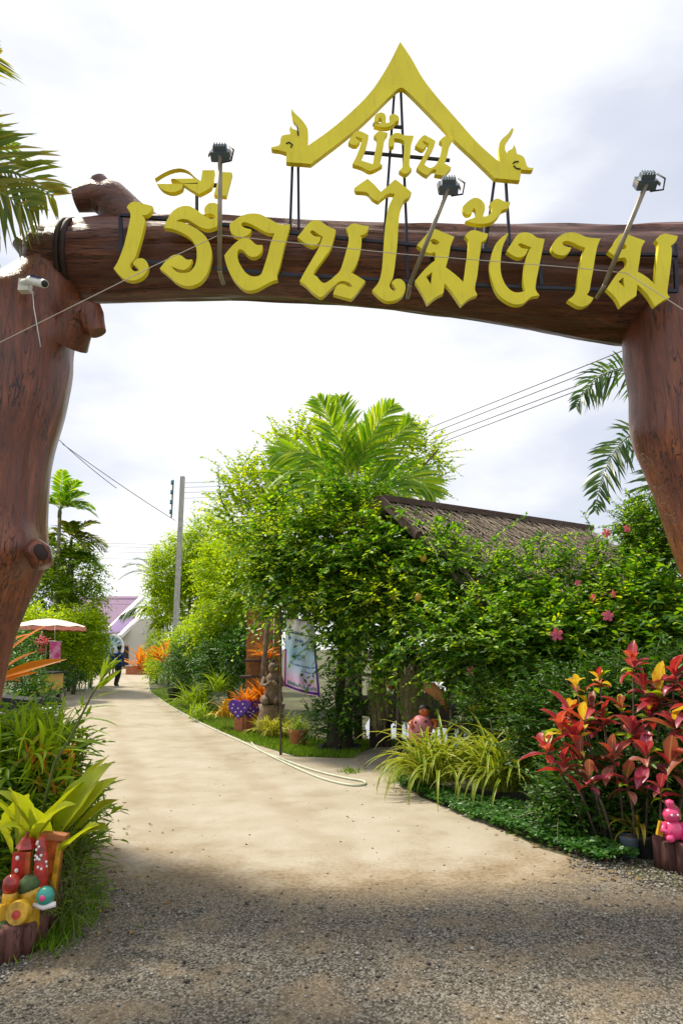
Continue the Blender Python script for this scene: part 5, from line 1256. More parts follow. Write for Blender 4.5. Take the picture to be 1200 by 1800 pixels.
for i in range(52):
    u = g_.uniform(20, 130); v = g_.uniform(1320, 1400); Y = g_.uniform(4.75, 5.05); tu = u + g_.uniform(-20, 62); tv = v - g_.uniform(-10, 75)
    leaf_to(t, g_.choice(BZ if g_.random() < .42 else SL), .5, P(u, v, Y), P(min(tu, 172), tv, Y - g_.uniform(0, .25)), g_.uniform(-1, 1))
m = MB()
for u in (60, 95): m.tube([Vector((lx(u, 5.0), 5.05, 0)), P(u, 1380, 5.0)], [.02, .012], 6)
m.build('stem', M['bark'], t)
t = thing('undergrowth_shrub', 'dense green undergrowth filling the left planter bed', 'shrub', (lx(30, 5.2), 5.2, 0))
trunk(t, (lx(20, 5.2), 5.2, 0), [P(10, 1420, 5.2), P(70, 1420, 5.2)], .02)
crown(t, [(20, 1340, 5.5, 70, 60, .3), (85, 1345, 5.3, 40, 50, .2), (20, 1420, 5.3, 70, 60, .3), (80, 1430, 5.2, 50, 60, .25), (40, 1500, 4.9, 60, 40, .25), (100, 1490, 4.9, 36, 44, .2), (-10, 1360, 5.5, 60, 60, .3)], 1500, (0.12, 0.4), 0.04, (0.10, 0.2), 0.22, STRAP_LEAF, 85, up=.7)
# bamboo-like shoot over the path
t = thing('bamboo_shoot', 'thin green shoot with narrow leaves leaning over the path', 'plant', (lx(80, 4.6), 4.6, 0))
st = [(Vector((lx(60, 4.7), 4.6, 0))), P(95, 1345, 4.55), P(130, 1285, 4.5), P(160, 1225, 4.48), P(185, 1185, 4.45), P(212, 1150, 4.42)]
m = MB(); m.tube(st, [.012, .010, .008, .006, .004, .002], 7); m.build('stem', M['stem'], t)
NB = [blade_mesh('narrow_blade', .3, .026, b_, leafmat('shoot_leaf', [(.16, .30, .02), (.28, .40, .03)], .45, .42, .3, 1.3), seg=6, cup=.4, peak=.3) for b_ in (.3, .7)]
for (bu, bv, tu, tv) in ((112, 1318, 172, 1336), (125, 1300, 183, 1318), (135, 1282, 195, 1298), (145, 1265, 207, 1272), (152, 1246, 208, 1246), (165, 1228, 208, 1222), (172, 1205, 222, 1178), (178, 1195, 222, 1155), (182, 1188, 195, 1148), (184, 1180, 216, 1152), (165, 1215, 205, 1185), (190, 1175, 220, 1158), (172, 1212, 218, 1185), (150, 1250, 133, 1228), (142, 1262, 120, 1246), (128, 1290, 95, 1268), (176, 1200, 186, 1160), (180, 1195, 206, 1165), (120, 1306, 92, 1285)):
    leaf_to(t, g_.choice(NB), .29, P(bu, bv, 4.5), P(tu, tv, 4.35 + g_.uniform(-.1, .1)), g_.uniform(-.8, .8))
# orange leaves behind the left post
t = thing('heliconia', 'long orange leaves poking out from behind the left gate post', 'plant', (P(-10, 1300, 7.6).x, 7.6, 0))
OL = blade_mesh('orange_leaf', .8, .11, .35, ORANGE_LEAF, seg=8, cup=.4, peak=.45)
for (bu, bv, tu, tv, ro) in ((-20, 1180, 80, 1103, .5), (-10, 1195, 108, 1172, 1.1), (-10, 1205, 62, 1188, .8), (-10, 1190, 60, 1150, .7), (-20, 1200, 35, 1200, .3), (-20, 1150, 50, 1118, .6), (-10, 1140, 20, 1085, .5)):
    leaf_to(t, OL, .78, P(bu, bv, 7.6), P(tu, tv, 7.4), ro)
m = MB(); m.tube([Vector((P(-20, 1300, 7.6).x, 7.6, 0)), P(-25, 1200, 7.6), P(-20, 1130, 7.6)], [.03, .025, .012], 7); m.build('stem', M['stem'], t)
# feathery fern sprigs at the planter and weeds below
t = thing('asparagus_fern', 'fine feathery fern sprigs beside the painted clay figures', 'fern', (lx(120, 4.4), 4.4, 0))
crown(t, [(120, 1500, 4.5, 34, 30, .14), (130, 1545, 4.35, 30, 40, .12), (100, 1470, 4.5, 30, 24, .12), (115, 1590, 4.25, 34, 26, .12)], 230, (0.06, 0.22), 0.010, (0.02, 0.045), 0.10, STRAP_LEAF, 81, six=False, up=.5, droop=1.2, name='fronds', out=1.2)
pos = []; dd = []; LL = []
for i in range(2200):
    u = g_.gauss(112, 30); v = 1628 - (u - 100) * .55 + g_.gauss(0, 18)
    p = G(u, v); pos.append(tuple(p)); dd.append((g_.gauss(0, .5), g_.gauss(0, .5), 1)); LL.append(g_.uniform(.03, .11))
o = mesh_obj('edge_weeds', leaf_mesh('edge_weeds', np.array(pos), np.array(dd), rng.normal(size=(len(pos), 3)), np.array(LL), .008, GRASS, six=False)); tag(o, 'green weeds growing at the foot of the left planter', 'weeds', kind='stuff')

g_ = random.Random(77); pos = []; dd = []; LL = []
for i in range(420):
    k = g_.random()
    if k < .45:
        u = g_.uniform(640, 1150); v = 1345 + (u - 640) * .40 + g_.gauss(6, 14)
    elif k < .7:
        s = g_.random(); u = 262 + 400 * s; v = 1218 + 118 * s ** .8 + abs(g_.gauss(0, 7))
    else: u = g_.gauss(180, 45); v = g_.uniform(1400, 1640)
    p = G(u, v, .014); pos.append(tuple(p)); a = g_.uniform(0, 6.28); dd.append((math.cos(a), math.sin(a), g_.uniform(-.05, .25))); LL.append(g_.uniform(.02, .06))
o = mesh_obj('leaf_litter', leaf_mesh('leaf_litter', np.array(pos), np.array(dd), np.array([(g_.gauss(0, .3), g_.gauss(0, .3), 1) for _ in pos]), np.array(LL), np.array(LL) * .45, M['litter'])); tag(o, 'fallen brown leaves strewn along the path borders', 'leaf litter', kind='stuff')

# ================================================================== BUILT THINGS
# --- utility pole and lines
t = thing('utility_pole', 'square concrete utility pole standing among the lime green trees', 'pole', (P(311, 1200, 23.5).x, 23.5, 0))
pt = P(315, 838, 23.5); pb = Vector((P(311, 1200, 23.5).x, 23.5, 0))
m = MB(); m.box((pb + pt) / 2, (0.18, 0.18, (pt - pb).length), None, taper=.78); m.build('shaft', M['concrete'], t, smooth=False)
m = MB(); m.bar(pt + Vector((-.17, -.12, -.15)), pt + Vector((-.17, -.12, -1.5)), .05); m.build('bracket', M['galv'], t, smooth=False)
for i in range(4):
    m = MB(); c = pt + Vector((-.19, -.16, -.25 - i * .35)); m.lathe(c, [(.02, -.08), (.06, -.06), (.04, 0), (.06, .06), (.02, .08)], 10); m.build('insulator', M['teal'], t)
m = MB(); m.box(P(312, 1113, 23.3), (.25, .2, .3)); m.build('meter_box', M['galv'], t, smooth=False)
for i, (a, b_) in enumerate((((110, 780), (308, 915)), ((103, 772), (205, 858)))):
    wire('service_line', [P(*a, 20), P(*b_, 23.4 if i == 0 else 22)], .012, 'wire', ('heavier' if i == 0 else 'fainter') + ' dark service wire sloping down to the utility pole from upper left', 'wire', sag=.05)
names = ('topmost', 'second', 'third', 'lowest')
for i, (a, b_) in enumerate((((1010, 650), (757, 752)), ((1012, 664), (765, 762)), ((1012, 686), (775, 774)), ((1014, 692), (780, 784)))):
    wire('power_line', [P(1330, a[1] - (1330 - a[0]) * .40, 11), P(a[0] - 255, b_[1], 22)], .0125, 'wire', names[i] + ' of the four power lines right of the areca palm', 'wire', 'power lines at right')
for i, v in enumerate((845, 853, 862, 872)):
    wire('power_line', [P(318, v + 4, 23.5), P(640, v - 6, 40)], .006, 'wire', names[i] + ' of the faint lines leading right from the pole top', 'wire', 'faint lines right of the pole')
for i, v in enumerate((958, 964, 973, 985)):
    wire('power_line', [P(60, v - 6, 60), P(320, v, 60)], .013, 'wire', names[i] + ' of the faint far lines crossing the sky above the purple roof', 'wire', 'faint far lines')

# --- house with purple roof
HY = 58
t = thing('house', 'cream house with purple tiled roofs at the end of the path', 'house', (P(215, 1172, HY).x, HY, 0))
def slab(name, px, mat, th, par, off=None):
    m = MB(); m.prism([P(u, v, Y) for u, v, Y in px], [], off or (0, th, 0)); return m.build(name, M[mat], par, smooth=False, recalc=True)
slab('wall', [(120, 1108, HY + 3), (205, 1108, HY + 3), (205, 1172, HY + 3), (120, 1172, HY + 3)], 'cream', 6, t)
rf = slab('roof', [(90, 1048, HY + 9), (248, 1048, HY + 9), (180, 1116, HY + 2), (90, 1116, HY + 2)], 'purple', .25, t)
m = MB()
for i in range(7):
    f = (i + .5) / 7; m.bar(P(90, 1048 + 68 * f, HY + 9 - 7 * f - .05), P(248 - 68 * f, 1048 + 68 * f, HY + 9 - 7 * f - .05), .12, .08)
m.build('tile_course', M['purple'], rf, smooth=False)
m = MB(); m.bar(P(251, 1050, HY + 8.8), P(181, 1119, HY + 1.8), .45, .35); m.build('bargeboard', M['white'], rf, smooth=False)
rb = slab('roof', [(212, 1084, HY + 1.5), (243, 1084, HY + 1.5), (212, 1117, HY - 1), (180, 1117, HY - 1)], 'shadedpurple', .25, t)
m = MB(); m.bar(P(245, 1085, HY + 1.4), P(211, 1119, HY - 1.1), .35, .3); m.bar(P(180, 1118.5, HY - 1.1), P(211, 1118.5, HY - 1.1), .25, .2); m.build('bargeboard', M['white'], rb, smooth=False)
slab('gable_wall', [(246, 1088, HY), (272, 1086, HY), (262, 1172, HY), (212, 1172, HY), (212, 1121, HY)], 'cream', 5, t)
slab('porch_wall', [(183, 1120, HY - .5), (210, 1120, HY - .5), (210, 1172, HY - .5), (183, 1172, HY - .5)], 'teal', .3, t)
m = MB(); m.bar(P(262, 1110, HY - .3), P(255, 1170, HY - .3), .4, .2); m.build('buttress', M['concrete'], t, smooth=False)
slab('door', [(214, 1135, HY - .1), (226, 1135, HY - .1), (226, 1172, HY - .1), (214, 1172, HY - .1)], 'darkwood', .06, t)
t = thing('round_sign', 'round pale blue and white board by the house porch', 'sign', (P(195, 1170, 46).x, 46, 0))
c = P(195, 1139, 46); m = MB()
rx = Matrix.Rotation(R(90), 3, 'X')
m.lathe(c, [(.01, -.04), (.85, -.04), (.85, .04), (.01, .04)], 28, rot=rx); d_ = m.build('disc', plain('pale_blue', (.45, .60, .70), .6, var=.35, scale=4), t, angle=40)
m = MB(); m.tube([c + Vector((math.cos(a) * .85, -.03, math.sin(a) * .85)) for a in np.linspace(0, 6.2832, 29)], .06, 6); m.build('rim', M['white'], t)
m = MB()
for i in range(6):
    a = R(150 - i * 24); m.box(c + Vector((math.cos(a) * .62, -.06, math.sin(a) * .62)), (.12, .02, .22), Matrix.Rotation(-(a - math.pi / 2), 3, 'Y'))
m.build('painted_mark', M['teal'], d_, smooth=False)
m = MB()
for s in (-.5, .5): m.bar((c.x + s, 46.05, 0), (c.x + s, 46.05, c.z - .6), .07)
m.build('stand', M['galv'], t, smooth=False)
t = thing('planter_bed', 'low terracotta planter bed with orange plants at the far end', 'planter', (P(254, 1175, 44).x, 44, 0))
m = MB(); m.box((P(254, 1175, 44).x, 44.2, .25), (2.2, .8, .5)); m.build('trough', M['terracotta'], t, smooth=False)
m = MB(); m.box((P(254, 1175, 44).x, 44.2, .53), (2.3, .9, .06)); m.build('rim', M['concrete'], t, smooth=False)

# --- people
def person(label, foot, h, cols, pose, rz, hairlen=0.0):
    """cols: (top material, trouser material); pose: joint dict in units of height"""
    t = thing('person', label, 'person', foot, rz=rz)
    J = {'pel': (0, 0, .52), 'che': (0, .0, .72), 'nek': (0, 0, .83), 'hd0': (0, -.005, .87), 'hd1': (0, -.01, .93), 'hd2': (0, -.005, .985),
         'hipL': (.05, 0, .50), 'kneL': (.055, -.05, .28), 'ankL': (.055, .02, .05), 'toeL': (.06, -.08, .02),
         'hipR': (-.05, 0, .50), 'kneR': (-.055, .01, .28), 'ankR': (-.055, .10, .06), 'toeR': (-.06, .02, .02),
         'shoL': (.105, 0, .80), 'elbL': (.135, .03, .63), 'wriL': (.145, -.03, .48), 'hanL': (.145, -.06, .43),
         'shoR': (-.105, 0, .80), 'elbR': (-.135, .02, .63), 'wriR': (-.145, -.04, .48), 'hanR': (-.145, -.06, .43)}
    J.update(pose)
    E = [('pel', 'che'), ('che', 'nek'), ('nek', 'hd0'), ('hd0', 'hd1'), ('hd1', 'hd2'), ('pel', 'hipL'), ('hipL', 'kneL'), ('kneL', 'ankL'), ('ankL', 'toeL'), ('pel', 'hipR'), ('hipR', 'kneR'), ('kneR', 'ankR'), ('ankR', 'toeR'),
         ('che', 'shoL'), ('shoL', 'elbL'), ('elbL', 'wriL'), ('wriL', 'hanL'), ('che', 'shoR'), ('shoR', 'elbR'), ('elbR', 'wriR'), ('wriR', 'hanR')]
    RAD = {'pel': (.085, .065), 'che': (.095, .065), 'nek': (.035, .035), 'hd0': (.038, .042), 'hd1': (.046, .054), 'hd2': (.032, .036), 'hip': (.055, .055), 'kne': (.038, .038), 'ank': (.027, .027), 'toe': (.022, .018), 'sho': (.042, .042), 'elb': (.030, .030), 'wri': (.021, .021), 'han': (.022, .014)}
    ks = list(J); me = bpy.data.meshes.new('body_skel')
    me.from_pydata([Vector(J[k]) * h for k in ks], [(ks.index(a), ks.index(b_)) for a, b_ in E], [])
    ob = bpy.data.objects.new('body_skel', me); COL.objects.link(ob)
    md = ob.modifiers.new('skin', 'SKIN'); md.use_smooth_shade = True
    sv = me.skin_vertices[0].data
    for i, k in enumerate(ks):
        rr = RAD.get(k) or RAD[k[:3]]; sv[i].radius = (rr[0] * h, rr[1] * h)
        sv[i].use_root = (k == 'pel')
    ms = ob.modifiers.new('sub', 'SUBSURF'); ms.levels = 2; ms.render_levels = 2
    dg = bpy.context.evaluated_depsgraph_get()
    bm2 = bpy.data.meshes.new_from_object(ob.evaluated_get(dg))
    bpy.data.objects.remove(ob)
    bm2.materials.clear()
    for x in (M['skin'], M[cols[0]], M[cols[1]], M['black']): bm2.materials.append(x)
    for p in bm2.polygons:
        z = p.center.z / h; ax = abs(p.center.x) / h
        if z < .035: i = 3
        elif z < .50 and ax < .115: i = 2
        elif z > .835: i = 0
        elif ax > .115 and z < .50: i = 0
        else: i = 1
        p.material_index = i
    bm2.polygons.foreach_set('use_smooth', [True] * len(bm2.polygons))
    bo = bpy.data.objects.new('body', bm2); COL.objects.link(bo); bo.parent = t
    hd = Vector(J['hd1']) * h
    m = MB(); m.ball((0, 0, 0), .062 * h, 14, sz=1.05)
    m.v = [(x, y * 1.05 + (.012 * h), z + .02 * h) if not (y < -.02 * h and z < .01 * h) else (x * .75, y * .3, z * .6 + .03 * h) for x, y, z in m.v]
    hr = m.build('hair', M['hair'], None); hr.parent = t; hr.location = hd
    m = MB()
    for s in (-1, 1): m.ball((s * .02 * h, -.055 * h, .002 * h), .006 * h, 8)
    fc = m.build('eyes', M['hair'], None); fc.parent = t; fc.location = hd
    m = MB(); m.lathe((0, -.058 * h, -.012 * h), [(.001, .02 * h), (.007 * h, .0), (.009 * h, -.008 * h), (.002, -.014 * h)][::-1], 8)
    ns = m.build('nose', M['skin'], None); ns.parent = t; ns.location = hd
    return t
f = G(206, 1207)
person('person in a blue jacket and dark trousers walking on the path', f, 1.74, ('blue', 'darkcloth'), {'elbL': (.15, .04, .64), 'wriL': (.175, -.03, .50), 'hanL': (.18, -.05, .45)}, R(165))
f = G(233, 1176)
person('person in brown patterned clothes standing beyond the blue jacket', (f.x, 50, 0), 1.68, ('pattern', 'pattern'), {'ankR': (-.055, .02, .05), 'toeR': (-.06, -.06, .02)}, R(150))
f = G(188, 1190)
person('person half hidden in front of the round board', (f.x, 41, 0), 1.62, ('darkcloth', 'darkcloth'), {'ankR': (-.055, .02, .05), 'toeR': (-.06, -.06, .02)}, R(20))

# --- stall at left: umbrella, cart, banner, hanging basket, chair, scooter, table
UY = 22
t = thing('parasol', 'faded pink market parasol over the stall at left', 'parasol', (P(88, 1215, UY).x, UY, 0))
c = P(86, 1087, UY); m = MB(); n = 10; Rr = 1.15
vs = [c]; fs = []
for ring, (rr, z) in enumerate(((.35, -.05), (.75, -.17), (1.0, -.28))):
    for k in range(n * 2):
        a = 2 * math.pi * k / (n * 2); sc_ = 1.0 if k % 2 == 0 else .965
        vs.append(c + Vector((math.cos(a) * rr * Rr * sc_, math.sin(a) * rr * Rr * sc_, z + (0 if k % 2 == 0 else .02 * ring))))
N2 = n * 2
for k in range(N2): fs.append((0, 1 + k, 1 + (k + 1) % N2))
for r_ in range(2):
    for k in range(N2): fs.append((1 + r_ * N2 + k, 1 + (r_ + 1) * N2 + k, 1 + (r_ + 1) * N2 + (k + 1) % N2, 1 + r_ * N2 + (k + 1) % N2))
m.add(vs, fs); cn = m.build('canopy', M['umbrella'], t, smooth=False)
m = MB(); vs = []; fs = []
for k in range(N2 * 2):
    a = 2 * math.pi * k / (N2 * 2); p = c + Vector((math.cos(a) * Rr * 1.0, math.sin(a) * Rr * 1.0, -.275)); vs += [p, p + Vector((0, 0, -.10 - .03 * (k % 2)))]
for k in range(N2 * 2): j = (k + 1) % (N2 * 2); fs.append((2 * k, 2 * j, 2 * j + 1, 2 * k + 1))
m.add(vs, fs); m.build('valance', M['umbrim'], cn, smooth=False)
m = MB(); m.tube([(c.x, c.y, 0), c], .025, 8); m.build('pole', M['galv'], t)
m = MB()
for k in range(n): a = 2 * math.pi * k / n; m.bar(c + Vector((0, 0, -.04)), c + Vector((math.cos(a) * Rr * .98, math.sin(a) * Rr * .98, -.29)), .015)
m.build('rib', M['galv'], t, smooth=False)
t = thing('vending_cart', 'yellow side-panelled vending cart with a wheel at the stall', 'cart', (P(88, 1215, 20).x, 20, 0))
cx = P(82, 1190, 20)
m = MB(); m.box((cx.x, 20, .62), (.62, .9, .55)); m.build('body', M['clayyellow'], t, smooth=False)
m = MB(); m.box((cx.x, 20, .93), (.8, 1.1, .05)); m.build('tray', M['darkcloth'], t, smooth=False)
for i in range(3):
    m = MB(); m.box((cx.x, 19.54, .45 + i * .17), (.6, .02, .13)); m.build('side_panel', plain('cart_panel%d' % i, (.55, .50, .03), .5), t, smooth=False)
for (dx, dy, r_) in ((.32, -.3, .24), (.32, .35, .24), (-.3, 0, .2)):
    m = MB(); ry = Matrix.Rotation(R(90), 3, 'Y'); m.lathe((cx.x + dx, 20 + dy, r_), [(.06, -.04), (r_, -.04), (r_, .04), (.06, .04)], 20, rot=ry); w_ = m.build('wheel', M['black'], t, angle=40)
    m = MB(); m.lathe((cx.x + dx, 20 + dy, r_), [(.01, -.05), (.12, -.05), (.12, .05), (.01, .05)], 12, rot=ry); m.build('hub', M['galv'], w_, angle=40)
t = thing('pink_banner', 'small pink patterned banner hanging at the stall', 'banner', P(97, 1128, 20.5))
pm, nt, b = newmat('pink_print'); wv = nt.nodes.new('ShaderNodeTexNoise'); wv.inputs['Scale'].default_value = 7; wv.inputs['Detail'].default_value = 3
tcn = nt.nodes.new('ShaderNodeTexCoord'); nt.links.new(tcn.outputs['Object'], wv.inputs['Vector'])
r_ = nt.nodes.new('ShaderNodeValToRGB'); r_.color_ramp.elements[0].color = (.55, .03, .20, 1); r_.color_ramp.elements[1].color = (.65, .35, .40, 1); r_.color_ramp.elements[0].position = .4; r_.color_ramp.elements[1].position = .65
nt.links.new(wv.outputs[0], r_.inputs[0]); nt.links.new(r_.outputs[0], b.inputs['Base Color'])
m = MB(); m.prism([P(88, 1127, 20.5), P(107, 1128, 20.5), P(106, 1165, 20.5), P(87, 1163, 20.5)], [], (0, .02, 0)); m.build('sheet', pm, t, smooth=False, recalc=True)
m = MB(); m.tube([P(85, 1127, 20.5), P(110, 1128, 20.5)], .015, 6); m.build('rod', M['galv'], t)
m = MB(); m.tube([P(97, 1127, 20.5), P(97, 1100, 20.9), P(90, 1092, 21.5)], .006, 5); m.build('string', M['cable'], t)
t = thing('hanging_basket', 'red hanging basket of flowers under the parasol', 'basket', P(72, 1145, 20.6))
c = P(72, 1142, 20.6); m = MB(); m.lathe(c, [(.05, -.13), (.12, -.09), (.15, 0), (.14, .03)], 14); m.build('bowl', M['red'], t)
m = MB()
for k in range(3): a = k * 2.1; m.tube([c + Vector((math.cos(a) * .14, math.sin(a) * .14, .02)), c + Vector((0, 0, .55))], .006, 5)
m.build('hanger', M['galv'], t)
crown(t, [(72, 1128, 20.6, 11, 9, .16)], 60, (.05, .15), .03, (.06, .1), .6, PETAL, 91, six=False, stems=False, name='flowers')
t = thing('plastic_chair', 'green plastic chair at the left path edge', 'chair', (P(146, 1195, 28).x, 28, 0))
cx = P(146, 1195, 28).x; gm_ = M['clayteal']
m = MB(); m.box((cx, 28, .43), (.42, .42, .04)); m.build('seat', gm_, t, smooth=False)
m = MB(); m.box((cx, 28.2, .66), (.42, .03, .42)); m.build('backrest', gm_, t, smooth=False)
for sx_ in (-.19, .19):
    for sy_ in (-.19, .19): m = MB(); m.bar((cx + sx_, 28 + sy_, 0), (cx + sx_ * .9, 28 + sy_ * .9, .42), .04); m.build('leg', gm_, t, smooth=False)
t = thing('display_table', 'low table draped with dark cloth and white trim behind the left plants', 'table', (P(45, 1300, 9.5).x, 9.5, 0))
cx = P(30, 1250, 9.5).x
for z, hh in ((.78, .04), (.42, .04)):
    m = MB(); m.box((cx, 9.5, z), (.75, .6, hh)); m.build('shelf', M['white'], t, smooth=False)
m = MB(); m.box((cx, 9.5, .88), (.5, .4, .15), Matrix.Rotation(.1, 3, 'Y')); m.build('cloth', M['darkcloth'], t, smooth=False)
for sx_ in (-.33, .33):
    for sy_ in (-.25, .25): m = MB(); m.bar((cx + sx_, 9.5 + sy_, 0), (cx + sx_, 9.5 + sy_, .76), .05); m.build('leg', M['darkwood'], t, smooth=False)

# --- thatched hut
hut = thing('thatched_hut', 'open timber hut with a thatched roof half hidden by the climber', 'hut', (3.0, 12.2, 0))
A = Vector((.86, 11.0, 3.94)); B_ = Vector((4.85, 13.45, 3.94)); ax = (B_ - A).normalized(); fn_ = Vector((ax.y, -ax.x, 0))  # towards camera-right
RL = (B_ - A).length
thm = leafmat('thatch_straw', [(.17, .135, .10), (.31, .25, .185), (.44, .37, .29), (.24, .19, .145)], 0.05, .9, .1, 1.0)
roof = thing('roof', '', '', (0, 0, 0)); 
for k_ in ('label', 'category'):
    if k_ in roof: del roof[k_]
roof.parent = hut; roof.matrix_parent_inverse = Matrix.Translation(-Vector(hut.location))
RUN, DROP = 2.3, 1.75
for sd, nm in ((1, 'front_slope'), (-1, 'back_slope')):
    dwn = (fn_ * sd * RUN + Vector((0, 0, -DROP)))
    nv = (fn_ * sd * DROP + Vector((0, 0, RUN))).normalized()
    m = MB(); q = [A - ax * .1, B_ + ax * .1, B_ + ax * .25 + dwn, A - ax * .25 + dwn]
    m.prism([p - nv * .09 for p in q], [], nv * .06); m.build('batten_board', M['darkwood'], hut, smooth=False, recalc=True)
    g_ = random.Random(sd + 3); V = []; F = []
    courses = 15; dl = dwn.length; dn = dwn.normalized()
    for c_ in range(courses):
        s0 = c_ / courses * dl
        for i in range(int(RL / .018)):
            x = g_.uniform(-.12, RL + .12); s_ = s0 + g_.uniform(-.06, .06); L = g_.uniform(.2, .6); w = g_.uniform(.006, .016)
            lift = .02 + g_.uniform(0, .03); sk = g_.gauss(0, .14)
            p0 = A + ax * x + dn * s_ + nv * (lift * .6); p1 = A + ax * (x + sk) + dn * (s_ + L) + nv * (lift + .035)
            b0 = len(V); V += [tuple(p0 - ax * w), tuple(p0 + ax * w), tuple(p1 + ax * w * .6), tuple(p1 - ax * w * .6)]; F.append((b0, b0 + 1, b0 + 2, b0 + 3))
    mesh_obj(nm, np_mesh(nm, np.array(V), np.array(F), thm, smooth=False), roof, 'stuff')
m = MB(); m.bar(A - ax * .25 + Vector((0, 0, .06)), B_ + ax * .2 + Vector((0, 0, .03)), .16, .10); m.build('ridge_board', M['ridge'], hut, smooth=False)
for sd in (1, -1):
    e = A - ax * .28; m = MB(); m.bar(e + Vector((0, 0, .05)), e + fn_ * sd * RUN * .42 + Vector((0, 0, -DROP * .42 + .05)), .05, .13); m.build('bargeboard', M['ridge'], hut, smooth=False)
m = MB(); m.prism([A + ax * .25 + Vector((0, 0, -.12)), A + ax * .25 + fn_ * 1.6 + Vector((0, 0, -1.35)), A + ax * .25 - fn_ * 1.6 + Vector((0, 0, -1.35))], [], ax * .05); m.build('gable_board', M['darkwood'], hut, smooth=False, recalc=True)
ctr = lambda s, w: Vector(((A + ax * s + fn_ * w).x, (A + ax * s + fn_ * w).y, 0))
for s_ in (.25, RL / 2, RL - .25):
    for w_ in (-1.5, 1.5):
        p = ctr(s_, w_); m = MB(); m.tube([p, p + Vector((0, 0, 2.75))], .075, 10); m.build('post', M['darkwood'], hut)
for j in range(14):   # deck planks
    w_ = -1.62 + j * .25; a = ctr(-.1, w_); b_ = ctr(RL + .1, w_)
    m = MB(); m.bar(a + Vector((0, 0, .66)), b_ + Vector((0, 0, .66)), .035, .235)
    m.build('deck_plank', M['planks'], hut, smooth=False)
for s_ in (-.02, RL): m = MB(); m.bar(ctr(s_, -1.7) + Vector((0, 0, .57)), ctr(s_, 1.7) + Vector((0, 0, .57)), .09, .12); m.build('deck_beam', M['darkwood'], hut, smooth=False)
for z in (1.15, 1.45): m = MB(); m.bar(ctr(.2, -1.5) + Vector((0, 0, z)), ctr(.2, 1.5) + Vector((0, 0, z)), .05); m.build('rail', M['planks'], hut, smooth=False)
for i in range(9):
    w_ = -1.35 + i * .33; m = MB(); m.bar(ctr(.2, w_) + Vector((0, 0, .68)), ctr(.2, w_ + (.12 if i % 2 else -.12)) + Vector((0, 0, 1.45)), .03); m.build('baluster', M['planks'], hut, smooth=False)
# dark pier with a brace in front of the pond
t = thing('deck_pier', 'thick dark pier with a brace beside the bright pond', 'pier', (P(668, 1305, 12.0).x, 12.0, 0))
p = t.location.copy(); m = MB(); m.box(p + Vector((0, 0, .30)), (.36, .34, .60), taper=.92); m.build('block', M['darkwood'], t, smooth=False)
m = MB(); m.tube([p + Vector((-.02, 0, .6)), p + Vector((-.02, 0, 1.7))], .07, 10); m.build('post', M['darkwood'], t)
m = MB(); m.bar(p + Vector((.15, 0, .35)), p + Vector((.42, 0, .58)), .06); m.build('brace', M['darkwood'], t, smooth=False)
def moss(label, u, v0, v1, Y, w, seed, top=None):
    g_ = random.Random(seed); t = thing('hanging_moss', label, 'moss', P(u, v0, Y), 'curtains of hanging moss'); V = []; F = []
    for i in range(260):
        x = g_.gauss(0, w * .4); y = g_.gauss(0, .08); a = P(u, v0, Y) + Vector((x, y, g_.uniform(-.3, .05)))
        L = (P(u, v0, Y).z - P(u, v1, Y).z) * g_.uniform(.4, 1.0)
        prev = a
        for k in range(3):
            q = prev + Vector((g_.gauss(0, .012), g_.gauss(0, .012), -L / 3)); b0 = len(V)
            V += [tuple(prev - Vector((.004, 0, 0))), tuple(prev + Vector((.004, 0, 0))), tuple(q + Vector((.004, 0, 0))), tuple(q - Vector((.004, 0, 0)))]; F.append((b0, b0 + 1, b0 + 2, b0 + 3)); prev = q
    mesh_obj('strands', np_mesh('strands', np.array(V), np.array(F), M['moss'], smooth=False), t, 'stuff')
    m = MB(); m.tube([P(u - 18, v0, Y), P(u + 18, v0, Y)], .012, 6); m.build('rod', M['darkwood'], t)
moss('long beard of grey-green moss hanging right of the pier', 727, 1165, 1272, 10.4, .26, 1)
moss('shorter beard of moss hanging beside the pier post', 664, 1185, 1262, 11.2, .16, 2)
t = thing('hanging_pot', 'small red hanging pot above the deck', 'pot', P(690, 1205, 11.0))
c = P(690, 1203, 11.0); m = MB(); m.lathe(c, [(.05, -.07), (.085, -.05), (.10, .04), (.09, .05)], 14); m.build('bowl', M['red'], t)
m = MB()
for k in range(3): a = k * 2.1; m.tube([c + Vector((math.cos(a) * .09, math.sin(a) * .09, .04)), c + Vector((0, 0, .5))], .005, 5)
m.build('hanger', M['galv'], t)
crown(t, [(690, 1225, 11.0, 9, 16, .08)], 40, (.05, .2), .03, (.03, .05), .5, GREEN_LIME, 92, six=False, stems=False, name='trailing_leaves', up=-.6)
t = thing('hanging_pot', 'yellow hanging pot in the shade right of the clay doll', 'pot', P(833, 1240, 8.9))
c = P(833, 1240, 8.9); m = MB(); m.lathe(c, [(.03, -.085), (.06, -.07), (.075, 0), (.055, .06), (.05, .075)], 14); m.build('bowl', M['clayyellow'], t)
m = MB(); m.tube([c + Vector((0, 0, .07)), c + Vector((0, 0, .6))], .006, 5); m.build('hanger', M['galv'], t)

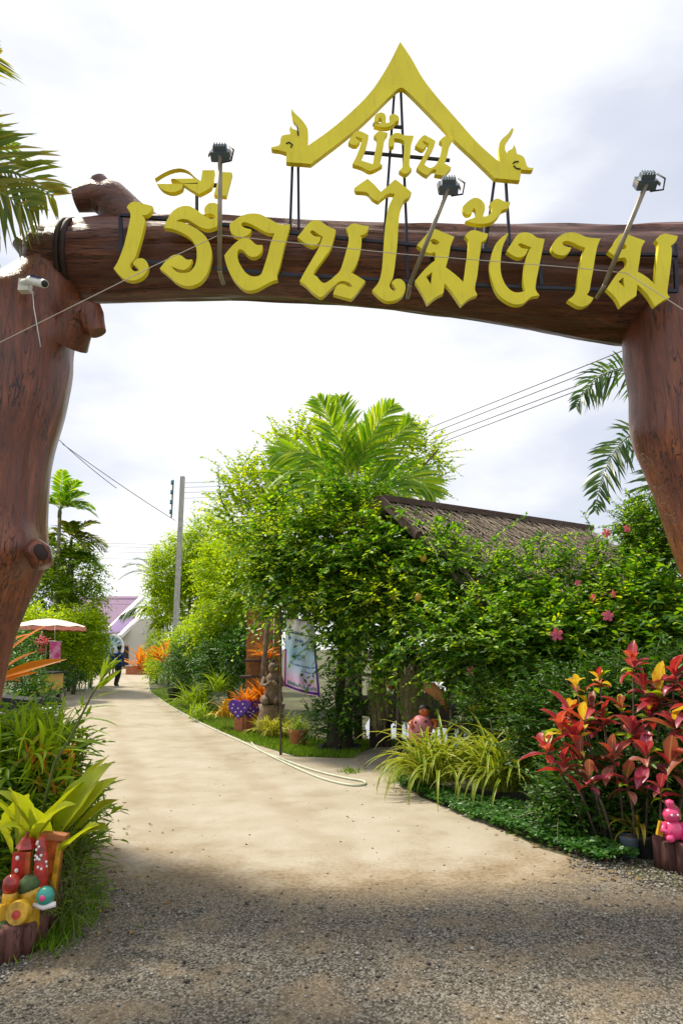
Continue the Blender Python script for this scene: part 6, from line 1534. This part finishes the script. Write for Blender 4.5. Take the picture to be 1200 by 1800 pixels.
# --- clay ladybird doll in front of the deck
t = thing('clay_doll', 'round pink clay doll with black spots behind the striped clumps', 'figurine', P(742, 1300, 9.3))
q = P(740, 1278, 9.3); m = MB(); m.lathe((q.x, q.y, q.z), [(.02, -.23), (.10, -.20), (.155, -.08), (.15, .04), (.10, .12), (.03, .15)], 18, rot=Matrix.Rotation(.35, 3, 'Y')); bd = m.build('body', M['palepink'], t)
for (u, v) in ((730, 1270), (739, 1279), (748, 1268), (734, 1288)): m = MB(); m.ball(P(u, v, 9.155), .016, 8); m.build('spot', M['black'], bd)
q2 = q + Vector((.045, 0, .20)); m = MB(); m.ball(q2, .07, 14, sz=1.05); hd = m.build('head', M['orange'], t)
for s in (-1, 1): m = MB(); m.ball(q2 + Vector((s * .025, -.064, .01)), .008, 8); m.build('eye', M['black'], hd)
m = MB(); m.ball(q2 + Vector((0, .015, .025)), .078, 12, sz=.8); m.build('hair', M['hair'], hd)
for s in (-1, 1): m = MB(); m.tube([q + Vector((s * .11 + .03, -.02, .09)), q + Vector((s * .17 + .02, -.06, .05)), q + Vector((s * .14 + .02, -.12, .0))], [.032, .028, .03], 10); m.build('arm', M['orange'], t)
t = thing('dry_leaf', 'curled brown dry palm sheath hanging over the clay doll', 'leaf', P(760, 1215, 9.5))
m = MB(); pl = [P(745, 1208, 9.5), P(762, 1213, 9.45), P(778, 1228, 9.4), P(787, 1250, 9.4)]
for i, (a, w_) in enumerate(zip(pl, (.05, .10, .09, .03))): m.v += [tuple(a + Vector((.0, -.02, w_))), tuple(a), tuple(a + Vector((0, -.02, -w_)))]
for i in range(3):
    for j in range(2): m.f.append((i * 3 + j, i * 3 + j + 1, i * 3 + j + 4, i * 3 + j + 3)); m.mi.append(0)
o = m.build('sheath', plain('dry_sheath', (.32, .14, .035), .6, var=.3), t); sm_ = o.modifiers.new('thick', 'SOLIDIFY'); sm_.thickness = .012

# --- banner
bn = thing('cloth_banner', 'pale blue and pink printed cloth banner hanging on a post by the climber', 'banner', P(500, 1240, 11.4))
bmx, nt, b = newmat('banner_print'); n = nt.nodes; l = nt.links
uvn = n.new('ShaderNodeUVMap'); sx = n.new('ShaderNodeSeparateXYZ'); l.new(uvn.outputs[0], sx.inputs[0])
rp = n.new('ShaderNodeValToRGB'); e = rp.color_ramp.elements
for _ in range(4): e.new(.5)
for x, (pz, cc) in zip(e, ((0.0, (.80, .45, .70)), (.15, (.80, .55, .80)), (.32, (.50, .66, .88)), (.6, (.42, .68, .88)), (.82, (.82, .87, .93)), (1.0, (.88, .78, .88)))): x.position = pz; x.color = cc + (1,)
l.new(sx.outputs[1], rp.inputs[0])
nz_ = n.new('ShaderNodeTexNoise'); nz_.inputs['Scale'].default_value = 3.5; l.new(uvn.outputs[0], nz_.inputs['Vector'])
mx = n.new('ShaderNodeMix'); mx.data_type = 'RGBA'; r2 = n.new('ShaderNodeValToRGB'); r2.color_ramp.elements[0].position = .48; r2.color_ramp.elements[1].position = .66; l.new(nz_.outputs[0], r2.inputs[0])
mlt = n.new('ShaderNodeMath'); mlt.operation = 'MULTIPLY'; mlt.inputs[1].default_value = .45; l.new(r2.outputs[0], mlt.inputs[0]); l.new(mlt.outputs[0], mx.inputs[0]); l.new(rp.outputs[0], mx.inputs[6]); mx.inputs[7].default_value = (.78, .82, .80, 1)
l.new(mx.outputs[2], b.inputs['Base Color']); b.inputs['Roughness'].default_value = .7
BY = 10.9
def bq(s, v):     # s 0..1 left-right, v 0..1 bottom-top
    top = (503 + 48 * s, 1086 + 6 * s); bot_ = (499 + 64 * s, 1206 + 18 * s + 14 * (.25 - (s - .5) ** 2))
    u = bot_[0] * (1 - v) + top[0] * v; w = bot_[1] * (1 - v) + top[1] * v
    yo = .045 * math.sin(s * 9 + v * 5) * (1 - v) + .03 * math.sin((s - v * .5) * 14) + .012 * math.sin(v * 23 + s * 5)
    return P(u, w, BY + yo)
def bsheet(name, s0, s1, v0, v1, ns, nv_, dy, mat, par):
    me = bpy.data.meshes.new(name); V = []; F = []; UV = []
    for j in range(nv_ + 1):
        for i in range(ns + 1):
            s = s0 + (s1 - s0) * i / ns; v = v0 + (v1 - v0) * j / nv_; V.append(bq(s, v) + Vector((0, dy, 0))); UV.append((s, v))
    for j in range(nv_):
        for i in range(ns): a = j * (ns + 1) + i; F.append((a, a + 1, a + ns + 2, a + ns + 1))
    me.from_pydata(V, [], F); uvl = me.uv_layers.new(name='UVMap')
    for lp in me.loops: uvl.data[lp.index].uv = UV[lp.vertex_index]
    me.polygons.foreach_set('use_smooth', [True] * len(F)); me.materials.append(mat)
    o = bpy.data.objects.new(name, me); COL.objects.link(o); wpart(o, par)
    sd = o.modifiers.new('thick', 'SOLIDIFY'); sd.thickness = .003; sd.offset = 1
    return o
sh = bsheet('sheet', 0, 1, 0, 1, 24, 40, 0, bmx, bn)
navy = plain('banner_navy', (.05, .02, .22), .6); mag = plain('banner_magenta', (.35, .03, .25), .6); grn = plain('banner_green', (.01, .30, .24), .6); ink = plain('banner_ink', (.10, .20, .42), .6)
bsheet('border', .93, .985, .0, .72, 2, 24, -.008, navy, sh); bsheet('border', .0, .045, .0, .55, 2, 20, -.008, mag, sh); bsheet('border', 0.05, .93, .015, .045, 18, 1, -.008, navy, sh)
def btext(txt, s0, s1, v0, v1, mat, name='lettering'):
    cu = bpy.data.curves.new(name, 'FONT'); cu.body = txt; cu.resolution_u = 3
    ob = bpy.data.objects.new(name, cu); COL.objects.link(ob)
    dg = bpy.context.evaluated_depsgraph_get(); dg.update()
    me = bpy.data.meshes.new_from_object(ob.evaluated_get(dg)); bpy.data.objects.remove(ob)
    if len(me.vertices) == 0: return
    xs = [v.co.x for v in me.vertices]; ys = [v.co.y for v in me.vertices]
    x0, x1, y0, y1 = min(xs), max(xs), min(ys), max(ys)
    for v in me.vertices:
        v.co = bq(s0 + (s1 - s0) * (v.co.x - x0) / (x1 - x0), v0 + (v1 - v0) * (v.co.y - y0) / (y1 - y0)) + Vector((0, -.016, 0))
    me.materials.clear(); me.materials.append(mat)
    o = bpy.data.objects.new(name, me); COL.objects.link(o); wpart(o, sh)
btext('อบต', .26, .62, .44, .52, ink)
g_ = random.Random(2)
for (v0, hh, s0, s1, mt) in ((.80, .03, .25, .62, ink), (.70, .05, .1, .2, ink), (.685, .045, .32, .6, ink), (.36, .02, .15, .9, ink), (.29, .02, .5, .9, ink), (.07, .05, .10, .50, grn), (.065, .05, .54, .72, grn), (.065, .05, .75, .90, grn)):
    s = s0
    while s < s1: w = g_.uniform(.025, .05); bsheet('painted_mark', s, min(s1, s + w), v0 + g_.uniform(-.008, .008), v0 + hh * g_.uniform(.5, 1), 2, 1, -.012, mt, sh); s += w + g_.uniform(.015, .03)
m = MB(); a = P(494, 1290, BY + .05); a.z = 0; m.tube([a, P(493, 1060, BY + .05)], .02, 8); m.build('post', M['bark'], bn)
m = MB(); m.tube([P(491, 1086, BY), P(556, 1092, BY)], .012, 6); m.build('top_bar', M['darkwood'], bn)

# --- orange stand behind the statue
t = thing('orange_stand', 'tiered orange-brown timber stand left of the cloth banner', 'stand', (P(462, 1270, 14.8).x, 14.8, 0))
om = woodmat('orange_boards', (.22, .07, .015), (.38, .14, .03), (.50, .22, .05), (5, 5, .6), rough=.6, coat=0)
for i in range(5):
    x = P(438 + i * 12, 1150, 14.9).x; m = MB(); m.box((x, 14.95, 1.25), (.135, .03, 2.45 - .1 * (i % 2))); m.build('board', om, t, smooth=False)
for z, w_ in ((1.02, .75), (1.35, .6), (.55, .8)):
    m = MB(); m.box((P(455, 1150, 14.7).x, 14.7, z), (w_, .4, .05)); m.build('shelf', M['darkwood'], t, smooth=False)
tussock('orange bromeliad on the shelf of the orange stand', (P(470, 1110, 14.5).x, 14.5, 1.4), OB, 40, (.6, .9), (25, 85), .1, name='bromeliad', seed=21)

# --- statue
t = thing('stone_statue', 'kneeling stone figure with hands joined on a rough pedestal', 'statue', (P(478, 1260, 13.4).x, 13.4, 0))
b0 = Vector((P(478, 1260, 13.4).x, 13.4, 0)); zb = P(478, 1238, 13.4).z; hh = P(478, 1160, 13.4).z - zb
m = MB(); m.lathe(b0, [(.26, 0), (.28, zb * .4), (.22, zb * .8), (.25, zb)], 14); m.v = [(x + .03 * nz3(x * 9, y * 9, z * 9), y + .03 * nz3(x * 9 + 5, y * 9, z * 9), z) for x, y, z in m.v]; m.build('pedestal', M['stone'], t)
bz = lambda x, y, z: b0 + Vector((x * hh, y * hh, zb + z * hh))
m = MB()
m.tube([bz(0, .02, .02), bz(0, .03, .2), bz(0, .02, .42), bz(0, 0, .60), bz(0, 0, .68), bz(0, -.01, .72)], [.22 * hh, .20 * hh, .15 * hh, .17 * hh, .09 * hh, .055 * hh], 16)
for s in (-1, 1):
    m.tube([bz(s * .10, .05, .10), bz(s * .16, -.15, .12), bz(s * .13, -.28, .07), bz(s * .10, -.10, .04)], [.13 * hh, .11 * hh, .09 * hh, .07 * hh], 10)
    m.tube([bz(s * .17, 0, .60), bz(s * .24, -.04, .44), bz(s * .13, -.20, .42), bz(s * .02, -.24, .52)], [.065 * hh, .055 * hh, .045 * hh, .035 * hh], 10)
m.ball(bz(0, -.02, .82), .105 * hh, 16, sz=1.15); m.build('figure', M['stone'], t)
m = MB(); m.ball(bz(0, .03, .86), .11 * hh, 14, sz=.95); m.lathe(bz(0, .02, .93), [(.05 * hh, 0), (.055 * hh, .03 * hh), (.02 * hh, .09 * hh), (.002, .12 * hh)], 10); m.build('hair_knot', M['darkwood'], t)
m = MB(); m.ball(bz(0, -.125, .815), .018 * hh, 8); m.build('nose', M['stone'], t)

# --- purple hearts
hz = P(425, 1246, 13.6)
def heart(label, u, Y, rz):
    c = P(u, 1245, Y); t = thing('heart_planter', label, 'planter', (c.x, Y, 0), 'purple heart planters', rz); s = .013
    pts = [Vector((16 * math.sin(a) ** 3 * s, 0, (13 * math.cos(a) - 5 * math.cos(2 * a) - 2 * math.cos(3 * a) - math.cos(4 * a)) * s + c.z)) for a in np.linspace(0, 6.2832, 33)[:-1]]
    m = MB(); m.prism(pts, [], (0, .14, 0)); o = m.build('heart', M['heart'], None, smooth=False, recalc=True); o.parent = t
    for (dx, dz) in ((-.1, .07), (.09, .08), (0, .0), (-.05, -.07), (.06, -.06), (-.12, 0), (.13, .01), (0, -.14)):
        m = MB(); m.lathe((0, 0, 0), [(.012, 0), (.018, .006), (.004, .01)], 8, rot=Matrix.Rotation(R(90), 3, 'X')); d_ = m.build('dot', M['dotwhite'], None); d_.parent = o; d_.location = (dx, -.001, c.z + dz)
    m = MB(); m.box((0, .08, (c.z - .17) / 2), (.16, .14, max(.05, c.z - .17))); p_ = m.build('foot', M['terracotta'], None, smooth=False); p_.parent = t
    return t
heart('purple white-dotted heart planter, left one of two', 419, 13.6, R(-10)); heart('purple white-dotted heart planter, right one, beside the statue', 440, 13.9, R(25))

# --- pots
def pot(label, u, v, Y, r, h, mat='terracotta', group=None):
    p = Vector((P(u, v, Y).x, Y, 0)); t = thing('plant_pot', label, 'pot', p, group)
    m = MB(); m.lathe(p, [(r * .62, 0), (r * .72, .02), (r * .95, h * .8), (r, h * .86), (r, h), (r * .86, h), (r * .82, h * .9), (.005, h * .88)], 20); m.build('body', M[mat], t, angle=40)
    m = MB(); m.lathe(p + Vector((0, 0, h * .89)), [(r * .81, 0), (r * .6, .015), (.01, .02)], 14); m.build('soil', M['bark'], t)
    return t
pot('terracotta pot on the lawn strip', 524, 1300, 11.9, .17, .28)
tussock('grassy dark green plant growing in the terracotta pot', (P(524, 1300, 11.9).x, 11.9, .27), SG, 60, (.35, .6), (15, 85), .08, name='potted_grass', seed=25)
pot('grey plastic pot half hidden in the creeping plants', 1107, 1505, 5.75, .075, .16, 'lampbody')
pot('dark plastic pot beside the grey one at right', 1135, 1510, 5.75, .08, .15, 'black')
pot('dark nursery pot on the far verge', 308, 1200, 22, .22, .4, 'black')
tussock('tired yellow plant drooping over the grey pot at right', (P(1120, 1500, 5.8).x, 5.8, .15), [blade_mesh('yellowing_blade', .42, .045, b_, leafmat('yellowing%d' % int(b_ * 10), [(.36, .28, .03), (.22, .22, .03)], .35, .45, .3, 1.2), seg=7, cup=.4, peak=.45) for b_ in (1.0, 2.0, 2.8)], 13, (.6, 1.0), (30, 85), .04, name='potted_plant', seed=27)
# stump planter
t = thing('stump_planter', 'dark tree-stump planter with dark stones by the deck', 'planter', (P(597, 1320, 11.5).x, 11.5, 0))
p = Vector((P(597, 1320, 11.5).x, 11.5, 0)); m = MB(); m.tube([p, p + Vector((0, 0, .2)), p + Vector((0, 0, .42))], [.24, .2, .19], 16, fn=lambda s, a, q: 1 + .12 * math.sin(a * 5) + .06 * math.sin(a * 9 + s * 4)); m.build('stump', M['darkwood'], t)
m = MB(); m.tube([p + Vector((.02, .05, .3)), p + Vector((.0, .05, 1.0)), p + Vector((.05, .05, 1.9))], [.1, .08, .05], 9); m.build('dead_trunk', M['bark'], t)
for i in range(6):
    a = i * 1.05 + .4; m = MB(); m.ball(p + Vector((math.cos(a) * .3, math.sin(a) * .25 - .05, .05)), .08, 8, sz=.7); m.build('stone', M['black'], t)
row_tree('leafy orchid clump hanging around the stump planter', 597, 11.4, [(600, 1200, 11.2, 30, 40, .18), (585, 1255, 11.2, 34, 40, .18), (615, 1260, 11.1, 22, 40, .15), (560, 1270, 11.6, 26, 30, .18)], 360, GREEN_DARK, 95, [(600, 1200), (590, 1240)], 'orchid_clump', 'plant', r=.02, slen=(.1, .35), pitch=.03, leafL=(.06, .13), wratio=.3, six=True, stems=False, droop=1.0)

# --- hose
hp = [(262, 1200), (263, 1214), (300, 1241.5), (360, 1274), (430, 1306), (500, 1340), (560, 1366), (610, 1379), (638, 1379), (638, 1373), (600, 1366), (545, 1352), (490, 1332), (455, 1318), (438, 1300), (428, 1288)]
pts = [G(*q, .02) for q in hp]; out = []
for i in range(len(pts) - 1):
    p0 = pts[max(0, i - 1)]; p1 = pts[i]; p2 = pts[i + 1]; p3 = pts[min(len(pts) - 1, i + 2)]
    for j in range(8): s = j / 8; out.append(0.5 * ((2 * p1) + (p2 - p0) * s + (2 * p0 - 5 * p1 + 4 * p2 - p3) * s * s + (3 * p1 - p0 - 3 * p2 + p3) * s ** 3))
m = MB(); m.tube(out, .014, 7); tag(m.build('garden_hose', M['hose'], None), 'pale garden hose looped along the path edge', 'hose')

# --- left planter of red stumps with painted clay figures
t = thing('stump_edging', 'curved edging of red-brown log stumps under the clay figures', 'edging', (P(40, 1640, 4.0).x, 4.0, 0))
ed = [(-45, 1712), (-15, 1700), (15, 1690), (42, 1676), (64, 1660), (80, 1640), (90, 1618), (96, 1595)]
for i, e_ in enumerate(ed):
    p = G(*e_); h_ = .15 + .015 * (i % 3); r_ = .055
    m = MB(); m.tube([p, p + Vector((0, 0, h_ * .5)), p + Vector((0, 0, h_ - .015)), p + Vector((0, 0, h_))], [r_ * 1.05, r_, r_, r_ * .8], 14, fn=lambda s, a, q: 1 + .05 * math.sin(a * 6 + q.x * 30)); m.build('stump', M['stump'], t)
m = MB(); top = [G(*e_) + Vector((0, 0, .155)) for e_ in ed]
m.tube([p + Vector((-.03, .03, .0)) for p in top], .035, 8); m.build('rim', M['mossrim'], t)
m = MB(); back = [Vector((-3.2, 3.6, .15)), Vector((-3.2, 4.9, .15)), Vector((-1.95, 4.9, .15))]; poly = [p + Vector((-.03, .03, -.03)) for p in top] + back[::-1]
m.prism(poly, [], (0, 0, -.11)); m.build('bed_soil', M['bark'], t, smooth=False, recalc=True)
def at(u, v, Y): return P(u, v, Y)
t = thing('clay_train', 'painted yellow and red clay toy train in the left planter', 'figurine', at(20, 1625, 4.0))
m = MB(); a, b_ = at(-40, 1632, 4.0), at(28, 1592, 4.02); m.bar(a, b_, .10, .085); m.build('boiler', M['clayyellow'], t, smooth=True, angle=40)
c = at(34, 1604, 3.96); rxx = Matrix.Rotation(R(80), 3, 'X'); m = MB(); m.lathe(c, [(.01, -.03), (.055, -.03), (.062, -.015), (.062, .015), (.055, .03), (.01, .03)], 22, rot=rxx); w_ = m.build('wheel', M['clayyellow'], t, angle=50)
m = MB(); m.lathe(c + Vector((0, -.033, 0)), [(.003, -.006), (.022, -.005), (.022, .005), (.003, .006)], 12, rot=rxx); m.build('hub', M['red'], w_, angle=40)
c = at(18, 1575, 4.02); m = MB(); m.lathe(c, [(.04, -.09), (.038, 0), (.034, .03)], 16); ch = m.build('chimney', M['clayyellow'], t)
m = MB(); m.lathe(c, [(.036, .02), (.042, .05), (.04, .085), (.02, .105), (.003, .11)], 16); m.build('cap', M['red'], ch)
c = at(52, 1590, 4.10); m = MB(); m.lathe(c, [(.05, -.16), (.062, -.10), (.055, -.02), (.062, .06), (.05, .09)], 18); m.build('dome', M['clayyellow'], t)
m = MB(); m.lathe(at(52, 1560, 4.10), [(.055, -.02), (.06, .03), (.03, .06)], 16); m.build('moss_cap', M['mossrim'], t)
t = thing('clay_house', 'red and orange clay toy house with white windows in the left planter', 'figurine', at(45, 1560, 4.2))
rz_ = Matrix.Rotation(.25, 3, 'Z'); c = at(42, 1515, 4.2)
m = MB(); m.box(c + Vector((0, 0, -.06)), (.085, .085, .24), rz_, taper=.94); hw = m.build('wall', M['orange'], t, smooth=False)
m = MB(); m.box(c + Vector((-.010, -.045, -.02)), (.066, .012, .17), rz_); m.build('front', M['red'], hw, smooth=False)
for dz in (.035, -.03, -.085): m = MB(); m.ball(c + Vector((-.014, -.054, dz)), .012, 10, sy=.5); m.build('window', M['dotwhite'] if dz > -.05 else M['red'], hw)
m = MB(); m.lathe(c + Vector((.01, .01, .075)), [(.064, 0), (.054, .02), (.028, .055), (.006, .07)], 6, rot=rz_); rf_ = m.build('roof', M['red'], t, smooth=False)
m = MB(); m.ball(c + Vector((.01, .01, .15)), .014, 10); m.build('knob', M['red'], rf_)
t = thing('dotted_column', 'slim red clay column with white dots beside the clay house', 'figurine', at(72, 1560, 4.15))
c2 = at(72, 1510, 4.15); m = MB(); m.tube([c2 + Vector((0, 0, .13)), c2 + Vector((0, 0, .09)), c2 + Vector((.005, 0, .02)), c2 + Vector((.012, -.01, -.07)), c2 + Vector((.018, -.015, -.20))], [.014, .028, .032, .04, .034], 14); sc_ = m.build('column', M['red'], t)
g_ = random.Random(8)
for i in range(22):
    m = MB(); a = g_.uniform(3.3, 6.1); z = g_.uniform(-.16, .10); m.ball(c2 + Vector((.01 + math.cos(a) * .034, -.005 + math.sin(a) * .036, z)), .008, 6); m.build('dot', M['dotwhite'], sc_)
t = thing('clay_slab', 'tall orange and yellow clay panel behind the figures', 'figurine', at(88, 1560, 4.25))
a = at(88, 1528, 4.25); m = MB(); m.box(a, (.11, .05, .34), Matrix.Rotation(.08, 3, 'Y')); m.build('panel', M['orange'], t, smooth=False)
m = MB(); m.box(a + Vector((.045, -.03, -.02)), (.025, .02, .34), Matrix.Rotation(.08, 3, 'Y')); m.build('edge_strip', M['clayyellow'], t, smooth=False)
m = MB(); m.box(a + Vector((0.015, -.005, .18)), (.15, .07, .03), Matrix.Rotation(.08, 3, 'Y')); m.build('top_ledge', M['terracotta'], t, smooth=False)
t = thing('clay_snail', 'teal clay snail with a pink spot on the planter rim', 'figurine', at(80, 1585, 4.02))
c = at(80, 1575, 4.02); m = MB(); m.lathe(c, [(.005, -.035), (.035, -.03), (.05, 0), (.035, .03), (.005, .035)], 18, rot=rxx); sh_ = m.build('shell', M['clayteal'], t)
m = MB(); m.ball(c + Vector((0, -.038, 0)), .016, 8, sy=.4); m.build('spot', M['pink'], sh_)
m = MB(); m.tube([c + Vector((-.06, 0, -.045)), c + Vector((0, -.01, -.05)), c + Vector((.06, 0, -.04))], [.012, .018, .014], 8); m.build('foot', M['dotwhite'], t)

# --- right edge: pink doll on stumps
t = thing('stump_edging', 'three reddish log stumps carrying the pink doll', 'edging', G(1185, 1530))
for i, (u, v, r_, h_) in enumerate(((1163, 1524, .055, .22), (1180, 1531, .06, .20), (1206, 1538, .06, .22))):
    p = G(u, v); m = MB(); m.tube([p, p + Vector((0, 0, h_ * .5)), p + Vector((0, 0, h_ - .012)), p + Vector((0, 0, h_))], [r_ * 1.05, r_, r_, r_ * .8], 14, fn=lambda s, a, q: 1 + .05 * math.sin(a * 6 + q.x * 30)); m.build('stump', M['stump'], t)
p = G(1188, 1533) + Vector((0, 0, .225)); t = thing('pink_doll', 'glossy pink clay doll sitting on the log stumps at the right edge', 'figurine', p)
m = MB(); m.lathe(p, [(.03, 0), (.065, .015), (.075, .06), (.06, .11), (.035, .13)], 18); m.build('body', M['pink'], t)
m = MB(); m.lathe(p + Vector((0, 0, .165)), [(.02, -.045), (.055, -.03), (.062, .005), (.048, .04), (.022, .05)], 18); hd = m.build('head', M['pink'], t)
m = MB(); m.lathe(p + Vector((-.005, 0, .205)), [(.024, 0), (.02, .015), (.032, .04), (.028, .06), (.005, .07)], 14); m.build('topknot', M['pink'], hd)
for s in (-1, 1): m = MB(); m.ball(p + Vector((s * .022, -.056, .175)), .009, 8); m.build('eye', M['dotwhite'], hd)
for s in (-1, 1):
    m = MB(); m.tube([p + Vector((s * .055, -.01, .11)), p + Vector((s * .085, -.03, .07)), p + Vector((s * .05, -.07, .055))], [.02, .02, .018], 10); m.build('arm', M['pink'], t)
    m = MB(); m.tube([p + Vector((s * .04, -.02, .025)), p + Vector((s * .06, -.08, .02)), p + Vector((s * .055, -.10, .03))], [.028, .026, .024], 10); m.build('leg', M['pink'], t)
m = MB(); m.box(p + Vector((-.085, .01, .07)), (.04, .03, .10), Matrix.Rotation(.3, 3, 'Y')); m.build('bag', M['clayyellow'], t, smooth=False)
